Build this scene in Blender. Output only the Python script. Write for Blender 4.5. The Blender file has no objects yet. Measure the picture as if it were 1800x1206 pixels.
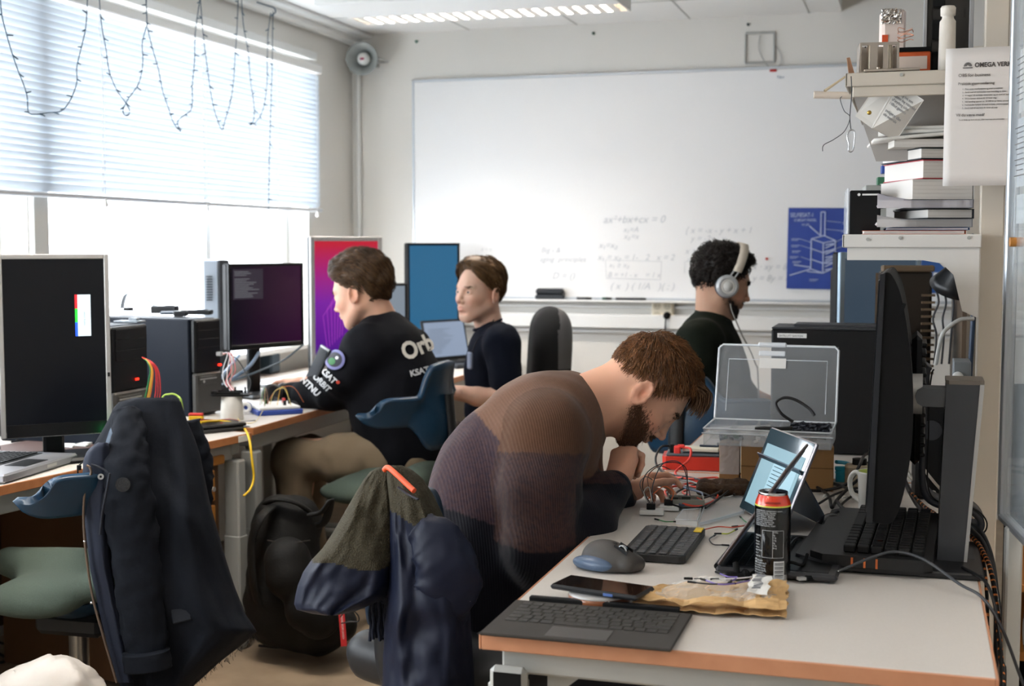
import bpy, math, random
import numpy as np
from mathutils import Vector, Matrix, noise as mnoise
PI = math.pi
rng = np.random.default_rng(7); random.seed(7)
SC = bpy.context.scene; COL = SC.collection

# ---------------------------------------------------------------- camera
FPX = 2335.0; YAW = math.radians(16.8); PITCH = math.atan(173/FPX); CAMZ = 1.36
cam = bpy.data.objects.new('camera', bpy.data.cameras.new('camera')); COL.objects.link(cam)
cam.data.lens = FPX/1800*36; cam.data.sensor_width = 36; cam.data.clip_start = .05
cam.location = (0, 0, CAMZ); cam.rotation_euler = (PI/2-PITCH, 0, YAW)
cam.data.dof.use_dof = True; cam.data.dof.focus_distance = 2.9; cam.data.dof.aperture_fstop = 5.0
SC.camera = cam
SC.view_settings.view_transform = 'Standard'; SC.view_settings.look = 'None'
SC.view_settings.gamma = 1; SC.view_settings.use_curve_mapping = False
SC.view_settings.exposure = 1.12
# ---------------------------------------------------------------- world: bright overcast sky
wd = bpy.data.worlds.new('world'); SC.world = wd; wd.use_nodes = True
wn = wd.node_tree; wn.nodes['Background'].inputs[0].default_value = (.88, .94, 1.0, 1)
wn.nodes['Background'].inputs[1].default_value = 6.0
# room constants (metres): x along the back wall, y away from the viewer, z up
XL, XR, YB, YF, ZC = -3.02, 3.2, 6.92, -1.6, 2.52
WIN_Z0, WIN_Z1 = .86, 2.30
WINS = [(4.14, 6.34), (1.80, 4.04), (-.60, 1.70)]
for (a, b) in WINS:                       # sampling portals in the window openings, they emit nothing
    L = bpy.data.lights.new('window_portal', 'AREA'); L.shape = 'RECTANGLE'; L.size = WIN_Z1-WIN_Z0; L.size_y = b-a
    L.cycles.is_portal = True
    o = bpy.data.objects.new('window_portal', L); COL.objects.link(o)
    o.location = (XL-.16, (a+b)/2, (WIN_Z0+WIN_Z1)/2); o.rotation_euler = (0, -PI/2, 0)

_F = Vector((-math.sin(YAW), math.cos(YAW), 0)); _R = Vector((math.cos(YAW), math.sin(YAW), 0))
def ray(px, py):
    u = (px-900)/FPX; v = -(py-603)/FPX
    c, s = math.cos(PITCH), math.sin(PITCH)
    return Vector((_F.x*(c+v*s)+_R.x*u, _F.y*(c+v*s)+_R.y*u, -s+v*c))
O = Vector((0, 0, CAMZ))
def atz(px, py, z): r = ray(px, py); return O + r*((z-CAMZ)/r.z)
def aty(px, py, y): r = ray(px, py); return O + r*(y/r.y)
def atx(px, py, x): r = ray(px, py); return O + r*(x/r.x)
def atd(px, py, d): r = ray(px, py); return O + r*(d/r.dot(_F))

# ---------------------------------------------------------------- materials
def lin(c):
    if isinstance(c, str):
        c = c.lstrip('#'); c = [int(c[i:i+2], 16)/255 for i in (0, 2, 4)]
        c = [x/12.92 if x <= .04045 else ((x+.055)/1.055)**2.4 for x in c]
    return (c[0], c[1], c[2], 1)
MATS = {}
def mat(name, col, rough=.5, metal=0, noise=None, bump=None, spec=.5, emit=None, alpha=None, trans=0, ior=1.45, sheen=0, attr=None, coat=0, translucent=0, sub=0):
    """noise=(scale, amount, col2), bump=(scale, strength, kind)"""
    if name in MATS: return MATS[name]
    m = bpy.data.materials.new(name); m.use_nodes = True; MATS[name] = m
    nt = m.node_tree; N = nt.nodes; Lk = nt.links; b = N['Principled BSDF']
    b.inputs['Base Color'].default_value = lin(col); b.inputs['Roughness'].default_value = rough
    b.inputs['Metallic'].default_value = metal; b.inputs['Specular IOR Level'].default_value = spec
    b.inputs['Transmission Weight'].default_value = trans; b.inputs['IOR'].default_value = ior
    b.inputs['Sheen Weight'].default_value = sheen; b.inputs['Coat Weight'].default_value = coat
    if sub: b.inputs['Subsurface Weight'].default_value = sub; b.inputs['Subsurface Radius'].default_value = (.012, .005, .003)
    tc = N.new('ShaderNodeTexCoord')
    src = None
    if attr:
        at = N.new('ShaderNodeAttribute'); at.attribute_name = attr; src = at.outputs['Color']
    if noise:
        n = N.new('ShaderNodeTexNoise'); n.inputs['Scale'].default_value = noise[0]; n.inputs['Detail'].default_value = 5
        Lk.new(tc.outputs['Object'], n.inputs['Vector'])
        r = N.new('ShaderNodeMapRange'); r.inputs[1].default_value = .35; r.inputs[2].default_value = .65; r.inputs[3].default_value = 0; r.inputs[4].default_value = noise[1]
        Lk.new(n.outputs['Fac'], r.inputs[0])
        mx = N.new('ShaderNodeMix'); mx.data_type = 'RGBA'; mx.inputs[6].default_value = lin(col); mx.inputs[7].default_value = lin(noise[2])
        if src: Lk.new(src, mx.inputs[6])
        Lk.new(r.outputs[0], mx.inputs[0]); src = mx.outputs[2]
    if src: Lk.new(src, b.inputs['Base Color'])
    if bump:
        kind = bump[2] if len(bump) > 2 else 'noise'
        if kind == 'noise':
            t = N.new('ShaderNodeTexNoise'); t.inputs['Scale'].default_value = bump[0]; t.inputs['Detail'].default_value = 4; h = t.outputs['Fac']
            Lk.new(tc.outputs['Object'], t.inputs['Vector'])
        elif kind == 'weave':
            t = N.new('ShaderNodeTexVoronoi'); t.inputs['Scale'].default_value = bump[0]; h = t.outputs['Distance']
            Lk.new(tc.outputs['Object'], t.inputs['Vector'])
        else:   # 'rib': bands along attribute coordinate
            at2 = N.new('ShaderNodeAttribute'); at2.attribute_name = 'ribuv'
            t = N.new('ShaderNodeTexWave'); t.inputs['Scale'].default_value = bump[0]; t.inputs['Distortion'].default_value = .25; h = t.outputs['Fac']
            t.inputs['Detail'].default_value = 1
            Lk.new(at2.outputs['Vector'], t.inputs['Vector'])
        bp = N.new('ShaderNodeBump'); bp.inputs['Strength'].default_value = bump[1]; bp.inputs['Distance'].default_value = .004
        Lk.new(h, bp.inputs['Height']); Lk.new(bp.outputs[0], b.inputs['Normal'])
    if emit:
        b.inputs['Emission Color'].default_value = lin(emit[0]); b.inputs['Emission Strength'].default_value = emit[1]
    if alpha is not None: b.inputs['Alpha'].default_value = alpha
    if translucent:
        tr = N.new('ShaderNodeBsdfTranslucent'); tr.inputs[0].default_value = lin(col)
        ms = N.new('ShaderNodeMixShader'); ms.inputs[0].default_value = translucent
        Lk.new(b.outputs[0], ms.inputs[1]); Lk.new(tr.outputs[0], ms.inputs[2]); Lk.new(ms.outputs[0], N['Material Output'].inputs[0])
    return m

def glassy(name, col, clear=.8, rough=.05):
    """thin clear plastic: see-through mixed with gloss"""
    if name in MATS: return MATS[name]
    m = bpy.data.materials.new(name); m.use_nodes = True; MATS[name] = m
    nt = m.node_tree; N = nt.nodes; Lk = nt.links; b = N['Principled BSDF']
    b.inputs['Base Color'].default_value = lin(col); b.inputs['Roughness'].default_value = rough
    t = N.new('ShaderNodeBsdfTransparent'); t.inputs[0].default_value = (1, 1, 1, 1)
    ms = N.new('ShaderNodeMixShader'); ms.inputs[0].default_value = clear
    Lk.new(b.outputs[0], ms.inputs[1]); Lk.new(t.outputs[0], ms.inputs[2]); Lk.new(ms.outputs[0], N['Material Output'].inputs[0])
    return m

# ---------------------------------------------------------------- mesh builder
def rotm(ax=0, ay=0, az=0):
    return Matrix.Rotation(az, 3, 'Z') @ Matrix.Rotation(ay, 3, 'Y') @ Matrix.Rotation(ax, 3, 'X')
def frame_from(z, up=None):
    z = Vector(z).normalized(); up = Vector(up) if up else (Vector((0, 0, 1)) if abs(z.z) < .95 else Vector((1, 0, 0)))
    x = up.cross(z).normalized(); y = z.cross(x)
    return Matrix((x, y, z)).transposed()
WM = {}          # world matrices of things and parts (kept by hand)
class MB:
    def __init__(s): s.v = []; s.f = []; s.mi = []; s.sm = []; s.cols = None
    def add(s, vs, fs, mi=0, smooth=False):
        o = len(s.v); s.v += [tuple(p) for p in vs]
        for f in fs: s.f.append(tuple(i+o for i in f)); s.mi.append(mi); s.sm.append(smooth)
        return s
    def box(s, c, size, rot=None, mi=0, bev=0):
        c = Vector(c); hx, hy, hz = size[0]/2, size[1]/2, size[2]/2
        R = rot or Matrix.Identity(3)
        if bev <= 0:
            vs = [c+R@Vector((x*hx, y*hy, z*hz)) for z in (-1, 1) for y in (-1, 1) for x in (-1, 1)]
            return s.add(vs, [(0, 2, 3, 1), (4, 5, 7, 6), (0, 1, 5, 4), (2, 6, 7, 3), (0, 4, 6, 2), (1, 3, 7, 5)], mi)
        bev = min(bev, hx*.98, hy*.98, hz*.98)
        vs = []; idx = {}
        for sx in (-1, 1):
            for sy in (-1, 1):
                for sz in (-1, 1):
                    for k in range(3):
                        p = [sx*(hx-bev), sy*(hy-bev), sz*(hz-bev)]
                        p[k] = (sx*hx, sy*hy, sz*hz)[k]
                        idx[(sx, sy, sz, k)] = len(vs); vs.append(c+R@Vector(p))
        fs = []
        def q(a): fs.append(tuple(idx[i] for i in a))
        for sg in (-1, 1):
            q([(sg, -1, -1, 0), (sg, 1, -1, 0), (sg, 1, 1, 0), (sg, -1, 1, 0)][::sg])
            q([(-1, sg, -1, 1), (1, sg, -1, 1), (1, sg, 1, 1), (-1, sg, 1, 1)][::-sg])
            q([(-1, -1, sg, 2), (1, -1, sg, 2), (1, 1, sg, 2), (-1, 1, sg, 2)][::sg])
        for a in (-1, 1):
            for b in (-1, 1):
                q([(a, b, -1, 0), (a, b, 1, 0), (a, b, 1, 1), (a, b, -1, 1)][::-1 if a*b > 0 else 1][::-1])
                q([(a, -1, b, 0), (a, 1, b, 0), (a, 1, b, 2), (a, -1, b, 2)][::-1 if a*b > 0 else 1])
                q([(-1, a, b, 1), (1, a, b, 1), (1, a, b, 2), (-1, a, b, 2)][::-1 if a*b > 0 else 1][::-1])
        for a in (-1, 1):
            for b in (-1, 1):
                for d in (-1, 1): q([(a, b, d, 0), (a, b, d, 1), (a, b, d, 2)][::1 if a*b*d > 0 else -1])
        return s.add(vs, fs, mi)
    def cyl(s, p0, p1, r0, r1=None, n=20, mi=0, caps=True, smooth=True):
        p0, p1 = Vector(p0), Vector(p1); r1 = r0 if r1 is None else r1
        Fm = frame_from(p1-p0); vs = []
        for p, r in ((p0, r0), (p1, r1)):
            for i in range(n):
                a = 2*PI*i/n; vs.append(p+Fm@Vector((r*math.cos(a), r*math.sin(a), 0)))
        fs = [(i, (i+1) % n, n+(i+1) % n, n+i) for i in range(n)]
        s.add(vs, fs, mi, smooth)
        if caps: s.add(vs, [tuple(range(n))[::-1], tuple(range(n, 2*n))], mi)
        return s
    def lathe(s, c, prof, n=32, rot=None, mi=0, smooth=True, sx=1, sy=1):
        c = Vector(c); R = rot or Matrix.Identity(3); vs = []
        for r, z in prof:
            for i in range(n):
                a = 2*PI*i/n; vs.append(c+R@Vector((r*sx*math.cos(a), r*sy*math.sin(a), z)))
        fs = []
        for k in range(len(prof)-1):
            for i in range(n): fs.append((k*n+i, k*n+(i+1) % n, (k+1)*n+(i+1) % n, (k+1)*n+i))
        s.add(vs, fs, mi, smooth)
        if prof[0][0] > 1e-5: s.add(vs[:n], [tuple(range(n))[::-1]], mi)
        if prof[-1][0] > 1e-5: s.add(vs[-n:], [tuple(range(n))], mi)
        return s
    def tube(s, pts, r, n=8, mi=0, smooth=True, closed=False, flat=1.0):
        pts = [Vector(p) for p in pts]; m = len(pts); rs = r if isinstance(r, (list, tuple)) else [r]*m
        vs = []; up = None; prev = None
        for i, p in enumerate(pts):
            a = pts[(i-1) % m] if (closed or i > 0) else p; b = pts[(i+1) % m] if (closed or i < m-1) else p
            t = (b-a)
            if t.length < 1e-9: t = Vector((0, 0, 1))
            t.normalize()
            if up is None: up = Vector((0, 0, 1)) if abs(t.z) < .9 else Vector((1, 0, 0))
            x = up.cross(t)
            if x.length < 1e-6: x = Vector((1, 0, 0)).cross(t)
            x.normalize(); y = t.cross(x); up = y
            for k in range(n):
                an = 2*PI*k/n; vs.append(p+x*(rs[i]*math.cos(an))+y*(rs[i]*flat*math.sin(an)))
        fs = []
        for i in range(m if closed else m-1):
            j = (i+1) % m
            for k in range(n): fs.append((i*n+k, i*n+(k+1) % n, j*n+(k+1) % n, j*n+k))
        s.add(vs, fs, mi, smooth)
        if not closed: s.add(vs, [tuple(range(n))[::-1], tuple(range((m-1)*n, m*n))], mi)
        return s
    def prism(s, poly, h, c=(0, 0, 0), rot=None, mi=0):
        """2D polygon (ccw) in local xy extruded 0..h along local z"""
        c = Vector(c); R = rot or Matrix.Identity(3); n = len(poly)
        vs = [c+R@Vector((x, y, 0)) for x, y in poly]+[c+R@Vector((x, y, h)) for x, y in poly]
        fs = [tuple(range(n))[::-1], tuple(range(n, 2*n))]+[(i, (i+1) % n, n+(i+1) % n, n+i) for i in range(n)]
        return s.add(vs, fs, mi)
    def grid(s, fn, nu, nv, mi=0, smooth=True, thick=0):
        P = [[Vector(fn(i/(nu-1), j/(nv-1))) for j in range(nv)] for i in range(nu)]
        vs = [p for r in P for p in r]
        fs = [(i*nv+j, (i+1)*nv+j, (i+1)*nv+j+1, i*nv+j+1) for i in range(nu-1) for j in range(nv-1)]
        if thick:
            nr = []
            for i in range(nu):
                for j in range(nv):
                    a = P[min(i+1, nu-1)][j]-P[max(i-1, 0)][j]; b = P[i][min(j+1, nv-1)]-P[i][max(j-1, 0)]
                    w = a.cross(b); nr.append(w.normalized() if w.length > 1e-12 else Vector((0, 0, 1)))
            K = len(vs); vs = vs+[v-nn*thick for v, nn in zip(vs, nr)]
            fs2 = [tuple(i+K for i in f[::-1]) for f in fs]
            for i in range(nu-1):
                a, b = i*nv, (i+1)*nv; fs2.append((b, a, a+K, b+K)); a, b = i*nv+nv-1, (i+1)*nv+nv-1; fs2.append((a, b, b+K, a+K))
            for j in range(nv-1):
                a, b = j, j+1; fs2.append((a, b, b+K, a+K)); a, b = (nu-1)*nv+j, (nu-1)*nv+j+1; fs2.append((b, a, a+K, b+K))
            fs = fs+fs2
        return s.add(vs, fs, mi, smooth)
    def sphere(s, c, r, n=20, m=12, mi=0, rot=None):
        rr = r if isinstance(r, (tuple, list)) else (r, r, r); c = Vector(c); R = rot or Matrix.Identity(3)
        vs = []; fs = []
        for j in range(m+1):
            t = PI*j/m
            for i in range(n):
                a = 2*PI*i/n; vs.append(c+R@Vector((rr[0]*math.sin(t)*math.cos(a), rr[1]*math.sin(t)*math.sin(a), -rr[2]*math.cos(t))))
        for j in range(m):
            for i in range(n): fs.append((j*n+i, j*n+(i+1) % n, (j+1)*n+(i+1) % n, (j+1)*n+i))
        return s.add(vs, fs, mi, True)
    def build(s, name, mats, parent=None, world=False, col=None, rib=None, origin=None):
        me = bpy.data.meshes.new(name); vs = s.v
        M = WM.get(parent.name, Matrix.Identity(4)) if parent else Matrix.Identity(4)
        if world and parent: Mi = M.inverted(); vs = [Mi@Vector(p) for p in vs]
        me.from_pydata([tuple(p) for p in vs], [], s.f)
        if not isinstance(mats, (list, tuple)): mats = [mats]
        for m in mats: me.materials.append(m)
        me.polygons.foreach_set('material_index', s.mi); me.polygons.foreach_set('use_smooth', s.sm)
        if col is not None:
            a = me.color_attributes.new('Col', 'FLOAT_COLOR', 'POINT'); arr = np.ones((len(vs), 4), np.float32); arr[:, :3] = col
            a.data.foreach_set('color', arr.ravel())
        if rib is not None:
            a = me.attributes.new('ribuv', 'FLOAT_VECTOR', 'POINT'); a.data.foreach_set('vector', np.asarray(rib, np.float32).ravel())
        me.update()
        o = bpy.data.objects.new(name, me); COL.objects.link(o)
        if parent: o.parent = parent; WM[o.name] = M.copy()
        else: WM[o.name] = Matrix.Translation(Vector(origin)) if origin is not None else Matrix.Identity(4)
        if origin is not None: o.location = origin
        return o
def tag(o, label=None, cat=None, group=None, kind=None):
    if label: o['label'] = label
    if cat: o['category'] = cat
    if group: o['group'] = group
    if kind: o['kind'] = kind
    return o
def thing(name, label, cat, loc=(0, 0, 0), rz=0, group=None):
    o = bpy.data.objects.new(name, None); COL.objects.link(o); o.empty_display_size = .05
    o.location = loc; o.rotation_euler = (0, 0, rz); WM[o.name] = Matrix.Translation(Vector(loc)) @ Matrix.Rotation(rz, 4, 'Z')
    return tag(o, label, cat, group)
def struct(name, mb, m): o = mb.build(name, m); o['kind'] = 'structure'; return o
def dup(o, loc, rz=0, label=None, group=None, parent=None):
    c = o.copy(); COL.objects.link(c); c.location = loc; c.rotation_euler = (0, 0, rz)
    if label: c['label'] = label
    if group: c['group'] = group
    WM[c.name] = Matrix.Translation(Vector(loc)) @ Matrix.Rotation(rz, 4, 'Z')
    for ch in list(o.children):
        d = ch.copy(); COL.objects.link(d); d.parent = c
        for g in list(ch.children):
            e = g.copy(); COL.objects.link(e); e.parent = d
    return c
DG = None
def text_mb(txt, size, R, c, mb=None, mi=0, depth=.0006, align='LEFT', sx=1.0, shear=0, bold=0):
    """text laid in local xy of rotation R at c"""
    cu = bpy.data.curves.new('t', 'FONT'); cu.body = txt; cu.size = size; cu.extrude = depth; cu.align_x = align; cu.shear = shear; cu.offset = bold
    cu.resolution_u = 3
    ob = bpy.data.objects.new('t', cu); COL.objects.link(ob)
    dg = bpy.context.evaluated_depsgraph_get(); me = bpy.data.meshes.new_from_object(ob.evaluated_get(dg))
    mb = mb or MB(); c = Vector(c)
    mb.add([c+R@Vector((v.co.x*sx, v.co.y, v.co.z)) for v in me.vertices], [tuple(p.vertices) for p in me.polygons], mi)
    bpy.data.objects.remove(ob); bpy.data.curves.remove(cu); bpy.data.meshes.remove(me)
    return mb
def smooth_path(pts, k=6, closed=False):
    pts = [Vector(p) for p in pts]; out = []; n = len(pts)
    for i in range(n if closed else n-1):
        p0 = pts[(i-1) % n] if closed or i > 0 else pts[i]; p1 = pts[i]; p2 = pts[(i+1) % n]; p3 = pts[(i+2) % n] if closed or i < n-2 else p2
        for j in range(k):
            t = j/k; out.append(.5*((2*p1)+(p2-p0)*t+(2*p0-5*p1+4*p2-p3)*t*t+(3*p1-p0-3*p2+p3)*t**3))
    if not closed: out.append(pts[-1])
    return out

# ---------------------------------------------------------------- implicit surfaces
class SDF:
    def __init__(s): s.ops = []
    def cap(s, a, b, ra, rb=None, k=.02, sub=False): s.ops.append(('cap', np.array(a, float), np.array(b, float), ra, ra if rb is None else rb, k, sub)); return s
    def ell(s, c, r, R=None, k=.02, sub=False): s.ops.append(('ell', np.array(c, float), np.array(r, float), np.array(R if R is not None else np.eye(3), float), 0, k, sub)); return s
    def chain(s, pts, rs, k=.02):
        for i in range(len(pts)-1): s.cap(pts[i], pts[i+1], rs[i], rs[i+1], k)
        return s
    def xf(s, T, R, sc=1):      # rigid transform of every primitive
        o = SDF(); T = np.array(T, float); R = np.array(R, float)
        for op in s.ops:
            if op[0] == 'cap': o.ops.append(('cap', T+R@op[1]*sc, T+R@op[2]*sc, op[3]*sc, op[4]*sc, op[5]*sc, op[6]))
            else: o.ops.append(('ell', T+R@op[1]*sc, op[2]*sc, R@op[3], 0, op[5]*sc, op[6]))
        return o
    def ev(s, P):
        D = None
        for op in s.ops:
            if op[0] == 'cap':
                _, a, b, ra, rb, k, sub = op; ab = b-a; L2 = max(ab@ab, 1e-12)
                t = np.clip(((P-a)@ab)/L2, 0, 1); d = np.linalg.norm(P-a-t[:, None]*ab, axis=1)-(ra+(rb-ra)*t)
            else:
                _, c, r, R, _, k, sub = op; q = (P-c)@R; k0 = np.linalg.norm(q/r, axis=1); k1 = np.linalg.norm(q/(r*r), axis=1)
                d = k0*(k0-1)/np.maximum(k1, 1e-9)
            if D is None: D = d; continue
            if sub:
                h = np.clip(.5-.5*(D+d)/k, 0, 1); D = D+(-d-D)*h+k*h*(1-h)
            else:
                h = np.clip(.5+.5*(D-d)/k, 0, 1); D = D+(d-D)*h-k*h*(1-h)
        return D
    def bounds(s, pad=.02):
        lo = np.full(3, 1e9); hi = -lo
        for op in s.ops:
            if op[-1]: continue
            if op[0] == 'cap':
                for p, r in ((op[1], op[3]), (op[2], op[4])): lo = np.minimum(lo, p-r); hi = np.maximum(hi, p+r)
            else: r = op[2].max(); lo = np.minimum(lo, op[1]-r); hi = np.maximum(hi, op[1]+r)
        return lo-pad, hi+pad
def surfnet(fn, lo, hi, h):
    n = np.ceil((hi-lo)/h).astype(int)+1
    ax = [lo[i]+h*np.arange(n[i]) for i in range(3)]
    f = np.empty(tuple(n), np.float32)
    Y, Z = np.meshgrid(ax[1], ax[2], indexing='ij'); yz = np.stack([Y.ravel(), Z.ravel()], 1)
    step = max(1, int(400000/len(yz)))
    for i in range(0, n[0], step):
        xs = ax[0][i:i+step]; P = np.concatenate([np.column_stack([np.full(len(yz), x), yz]) for x in xs])
        f[i:i+step] = fn(P).reshape(len(xs), n[1], n[2])
    ins = f < 0; nx, ny, nz = n
    cs = sum(ins[a:nx-1+a, b:ny-1+b, c:nz-1+c].astype(np.int8) for a in (0, 1) for b in (0, 1) for c in (0, 1))
    act = (cs > 0) & (cs < 8); idx = -np.ones(act.shape, np.int64); ci = np.argwhere(act); idx[act] = np.arange(len(ci))
    pos = np.zeros((len(ci), 3)); cnt = np.zeros(len(ci)); corners = [(a, b, c) for a in (0, 1) for b in (0, 1) for c in (0, 1)]
    for i, A in enumerate(corners):
        for B in corners[i+1:]:
            if sum(x != y for x, y in zip(A, B)) != 1: continue
            fa = f[ci[:, 0]+A[0], ci[:, 1]+A[1], ci[:, 2]+A[2]]; fb = f[ci[:, 0]+B[0], ci[:, 1]+B[1], ci[:, 2]+B[2]]
            m = (fa < 0) != (fb < 0); t = np.where(m, fa/np.where(m, fa-fb, 1), 0)
            p = np.array(A)+t[:, None]*(np.array(B)-np.array(A)); pos[m] += p[m]; cnt[m] += 1
    V = lo+h*(ci+pos/cnt[:, None]); Fs = []
    for axis in range(3):
        o1, o2 = (axis+1) % 3, (axis+2) % 3
        sl0 = [slice(None)]*3; sl1 = [slice(None)]*3; sl0[axis] = slice(0, -1); sl1[axis] = slice(1, None)
        ch = ins[tuple(sl0)] != ins[tuple(sl1)]; e = np.argwhere(ch)
        ok = (e[:, o1] > 0) & (e[:, o1] < n[o1]-1) & (e[:, o2] > 0) & (e[:, o2] < n[o2]-1); e = e[ok]
        def gi(d1, d2):
            q = e.copy(); q[:, o1] -= d1; q[:, o2] -= d2; return idx[q[:, 0], q[:, 1], q[:, 2]]
        q = np.stack([gi(1, 1), gi(0, 1), gi(0, 0), gi(1, 0)], 1)
        s0 = ins[e[:, 0], e[:, 1], e[:, 2]]; q[~s0] = q[~s0][:, ::-1]; Fs.append(q)
    return V, np.concatenate(Fs)
def npnoise(V, scale, seed=0.0):
    return np.array([mnoise.noise(Vector((p[0]*scale+seed, p[1]*scale-seed, p[2]*scale+2*seed))) for p in V])

# ================================================================ THE ROOM
m_wall = mat('wall_paint', '#dfdcd6', .85, noise=(1.3, .25, '#d6d3cc'), bump=(120, .12))
m_ceil = mat('ceiling_paint', '#f0efec', .9, bump=(60, .1))
m_floor = mat('linoleum', '#a08d76', .5, noise=(9, .6, '#857360'), bump=(30, .08))
m_white = mat('white_lacquer', '#e8e8e6', .35)
m_wplast = mat('white_plastic', '#dcdcd8', .45)
m_alu = mat('aluminium', '#b9bcbf', .32, .9)
m_grey = mat('grey_steel', '#a9aaa6', .45)
m_black = mat('black_plastic', '#0b0c0e', .45, spec=.3)
m_soft = mat('matte_black', '#090a0b', .8, spec=.25)
m_dgrey = mat('dark_grey_plastic', '#2e3034', .5)
m_glass = glassy('window_glass', '#ffffff', .93)

b = MB().box((.1, 2.66, -.05), (XR-XL+.4, YB-YF+.4, .1)); struct('floor', b, m_floor)
b = MB()                                      # ceiling with a higher field on the right
b.box(((XL-.1-.37)/2, 2.66, ZC+.15), (-.37-XL+.1, YB-YF+.3, .3))
b.box(((XR-.37)/2+.05, 2.66, ZC+.45), (XR+.37+.1, YB-YF+.3, .3))
struct('ceiling', b, m_ceil)
b = MB()
for i in range(5): b.box((XL+.0+.5+i*.6-.43+.02, 2.66, ZC-.001), (.004, YB-YF, .004))
for i in range(14): b.box(((XL-.37)/2, YB-.55-.6*i, ZC-.001), (-.37-XL, .004, .004))
struct('trim_1', b, mat('panel_joint', '#bdbdb8', .9))
# back wall
b = MB().box((.1, YB+.1, 1.35), (XR-XL+.4, .2, 3.0)); struct('wall_back', b, m_wall)
b = MB().box((XR+.1, 2.66, 1.35), (.2, YB-YF, 3.0)); struct('wall_right', b, m_wall)
b = MB().box((.1, YF-.1, 1.35), (XR-XL+.4, .2, 3.0)); struct('wall_front', b, m_wall)
# window wall with openings
b = MB(); WT = .28; xc = XL-WT/2
b.box((xc, 2.66, WIN_Z0/2-.05), (WT, YB-YF, WIN_Z0+.1)); b.box((xc, 2.66, (WIN_Z1+2.85)/2), (WT, YB-YF, 2.85-WIN_Z1))
ys = [YF]+[v for w in WINS[::-1] for v in w]+[YB]
for i in range(0, len(ys), 2): b.box((xc, (ys[i]+ys[i+1])/2, (WIN_Z0+WIN_Z1)/2), (WT, ys[i+1]-ys[i], WIN_Z1-WIN_Z0))
struct('wall_left', b, m_wall)
for wi, (a, c) in enumerate(WINS):
    w = thing('window_%d' % (wi+1), None, None, (XL-.16, a, WIN_Z0)); w['kind'] = 'structure'
    del_keys = [k for k in ('label', 'category') if k in w]
    b = MB(); t = .06; W = c-a; H = WIN_Z1-WIN_Z0
    b.box((0, W/2, t/2), (.08, W, t), bev=.006).box((0, W/2, H-t/2), (.08, W, t), bev=.006)
    b.box((0, t/2, H/2), (.08, t, H-2*t), bev=.006).box((0, W-t/2, H/2), (.08, t, H-2*t), bev=.006)
    mlt = 5.53-a if wi == 0 else W*.66
    b.box((0, mlt, H/2), (.07, .055, H-2*t), bev=.005)
    b.build('window_frame', mat('window_paint', '#e6e6e3', .4), w)
    MB().box((0, W/2, H/2), (.006, W-.08, H-.08)).build('pane', m_glass, w)
    MB().box((.125, W/2, -.012), (.26, W+.02, .025), bev=.004).build('window_sill', m_white, w)
b = MB()                                       # strip of cladding between the two near windows
b.box((XL+.012, 4.09, 1.58), (.024, .09, 1.44), bev=.004); struct('trim_2', b, m_wplast)
b = MB()                                       # cornice boards along the window wall
b.box((XL+.03, 2.66, ZC-.03), (.06, YB-YF, .06), bev=.01).box((XL+.09, 2.66, ZC-.012), (.07, YB-YF, .024), bev=.006)
b.box((XL+.012, 2.66, 2.335), (.024, YB-YF-1.0, .045), bev=.006)
struct('trim_3', b, m_white)
b = MB()                                       # conduit in the far left corner
b.box((XL+.045, YB-.02, 1.22), (.022, .022, 2.3), bev=.006); struct('trim_4', b, m_white)
b = MB()                                       # cable trunking along the back wall
b.box((.1, YB-.03, .955), (XR-XL-.0, .06, .075), bev=.006); b.box((.1, YB-.01, 1.03), (XR-XL, .02, .012), bev=.003)
b.box((.1, YB-.012, .90), (XR-XL, .024, .02), bev=.004)
struct('trim_5', b, m_white)

# ---------------------------------------------------------------- ceiling lamps (the first is in view; the rest are unseen, added for fill)
m_lamp = mat('lamp_housing', '#ececea', .4); m_tube = mat('lamp_tube', '#fff3e0', .4, emit=('#ffe9cf', 7))
def ceiling_lamp(x, y, label, n=20):
    t = thing('ceiling_lamp', label, 'ceiling light', (x, y, ZC-.03), 0)
    b = MB(); L = 1.26
    b.box((0, 0, -.05), (L, .16, .10), bev=.006).box((0, .27, -.05), (L, .02, .10), bev=.004).box((0, -.27, -.05), (L, .02, .104), bev=.004)
    b.box((0, 0, .010), (L, .54, .042)).box((-L/2, 0, -.05), (.014, .56, .10), bev=.004).box((L/2, 0, -.05), (.014, .56, .10), bev=.004)
    b.build('housing', m_lamp, t)
    MB().box((0, -.17, -.098), (L-.01, .20, .008), bev=.002).build('cover_panel', m_lamp, t)
    for s in (1,):
        g = MB()
        for i in range(n):      # louvre blades, v shaped in section
            xx = -L/2+.05+i*(L-.1)/(n-1)
            g.prism([(-.018, 0), (.018, 0), (.004, .05), (-.004, .05)], .17, (xx, s*.17-.085, -.1), rotm(PI/2)@Matrix.Scale(-1, 3, (0, 0, 1)))
        g.box((0, s*.17-.086, -.078), (L-.02, .006, .045)).box((0, s*.17+.086, -.078), (L-.02, .006, .045)).box((0, s*.17, -.078), (L-.02, .005, .045))
        g.build('louvre', m_alu if 0 else mat('louvre_white', '#e9e2d8', .3), t)
        MB().cyl((-L/2+.03, s*.17, -.036), (L/2-.03, s*.17, -.036), .013, n=12).build('tube', m_tube, t)
        la = bpy.data.lights.new('tube_light', 'AREA'); la.shape = 'RECTANGLE'; la.size = L-.1; la.size_y = .12; la.energy = 52; la.color = (1, .93, .85)
        lo = bpy.data.objects.new('tube_light', la); COL.objects.link(lo); lo.parent = t; lo.location = (0, s*.17, -.055)
    return t
p = aty(872, 27, 5.82)
ceiling_lamp(-1.86, 5.60, 'white louvred ceiling light with glowing reflector cells above the whiteboard')
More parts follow.
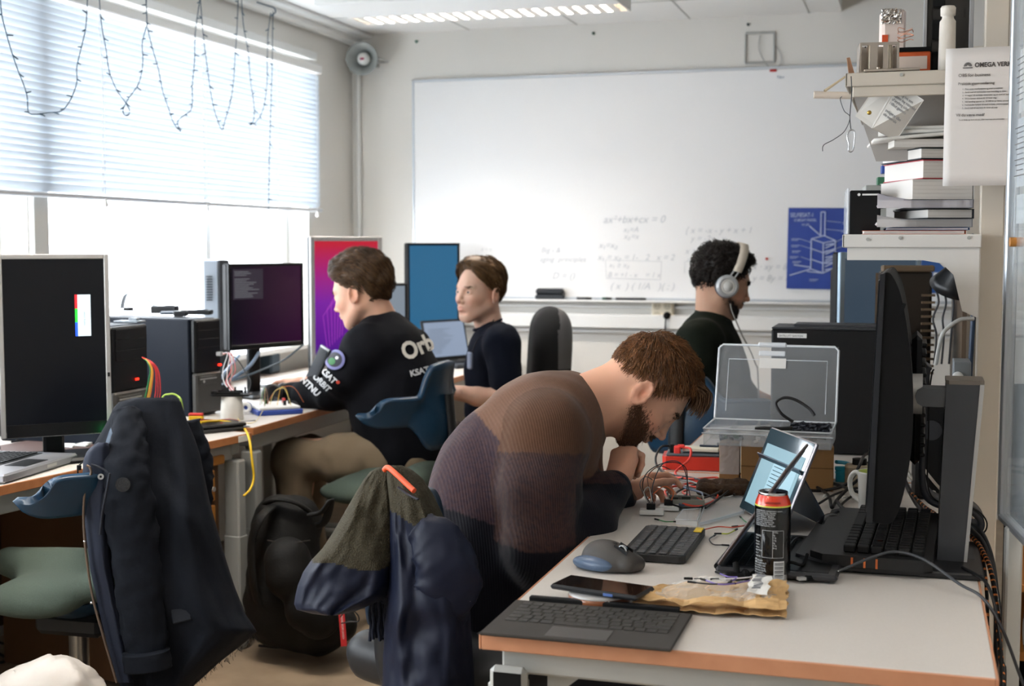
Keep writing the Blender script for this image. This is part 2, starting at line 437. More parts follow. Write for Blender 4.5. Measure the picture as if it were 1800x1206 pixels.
for k, yy in enumerate((2.9, .2)):
    ceiling_lamp(-1.93, yy, 'white louvred ceiling light, unseen and added for fill, nearer the viewer, %s' % ('over the aisle' if k == 0 else 'behind the viewpoint'))
ceiling_lamp(.95, 1.6, 'white louvred ceiling light, unseen and added for fill, right of the desk row'); bpy.data.objects[-1] if 0 else None

# ---------------------------------------------------------------- venetian blind
m_slat = mat('blind_slat', '#d4dde6', .5, translucent=.15)
y0, y1 = 1.9, 6.375; xb = XL+.05
t = thing('venetian_blind', 'wide white venetian blind lowered halfway over the window', 'blind', (xb, 0, 0))
b = MB().box((0, (y0+y1)/2, 2.262), (.045, y1-y0, .045), bev=.006); b.build('head_rail', m_white, t)
b = MB(); nsl = 27; pitch = (2.235-1.56)/nsl
for i in range(nsl):
    z = 1.565+i*pitch; a = math.radians(70+random.uniform(-1.5, 1.5))
    def fn(u, v, z=z, a=a):
        w = (u-.5)*.034; c = .0035*(1-(2*u-1)**2)
        return (w*math.cos(a)+c*math.sin(a), y0+.01+v*(y1-y0-.02), z+w*math.sin(a)*1.0-c*math.cos(a)+.0012*math.sin(v*9+i))
    b.grid(fn, 5, 12, thick=0)
b.build('slats', m_slat, t)
b = MB().box((0, (y0+y1)/2, 1.537), (.034, y1-y0, .018), bev=.005); b.build('bottom_rail', mat('rail_grey', '#c9ccd0', .4), t)
for yy in (2.5, 3.35, 4.42, 5.18, 5.86, 6.3):
    b = MB(); b.tube([(.019, yy, 2.25), (.021, yy+.004, 1.9), (.019, yy, 1.54)], .0011, 5); b.tube([(-.019, yy+.01, 2.25), (-.019, yy+.01, 1.54)], .0011, 5); b.build('ladder_cord', m_white, t)
for yy in (4.42, 5.18, 5.86, 6.3):
    MB().lathe((.02, yy, 1.505), [(.004, .03), (.006, .02), (.011, .008), (.009, 0), (.003, -.004)], 10).build('cord_toggle', m_white, t)
b = MB()                                           # beaded cord
for i in range(26): b.sphere((.024, 5.155, 1.56+i*.026), (.003, .003, .007), 8, 6)
b.tube([(.024, 5.155, 1.55), (.024, 5.155, 2.25)], .001, 5); b.build('bead_cord', m_white, t)
MB().tube([(.02, 4.4, 2.25), (.024, 4.41, 1.95), (.022, 4.4, 1.56)], .002, 6).build('tilt_wand', glassy('clear_wand', '#ffffff', .5), t)

# ---------------------------------------------------------------- fairy lights: loops traced on the plane hanging just inside the blind
m_fairy = mat('fairy_cable', '#3d5566', .5)
loops = [[(0, -10), (3, 25), (10, 55), (20, 90), (32, 125), (42, 150), (48, 172), (50, 197), (63, 201), (85, 198), (108, 195), (124, 175), (135, 145), (135, 118), (145, 75), (151, 45), (154, -8)],
         [(174, -10), (178, 40), (186, 85), (192, 125), (205, 158), (221, 181), (228, 196), (222, 204), (216, 195), (224, 176), (244, 146), (251, 110), (250, 75), (258, 40), (256, -8)],
         [(257, -8), (259, 45), (268, 85), (278, 120), (286, 160), (296, 190), (305, 216), (318, 232), (312, 215), (322, 204), (337, 190), (338, 150), (342, 105), (343, 60), (352, -6)],
         [(352, -4), (357, 60), (364, 115), (370, 160), (378, 198), (390, 228), (396, 210), (406, 175), (411, 135), (413, 100), (416, 60), (419, -6)],
         [(424, -8), (428, 45), (436, 90), (440, 140), (446, 180), (446, 210), (439, 220), (452, 212), (463, 190), (469, 150), (470, 100), (471, 60), (476, 22)],
         [(480, 20), (479, 60), (478, 130), (475, 220), (473, 300), (472, 374)]]
fl = thing('fairy_lights', 'string of unlit fairy lights hung in loops in front of the blind', 'fairy lights', (XL+.12, 4.9, 2.42))
b = MB(); bulbs_ = []; xf = XL+.115
for li, lp in enumerate(loops):
    pts = smooth_path([atx(x, y, xf+random.uniform(-.004, .004)) for x, y in lp], 5); b.tube(pts, .0020, 6)
    acc = 0
    for i in range(1, len(pts)):
        acc += (pts[i]-pts[i-1]).length
        if acc > .062:
            acc = 0; s = random.choice((-1, 1)); d = Vector((random.uniform(-.2, .3), s, random.uniform(-.5, .3))).normalized(); bulbs_.append((pts[i], pts[i]+d*.026))
b.tube(smooth_path([atx(452, 4, xf), atx(470, 10, xf-.02), atx(482, 14, xf), atx(484, 22, xf), atx(478, 26, xf)], 5), .003, 6)
b.build('cable', m_fairy, fl, world=True); k = MB()
for i, (p0, p1) in enumerate(bulbs_[::-1]):
    if i < 100: MB().cyl(p0, p1, .0034, .0022, 6).build('bulb', m_fairy, fl, world=True)
    else: k.cyl(p0, p1, .0034, .0022, 6)
if k.v: k.build('bulb', m_fairy, fl, world=True)['kind'] = 'stuff'

# ---------------------------------------------------------------- whiteboard
WB = thing('whiteboard', 'large white wall whiteboard with faint grey equations', 'whiteboard', (-1.13, YB, 1.07))
m_board = mat('board_enamel', '#eeeeee', .25, spec=.4)
def wbb(x0, x1, z0, z1, y, th): return ((x0+x1)/2+1.13, y, (z0+z1)/2-1.07), (x1-x0, th, z1-z0)
c, s = wbb(-2.645, .42, 1.075, 2.25, -.012, .02); MB().box(c, s).build('panel', m_board, WB)
b = MB()
for (x0, x1, z0, z1) in ((-2.655, .43, 2.245, 2.26), (-2.655, .43, 1.068, 1.08), (-2.655, -2.643, 1.068, 2.26), (.418, .43, 1.068, 2.26)):
    c, s = wbb(x0, x1, z0, z1, -.014, .026); b.box(c, s, bev=.003)
b.build('frame', mat('frame_alu', '#c6ccd2', .35, .6), WB)
c, s = wbb(-2.4, .3, 1.056, 1.068, -.045, .07); MB().box(c, s, bev=.004).build('tray', m_white, WB)
m_ink = mat('faint_ink', '#c6c9cd', .7); Rw = rotm(PI/2)
b = MB()
def wtext(txt, px, py, size, sh=.3):
    p = aty(px, py, YB-.0245); text_mb(txt, size, Rw, (p.x+1.13, -.0235, p.z-1.07), b, depth=.0002, shear=sh)
for a in [('ax²+bx+cx = 0', 1060, 392, .055), ('x₁=A', 1095, 408, .04), ('x₂=x', 1096, 420, .04), ('x₁=x₂', 1052, 436, .045), ('Big i &', 950, 444, .042), ('aging  principles', 948, 460, .04),
          ('x₁ = x₂ = 1-   2   x = 2', 1050, 457, .045), ('x₁ ≥ x₂', 1070, 470, .038), ('B = +1 - x    = 1 x', 1068, 487, .038), ('( x  ) ( 1/A   )( : )', 1072, 508, .05),
          ('{ x = -x - y + x + 1', 1204, 410, .045), ('  y = -2x - y', 1206, 424, .042), ('x = 3y -', 1204, 446, .042), ('= 1 - y', 1206, 462, .04), ('(3 -', 1212, 480, .042), ('x · xy = 8', 1322, 474, .045), ('y = 8y = 6', 1322, 494, .045), ('(3 -', 1212, 496, .042),
          ('a ~ u', 845, 441, .03), ('D = ()', 970, 490, .05), ('- u-', 885, 425, .03)]: wtext(*a)
for q in ([(1064, 457), (1163, 460), (1161, 492), (1066, 489)], [(1204, 460), (1240, 456)], [(1204, 460), (1203, 480)]):
    P = [aty(x, y, YB-.025) for x, y in q]; P = [(v.x+1.13, -.0242, v.z-1.07) for v in P]
    if len(P) == 4: P.append(P[0])
    for i in range(len(P)-1): b.tube([P[i], P[i+1]], .0010, 4)
b.build('handwriting', m_ink, WB)
def wall_dot(px, py, col, label, r=.009, yy=YB-.026):
    p = aty(px, py, yy); o = MB().cyl((0, .012 if yy > YB-.02 else .0, 0), (0, -.006, 0), r, n=12).build('magnet', mat('mag'+col, col, .5), origin=p); tag(o, label, 'magnet')
wall_dot(1348, 455, '#c04038', 'tiny red round magnet on the whiteboard left of the blue poster', .007)
wall_dot(732, 73, '#2e6a58', 'small dark green pin on wall above left whiteboard corner', .007, YB-.004)
wall_dot(1043, 59, '#1e4a38', 'small dark pin on wall above middle of the whiteboard', .007, YB-.004)
wall_dot(1315, 43, '#1e2a28', 'small dark pin above the square cable loop', .007, YB-.004)
wall_dot(990, 633, '#58b8ae', 'tiny teal dot on the wall low behind the black chair', .008, YB-.004)
p = aty(1359, 124, YB-.026); tag(MB().box((0, 0, 0), (.035, .006, .012), bev=.002).build('magnet', mat('magred', '#b8322e', .5), origin=p), 'small red bar magnet on the whiteboard top edge', 'magnet')
p = aty(1366, 137, YB-.025); o = thing('paper_label', 'tiny blue-grey word label near top of the whiteboard', 'label', p); b = MB().box((.022, 0, .003), (.05, .001, .02)); b.build('card', m_board, o); text_mb('Nav', .022, Rw, (0, -.001, -.003), depth=.0003).build('lettering', mat('navink', '#4a6a88', .6), o)

def eraser(px0, px1, py, label, w=.155):
    p = aty((px0+px1)/2, py, YB-.045); t = thing('whiteboard_eraser', label, 'eraser', (p.x, YB-.052, 1.068))
    MB().box((0, 0, .012), (w, .045, .024), bev=.004).build('felt', mat('felt', '#3a3d42', .95, bump=(300, .5)), t)
    MB().box((0, 0, .041), (w*.98, .05, .034), bev=.01).build('grip', mat('eraser_body', '#202329', .6, bump=(90, .4)), t)
eraser(943, 992, 515, 'black whiteboard eraser lying in the middle of the board tray')
eraser(840, 874, 518, 'black whiteboard eraser partly hidden behind the man in the t-shirt', .13)
for i, (px, c, l, ln) in enumerate(((1022, '#2a2c30', 'short black marker on tray right of the eraser', .05), (1062, '#3a5a4a', 'short dark green marker cap on the board tray', .02), (1104, '#22262c', 'long black marker lying on the board tray', .13))):
    p = aty(px, 521, YB-.05); t = thing('marker', l, 'marker', (p.x, YB-.05, 1.075), .05*i)
    MB().cyl((-ln/2, 0, 0), (ln/2, 0, 0), .007, n=10).build('barrel', mat('mk'+c, c, .4), t); MB().cyl((ln/2, 0, 0), (ln/2+.03, 0, 0), .0075, .006, n=10).build('cap', m_black, t)

# blueprint poster
ps = thing('poster', 'blue blueprint poster of a small satellite on the whiteboard', 'poster', (-.5, YB-.03, 1.13))
p00 = aty(1383, 508, YB-.03); p11 = aty(1484, 374, YB-.03); pw = .33; ph = .41; x0 = p00.x; z0 = p00.z
MB().box((x0+.5+pw/2, 0, z0-1.13+ph/2), (pw, .002, ph), rot=rotm(0, .012)).build('sheet', mat('blueprint', '#26449c', .45, noise=(6, .5, '#1d3585')), ps)
b = MB()
def pl(a, c, r=.0016):
    b.tube([(x0+.5+a[0]*pw, -.0025, z0-1.13+a[1]*ph), (x0+.5+c[0]*pw, -.0025, z0-1.13+c[1]*ph)], r, 4)
for a in [((.36, .62), (.55, .66)), ((.55, .66), (.72, .6)), ((.36, .62), (.54, .57)), ((.54, .57), (.72, .6)), ((.36, .62), (.36, .25)), ((.54, .57), (.54, .2)), ((.72, .6), (.72, .27)), ((.36, .25), (.54, .2)), ((.54, .2), (.72, .27)),
          ((.36, .5), (.54, .45)), ((.54, .45), (.72, .5)), ((.36, .37), (.54, .32)), ((.54, .32), (.72, .38)), ((.5, .66), (.5, .95)), ((.56, .66), (.56, .95)), ((.5, .95), (.56, .95)), ((.36, .25), (.04, .17)), ((.36, .27), (.1, .3)), ((.72, .27), (1, .34)), ((.72, .24), (.97, .2)), ((.54, .2), (.3, .22)), ((.33, .78), (.5, .66))]: pl(a[0], a[1], .003)
for i in range(9): pl((.57, .24+i*.038), (.7, .27+i*.038+(.02 if i % 2 else -.01)), .003)
for (x, z) in ((.06, .62), (.06, .54), (.07, .47), (.04, .4), (.08, .34), (.82, .82), (.8, .72), (.84, .63), (.86, .53), (.84, .43), (.9, .38), (.34, .12), (.72, .1), (.86, .06)):
    pl((x, z), (x+.13, z), .0018); pl((x, z-.018), (x+.1, z-.018), .0012)
for (x, z, e, f) in ((.19, .62, .35, .58), (.2, .54, .36, .5), (.2, .4, .35, .36), (.8, .82, .58, .84), (.8, .72, .56, .74), (.84, .63, .72, .58), (.84, .53, .72, .5)): pl((x, z), (e, f), .0012)
text_mb('SELFIESAT-1', .03, Rw, (x0+.5+.012, -.003, z0-1.13+ph-.045), b, depth=.0003, sx=.75); text_mb('CUBESAT MODEL', .018, Rw, (x0+.5+.03, -.003, z0-1.13+ph-.067), b, depth=.0003, sx=.8); text_mb('V1.4.8', .018, Rw, (x0+.5+.07, -.003, z0-1.13+ph-.09), b, depth=.0003, sx=.8)
b.build('line_drawing', mat('blueprint_white', '#c8d2ec', .6), ps)
b = MB(); pt = aty(1479, 490, YB-.034); text_mb('!', .03, Rw, (pt.x+.5, -.003, pt.z-1.13), b)
tag(MB().box((0, 0, 0), (.03, .003, .08)).box((0, 0, -.055), (.03, .0032, .025), mi=1).build('sticker', [mat('stickred', '#c83c50', .5), m_white], origin=aty(1479, 478, YB-.034)), 'small red and white sticker beside the lower right poster corner', 'sticker')

# 4-way socket with one black plug
sk = thing('power_socket', 'cream four-way wall socket above the cable trunking', 'socket', (-1.255, YB, 1.015))
MB().box((0, -.02, 0), (.115, .04, .105), bev=.008).build('plate', mat('socket_cream', '#e6ddc9', .4), sk)
for sx in (-1, 1):
    for sz in (-1, 1):
        MB().lathe((sx*.027, -.041, sz*.025), [(.019, 0), (.021, .003), (.021, .0), (.017, -.012), (.0001, -.012)], 20, rotm(PI/2)).cyl((sx*.027-.007, -.036, sz*.025), (sx*.027-.007, -.0425, sz*.025), .0025, n=8, mi=1).cyl((sx*.027+.007, -.036, sz*.025), (sx*.027+.007, -.0425, sz*.025), .0025, n=8, mi=1).build('outlet', [mat('socket_in', '#c9bfa9', .5), m_black], sk)
pg = thing('power_plug', 'round black plug in lower right hole of the four-way socket', 'plug', (-1.228, YB-.042, .99))
MB().lathe((0, 0, 0), [(.018, 0), (.019, .02), (.014, .032), (.0001, .034)], 20, rotm(PI/2)).build('body', m_soft, pg)
MB().tube(smooth_path([(0, -.03, 0), (-.003, -.035, -.03), (-.008, -.02, -.08)], 5), .0035, 6).build('cord', m_soft, pg)

# horn loudspeaker in the corner
hs = thing('horn_loudspeaker', 'grey horn loudspeaker mounted high in the far corner', 'loudspeaker', (-2.88, YB, 2.36))
b = MB(); Rh = rotm(PI/2+.12, 0, .15)
b.lathe((.01, -.2, .0), [(.03, -.16), (.035, -.08), (.05, -.03), (.072, .0), (.083, .02), (.088, .022), (.083, .015), (.07, -.0), (.05, -.03), (.04, -.06), (.0001, -.065)], 36, Rh)
b.build('horn', mat('horn_grey', '#9fa3a0', .5), hs)
MB().lathe((.01, -.2, .0), [(.0001, -.03), (.026, -.05), (.034, -.03), (.032, -.005), (.02, .012), (.0001, .016)][::-1], 28, Rh).build('driver', mat('horn_driver', '#dcdcd8', .5), hs)
b = MB(); b.box(Vector((.01, -.2, 0))+Rh@Vector((0, 0, .017)), (.022, .012, .002), Rh@rotm(0, 0, .1)); b.build('badge', mat('badge_red', '#b83434', .5), hs)
MB().box(Vector((.01, -.2, 0))+Rh@Vector((0, 0, .0175)), (.024, .004, .0022), Rh@rotm(0, 0, .1)).build('badge_stripe', mat('badge_blue', '#2c3c70', .5), hs)
b = MB().box((0, -.02, 0), (.05, .04, .05), bev=.005).tube([(-.09, -.2, 0), (-.09, -.05, 0), (0, -.03, 0), (.095, -.05, 0), (.1, -.2, 0)], .006, 6); b.build('bracket', m_grey, hs)
jb = thing('junction_box', 'small grey junction box on wall left of the horn loudspeaker', 'junction box', (-2.985, YB, 2.36))
MB().box((0, -.025, 0), (.065, .05, .095), bev=.006).build('box', m_grey, jb)
MB().tube(smooth_path([(.02, -.03, .045), (.03, -.05, .08), (.05, -.05, .06), (.045, -.05, -.03), (.06, -.06, -.06), (.075, -.06, -.04), (.06, -.06, -.02)], 6), .0045, 6).build('cord', m_dgrey, jb)
# square of cable duct on the wall
b = MB(); qs = [aty(x, y, YB-.006) for x, y in ((1311, 59), (1361, 57), (1361, 109), (1310, 111))]; cc = qs[3]
for i in range(4): b.tube([qs[i]-cc, qs[(i+1) % 4]-cc], .006, 6)
b.tube(smooth_path([aty(x, y, YB-.01)-cc for x, y in ((1336, 62), (1334, 85), (1342, 105), (1352, 117), (1368, 117), (1374, 105), (1370, 90), (1362, 80))], 6), .0025, 6)
tag(b.build('cable_loop', mat('loopgrey', '#a8a8a4', .6), origin=cc), 'square frame of thin grey cable duct on the upper wall', 'cable duct')

# ================================================================ DESKS
m_lam = mat('desk_laminate', '#cbc5be', .42, noise=(260, .3, '#bfb8b0'))
m_edge = mat('beech_edge', '#b87a4e', .45, noise=(25, .6, '#a5683f'))
m_edge2 = mat('beech_edge_pink', '#c48c6a', .45, noise=(25, .5, '#b57c5c'))
m_leg = mat('desk_steel', '#a5a6a2', .4)
def desk(label, loc, rz, L, D, H, edge, legs=((.08,), (.08,)), modesty=None, frame_y=.06):
    """local: length along y 0..L, depth along x -D..0 (x=0 is the front edge)"""
    t = thing('desk', label, 'desk', loc, rz); T = .026
    MB().box((-D/2, L/2, H-T/2), (D-.008, L-.008, T-.001), bev=.0015).build('desk_top', m_lam, t)
    b = MB(); e = .004
    b.box((-e/2, L/2, H-T/2-.0006), (e, L, T), bev=.0015).box((-D+e/2, L/2, H-T/2-.0006), (e, L, T), bev=.0015)
    b.box((-D/2, e/2, H-T/2-.0006), (D-2*e, e, T), bev=.0015).box((-D/2, L-e/2, H-T/2-.0006), (D-2*e, e, T), bev=.0015)
    b.build('edge_band', edge, t)
    b = MB(); b.box((-.05, L/2, H-T-.03), (.03, L-.12, .06), bev=.004).box((-D+.05, L/2, H-T-.03), (.03, L-.12, .06), bev=.004)
    b.build('frame', m_leg, t)
    for yy in (.05, L-.05):
        b = MB(); b.box((-.035, yy, (H-T)/2-.03), (.06, .045, H-T-.06), bev=.006).box((-D/2, yy, H-T-.022), (D-.06, .045, .044), bev=.004).box((-.035, yy, .2), (.066, .052, .38), bev=.006)
        b.box((-D+.06, yy, (H-T)/2-.03), (.05, .04, H-T-.06), bev=.006).box((-D/2, yy, .025), (D-.04, .05, .04), bev=.008)
        b.build('leg', m_leg, t)
    if modesty: MB().box((-D+.10, L/2, H-T-.03-.29), (.018, L-.14, .55)).build('modesty_panel', modesty, t)
    return t
m_brown = mat('brown_panel', '#4a3423', .6, noise=(3, .4, '#3c2a1c'))
ang1 = math.atan2(-2.12+2.276, 3.993-2.904)     # desk one is turned a little against the wall
fr1 = Vector((-2.12, 3.993, 0)); dir1 = Vector((math.sin(ang1), math.cos(ang1), 0))
D1 = desk('grey-topped desk with orange beech edge at the left frame edge', tuple(fr1-dir1*1.8), -ang1, 1.8, .78, .73, m_edge, modesty=m_brown)
D2 = desk('grey-topped desk by the window where the man in the navy sweater works', (-2.135, 4.03, 0), 0, 1.6, .80, .74, m_edge)
D3 = desk('far corner desk carrying the open laptop with a text page', (-2.045, 5.64, 0), 0, 1.2, .88, .74, m_edge)
st = atz(431, 768, .717); o = MB().box((0, 0, 0), (.002, .05, .02)).build('label_sticker', m_white, origin=(-2.117+.0, 3.945, .7165)); o.rotation_euler = (0, 0, -ang1); o.location = tuple(fr1-dir1*.055+Vector((.0045, 0, .716))); tag(o, 'small white sticker on the front edge corner of the left desk', 'sticker')

def bframe(pL, pR):
    pL, pR = Vector(pL), Vector(pR); d = pR-pL; return (pL.x, pL.y, pL.z), math.atan2(d.y, d.x), math.hypot(d.x, d.y)

# ---------------------------------------------------------------- monitors
def screen_mat(name, c0, c1=None, strength=.6, axis=2, lo=0, hi=1, mid=None):
    if name in MATS: return MATS[name]
    m = mat(name, '#050506', .28, spec=.4); N = m.node_tree.nodes; Lk = m.node_tree.links; b = N['Principled BSDF']
    b.inputs['Emission Strength'].default_value = strength
    if c1 is None: b.inputs['Emission Color'].default_value = lin(c0); return m
    tc = N.new('ShaderNodeTexCoord'); sp = N.new('ShaderNodeSeparateXYZ'); r = N.new('ShaderNodeMapRange'); cr = N.new('ShaderNodeValToRGB')
    r.inputs[1].default_value = lo; r.inputs[2].default_value = hi
    Lk.new(tc.outputs['Object'], sp.inputs[0]); Lk.new(sp.outputs[axis], r.inputs[0]); Lk.new(r.outputs[0], cr.inputs[0]); Lk.new(cr.outputs[0], b.inputs['Emission Color'])
    cr.color_ramp.elements[0].color = lin(c0); cr.color_ramp.elements[1].color = lin(c1)
    if mid: e = cr.color_ramp.elements.new(mid[0]); e.color = lin(mid[1])
    return m
def monitor(label, pL, pR, H, scr, bez, bw=.014, back=None, zdesk=.74, bot=None, tilt=0, stand=True, name='monitor', group=None, thick=.045):
    """pL/pR: lower corners of the panel in world space"""
    loc, rz, W = bframe(pL, pR); back = back or m_black; bot = bot or bw
    t = thing(name, label, 'monitor', (loc[0], loc[1], zdesk), rz); z0 = loc[2]-zdesk; R = rotm(-tilt)
    c = Vector((W/2, 0, z0+H/2))
    def tr(p): return c+R@Vector(p)
    MB().box(tr((0, thick*.45, 0)), (W, thick*.7, H), R, bev=.006).box(tr((0, thick, 0)), (W*.6, thick*.8, H*.6), R, bev=.015).build('housing', back, t)
    b = MB()
    b.box(tr((-W/2+bw/2, 0, 0)), (bw, .014, H), R, bev=.002).box(tr((W/2-bw/2, 0, 0)), (bw, .014, H), R, bev=.002)
    b.box(tr((0, 0, H/2-bw/2)), (W-2*bw, .014, bw), R, bev=.002).box(tr((0, 0, -H/2+bot/2)), (W-2*bw, .014, bot), R, bev=.002)
    b.build('bezel', bez, t)
    s = MB(); s.box(tr((0, .002, (bot-bw)/2)), (W-2*bw, .008, H-bw-bot), R)
    s.build('screen', scr, t)
    if stand:
        MB().box((W/2, thick+.04, (z0+H/2)/2), (.06, .03, z0+H/2), bev=.008).build('neck', back, t)
        MB().box((W/2, thick*.5+.02, .008), (.24, .19, .016), bev=.007).build('base', back, t)
    return t, tr, W
m_silver = mat('silver_bezel', '#a9a8a6', .4, .3)
t, tr, W = monitor('upright black-screened monitor in silver frame on the left desk', atd(2, 772, 3.75), atd(197, 760, 3.89), .525, screen_mat('scr_black', '#05070c', strength=.5), m_silver, .014, zdesk=.73, bot=.018)
MB().box(tr((0, -.001, -.243)), (W-.03, .014, .036)).build('lower_bezel', m_black, t)
MB().box(tr((W*.5-.072, -.0045, .085)), (.036, .002, .12)).build('splash_box', screen_mat('scr_w', '#c9dbe2', strength=.9), t)
for k, c in enumerate(('#e02a30', '#2fbf3a', '#2a56e0')):
    MB().box(tr((W*.5-.094, -.0046, .125-.04*k)), (.007, .002, .04)).build('colour_bar', screen_mat('scr_bar%d' % k, c, strength=1.0), t)
b = MB(); text_mb('loading system', .007, rotm(PI/2)@rotm(0, 0, PI/2), tr((W*.5-.070, -.0058, .055)), b, depth=.0002); b.build('splash_text', screen_mat('scr_txt', '#506070', strength=.4), t)
MB().box(tr((W/2-.007, -.0075, -.09)), (.006, .002, .012)).build('sensor', m_black, t)
led = thing('led_lamp', 'small glowing green light at the lower right corner of the black-screened monitor', 'lamp', (0, 0, 0))
pp = atd(190, 741, 3.84); led.location = (pp.x, pp.y, .73); WM[led.name] = Matrix.Translation((pp.x, pp.y, .73))
b = MB().box((0, 0, .01), (.05, .018, .02), bev=.004).cyl((0, 0, .02), (0, 0, .075), .0025, n=8); b.build('base', m_black, led); MB().sphere((0, 0, .083), .007).build('bulb', mat('led_green', '#30d070', .3, emit=('#20e070', 14)), led)

m_term = screen_mat('scr_purple', '#070510', '#2e0c2c', .5, 0, 0, .42)
t, tr, W = monitor('wide monitor with dark purple desktop and terminal window by the window', atd(402, 617, 5.25), atd(533, 605, 5.56), .345, m_term, m_black, .012, bot=.02)
MB().box(tr((-W/2+.1, -.0045, .09)), (.155, .001, .12)).build('terminal_window', screen_mat('scr_term', '#262129', strength=.8), t)
b = MB()
for k in range(15):
    if k in (3,): continue
    w = random.uniform(.06, .13); b.box(tr((-W/2+.03+w/2, -.0055, .14-k*.0072)), (w, .0005, .0022))
b.build('terminal_text', screen_mat('scr_tt', '#6a6c70', strength=.6), t)
t, tr, W = monitor('upright grey-framed monitor glowing red to purple behind the first man', atd(547, 655, 5.85), atd(672, 650, 6.05), .60, screen_mat('scr_grad', '#2e0f6e', '#a81c30', .6, 2, .05, .62, (.55, '#6a1c8c')), m_silver, .02, bot=.03)
b = MB()                                     # plain generic wallpaper lines
for k in range(7):
    a = k*.22; b.tube([tr((-.10+.012*k, -.0052, -.2+.01*k)), tr((-.12+.02*k, -.0052, -.05+.03*k)), tr((-.02+.01*k, -.0052, .06+.02*k))], .0008, 4)
b.build('wallpaper_lines', screen_mat('scr_lines', '#9a3ca0', strength=.8), t)
t, tr, W = monitor('upright monitor with plain teal blue screen against the back wall', atd(716, 606, 6.98), atd(808, 603, 7.12), .535, screen_mat('scr_teal', '#2c6286', strength=.5), m_black, .014, thick=.05)
t, tr, W = monitor('small grey-screened monitor half hidden behind the first man', atd(612, 588, 6.15), atd(716, 586, 6.25), .235, screen_mat('scr_gr', '#8a96a2', strength=.4), m_black, .012)

# ---------------------------------------------------------------- laptops
def laptop(label, pL, pR, D, lid_h, lid_a, body, zd, scr, keys, name='laptop', screen_bez=None, lines=0, th=.018):
    """pL,pR = front (user-side) left and right corners; D depth; local +y away from user; lid at y=D opened by lid_a"""
    loc, rz, W = bframe(pL, pR); t = thing(name, label, 'laptop', (loc[0], loc[1], zd), rz)
    MB().box((W/2, D/2, th/2+.002), (W, D, th), bev=.005).build('base', body, t)
    MB().box((W/2, D*.62, th+.0025), (W*.86, D*.46, .002)).build('keyboard_deck', keys, t)
    b = MB()
    for r in range(6):
        for k in range(15): b.box((W*.09+(k+.5)*W*.82/15, D*.42+(r+.5)*D*.42/6, th+.005), (W*.82/15*.8, D*.42/6*.78, .004), bev=.001)
    b.build('keys', m_dgrey if keys is not m_black else m_black, t)
    MB().box((W/2, D*.2, th+.0025), (W*.3, D*.26, .0012)).build('touchpad', keys if keys is m_black else m_silver, t)
    R = rotm(-(lid_a-PI/2)); c0 = Vector((W/2, D-.004, th+.004))
    def tr(p): return c0+R@Vector(p)
    MB().box(tr((0, .004, lid_h/2)), (W, .007, lid_h), R, bev=.003).build('lid', body, t)
    MB().box(tr((0, -.0005, lid_h/2)), (W-.006, .003, lid_h-.006), R).build('screen_bezel', m_black, t)
    s = MB().box(tr((0, -.0022, lid_h/2+.004)), (W-.028, .002, lid_h-.034), R).build('screen', scr, t)
    if lines:
        b = MB()
        for k in range(lines):
            w = random.uniform(.3, .8)*(W-.1); b.box(tr((-W/2+.04+w/2, -.0036, lid_h-.05-k*(lid_h-.08)/lines)), (w, .0004, .0022), R)
        b.build('screen_text', mat('scr_print', '#55606e', .6), t)
    return t, tr, W
hL, hR = atd(750, 637, 6.75), atd(826, 630, 6.98); hd_ = (hR-hL).normalized(); hn_ = Vector((hd_.y, -hd_.x, 0)); lapc = (hL+hn_*.22, hR+hn_*.22)
t, tr, W = laptop('open laptop showing a page of text on the far corner desk', *lapc, .22, .215, 1.80, m_dgrey, .74, screen_mat('scr_doc', '#8896ac', strength=.5), m_black, lines=14)
t, tr, W = laptop('silver laptop with dark keys at the left frame edge', atz(8, 842, .745), atz(137, 803, .745), .25, .23, 1.9, mat('laptop_silver', '#8d8e92', .4, .5), .73, screen_mat('scr_off', '#08090c', strength=.2), m_black, th=.024)
MB().box((W*.62, -.0005, .014), (.05, .001, .008)).build('latch', m_silver, t)
# tablet propped up behind the first man's arm
p = atd(540, 704, 5.26); o = thing('tablet', 'dark navy tablet propped up behind the arm of the man in the navy sweater', 'tablet', (p.x, p.y, .742), .55)
Rt = rotm(0, .45, 0)
MB().box(Rt@Vector((0, .15, .11)), (.009, .30, .22), Rt, bev=.003).build('body', m_black, o)
MB().box(Rt@Vector((-.0055, .15, .11)), (.001, .28, .2), Rt).box(Rt@Vector((.0055, .15, .11)), (.001, .292, .212), Rt).build('screen', mat('tablet_navy', '#050d1a', .7, spec=.05), o)
MB().box((.16, .15, .07), (.004, .24, .15), rotm(0, -.6, 0)).build('kickstand', m_black, o)

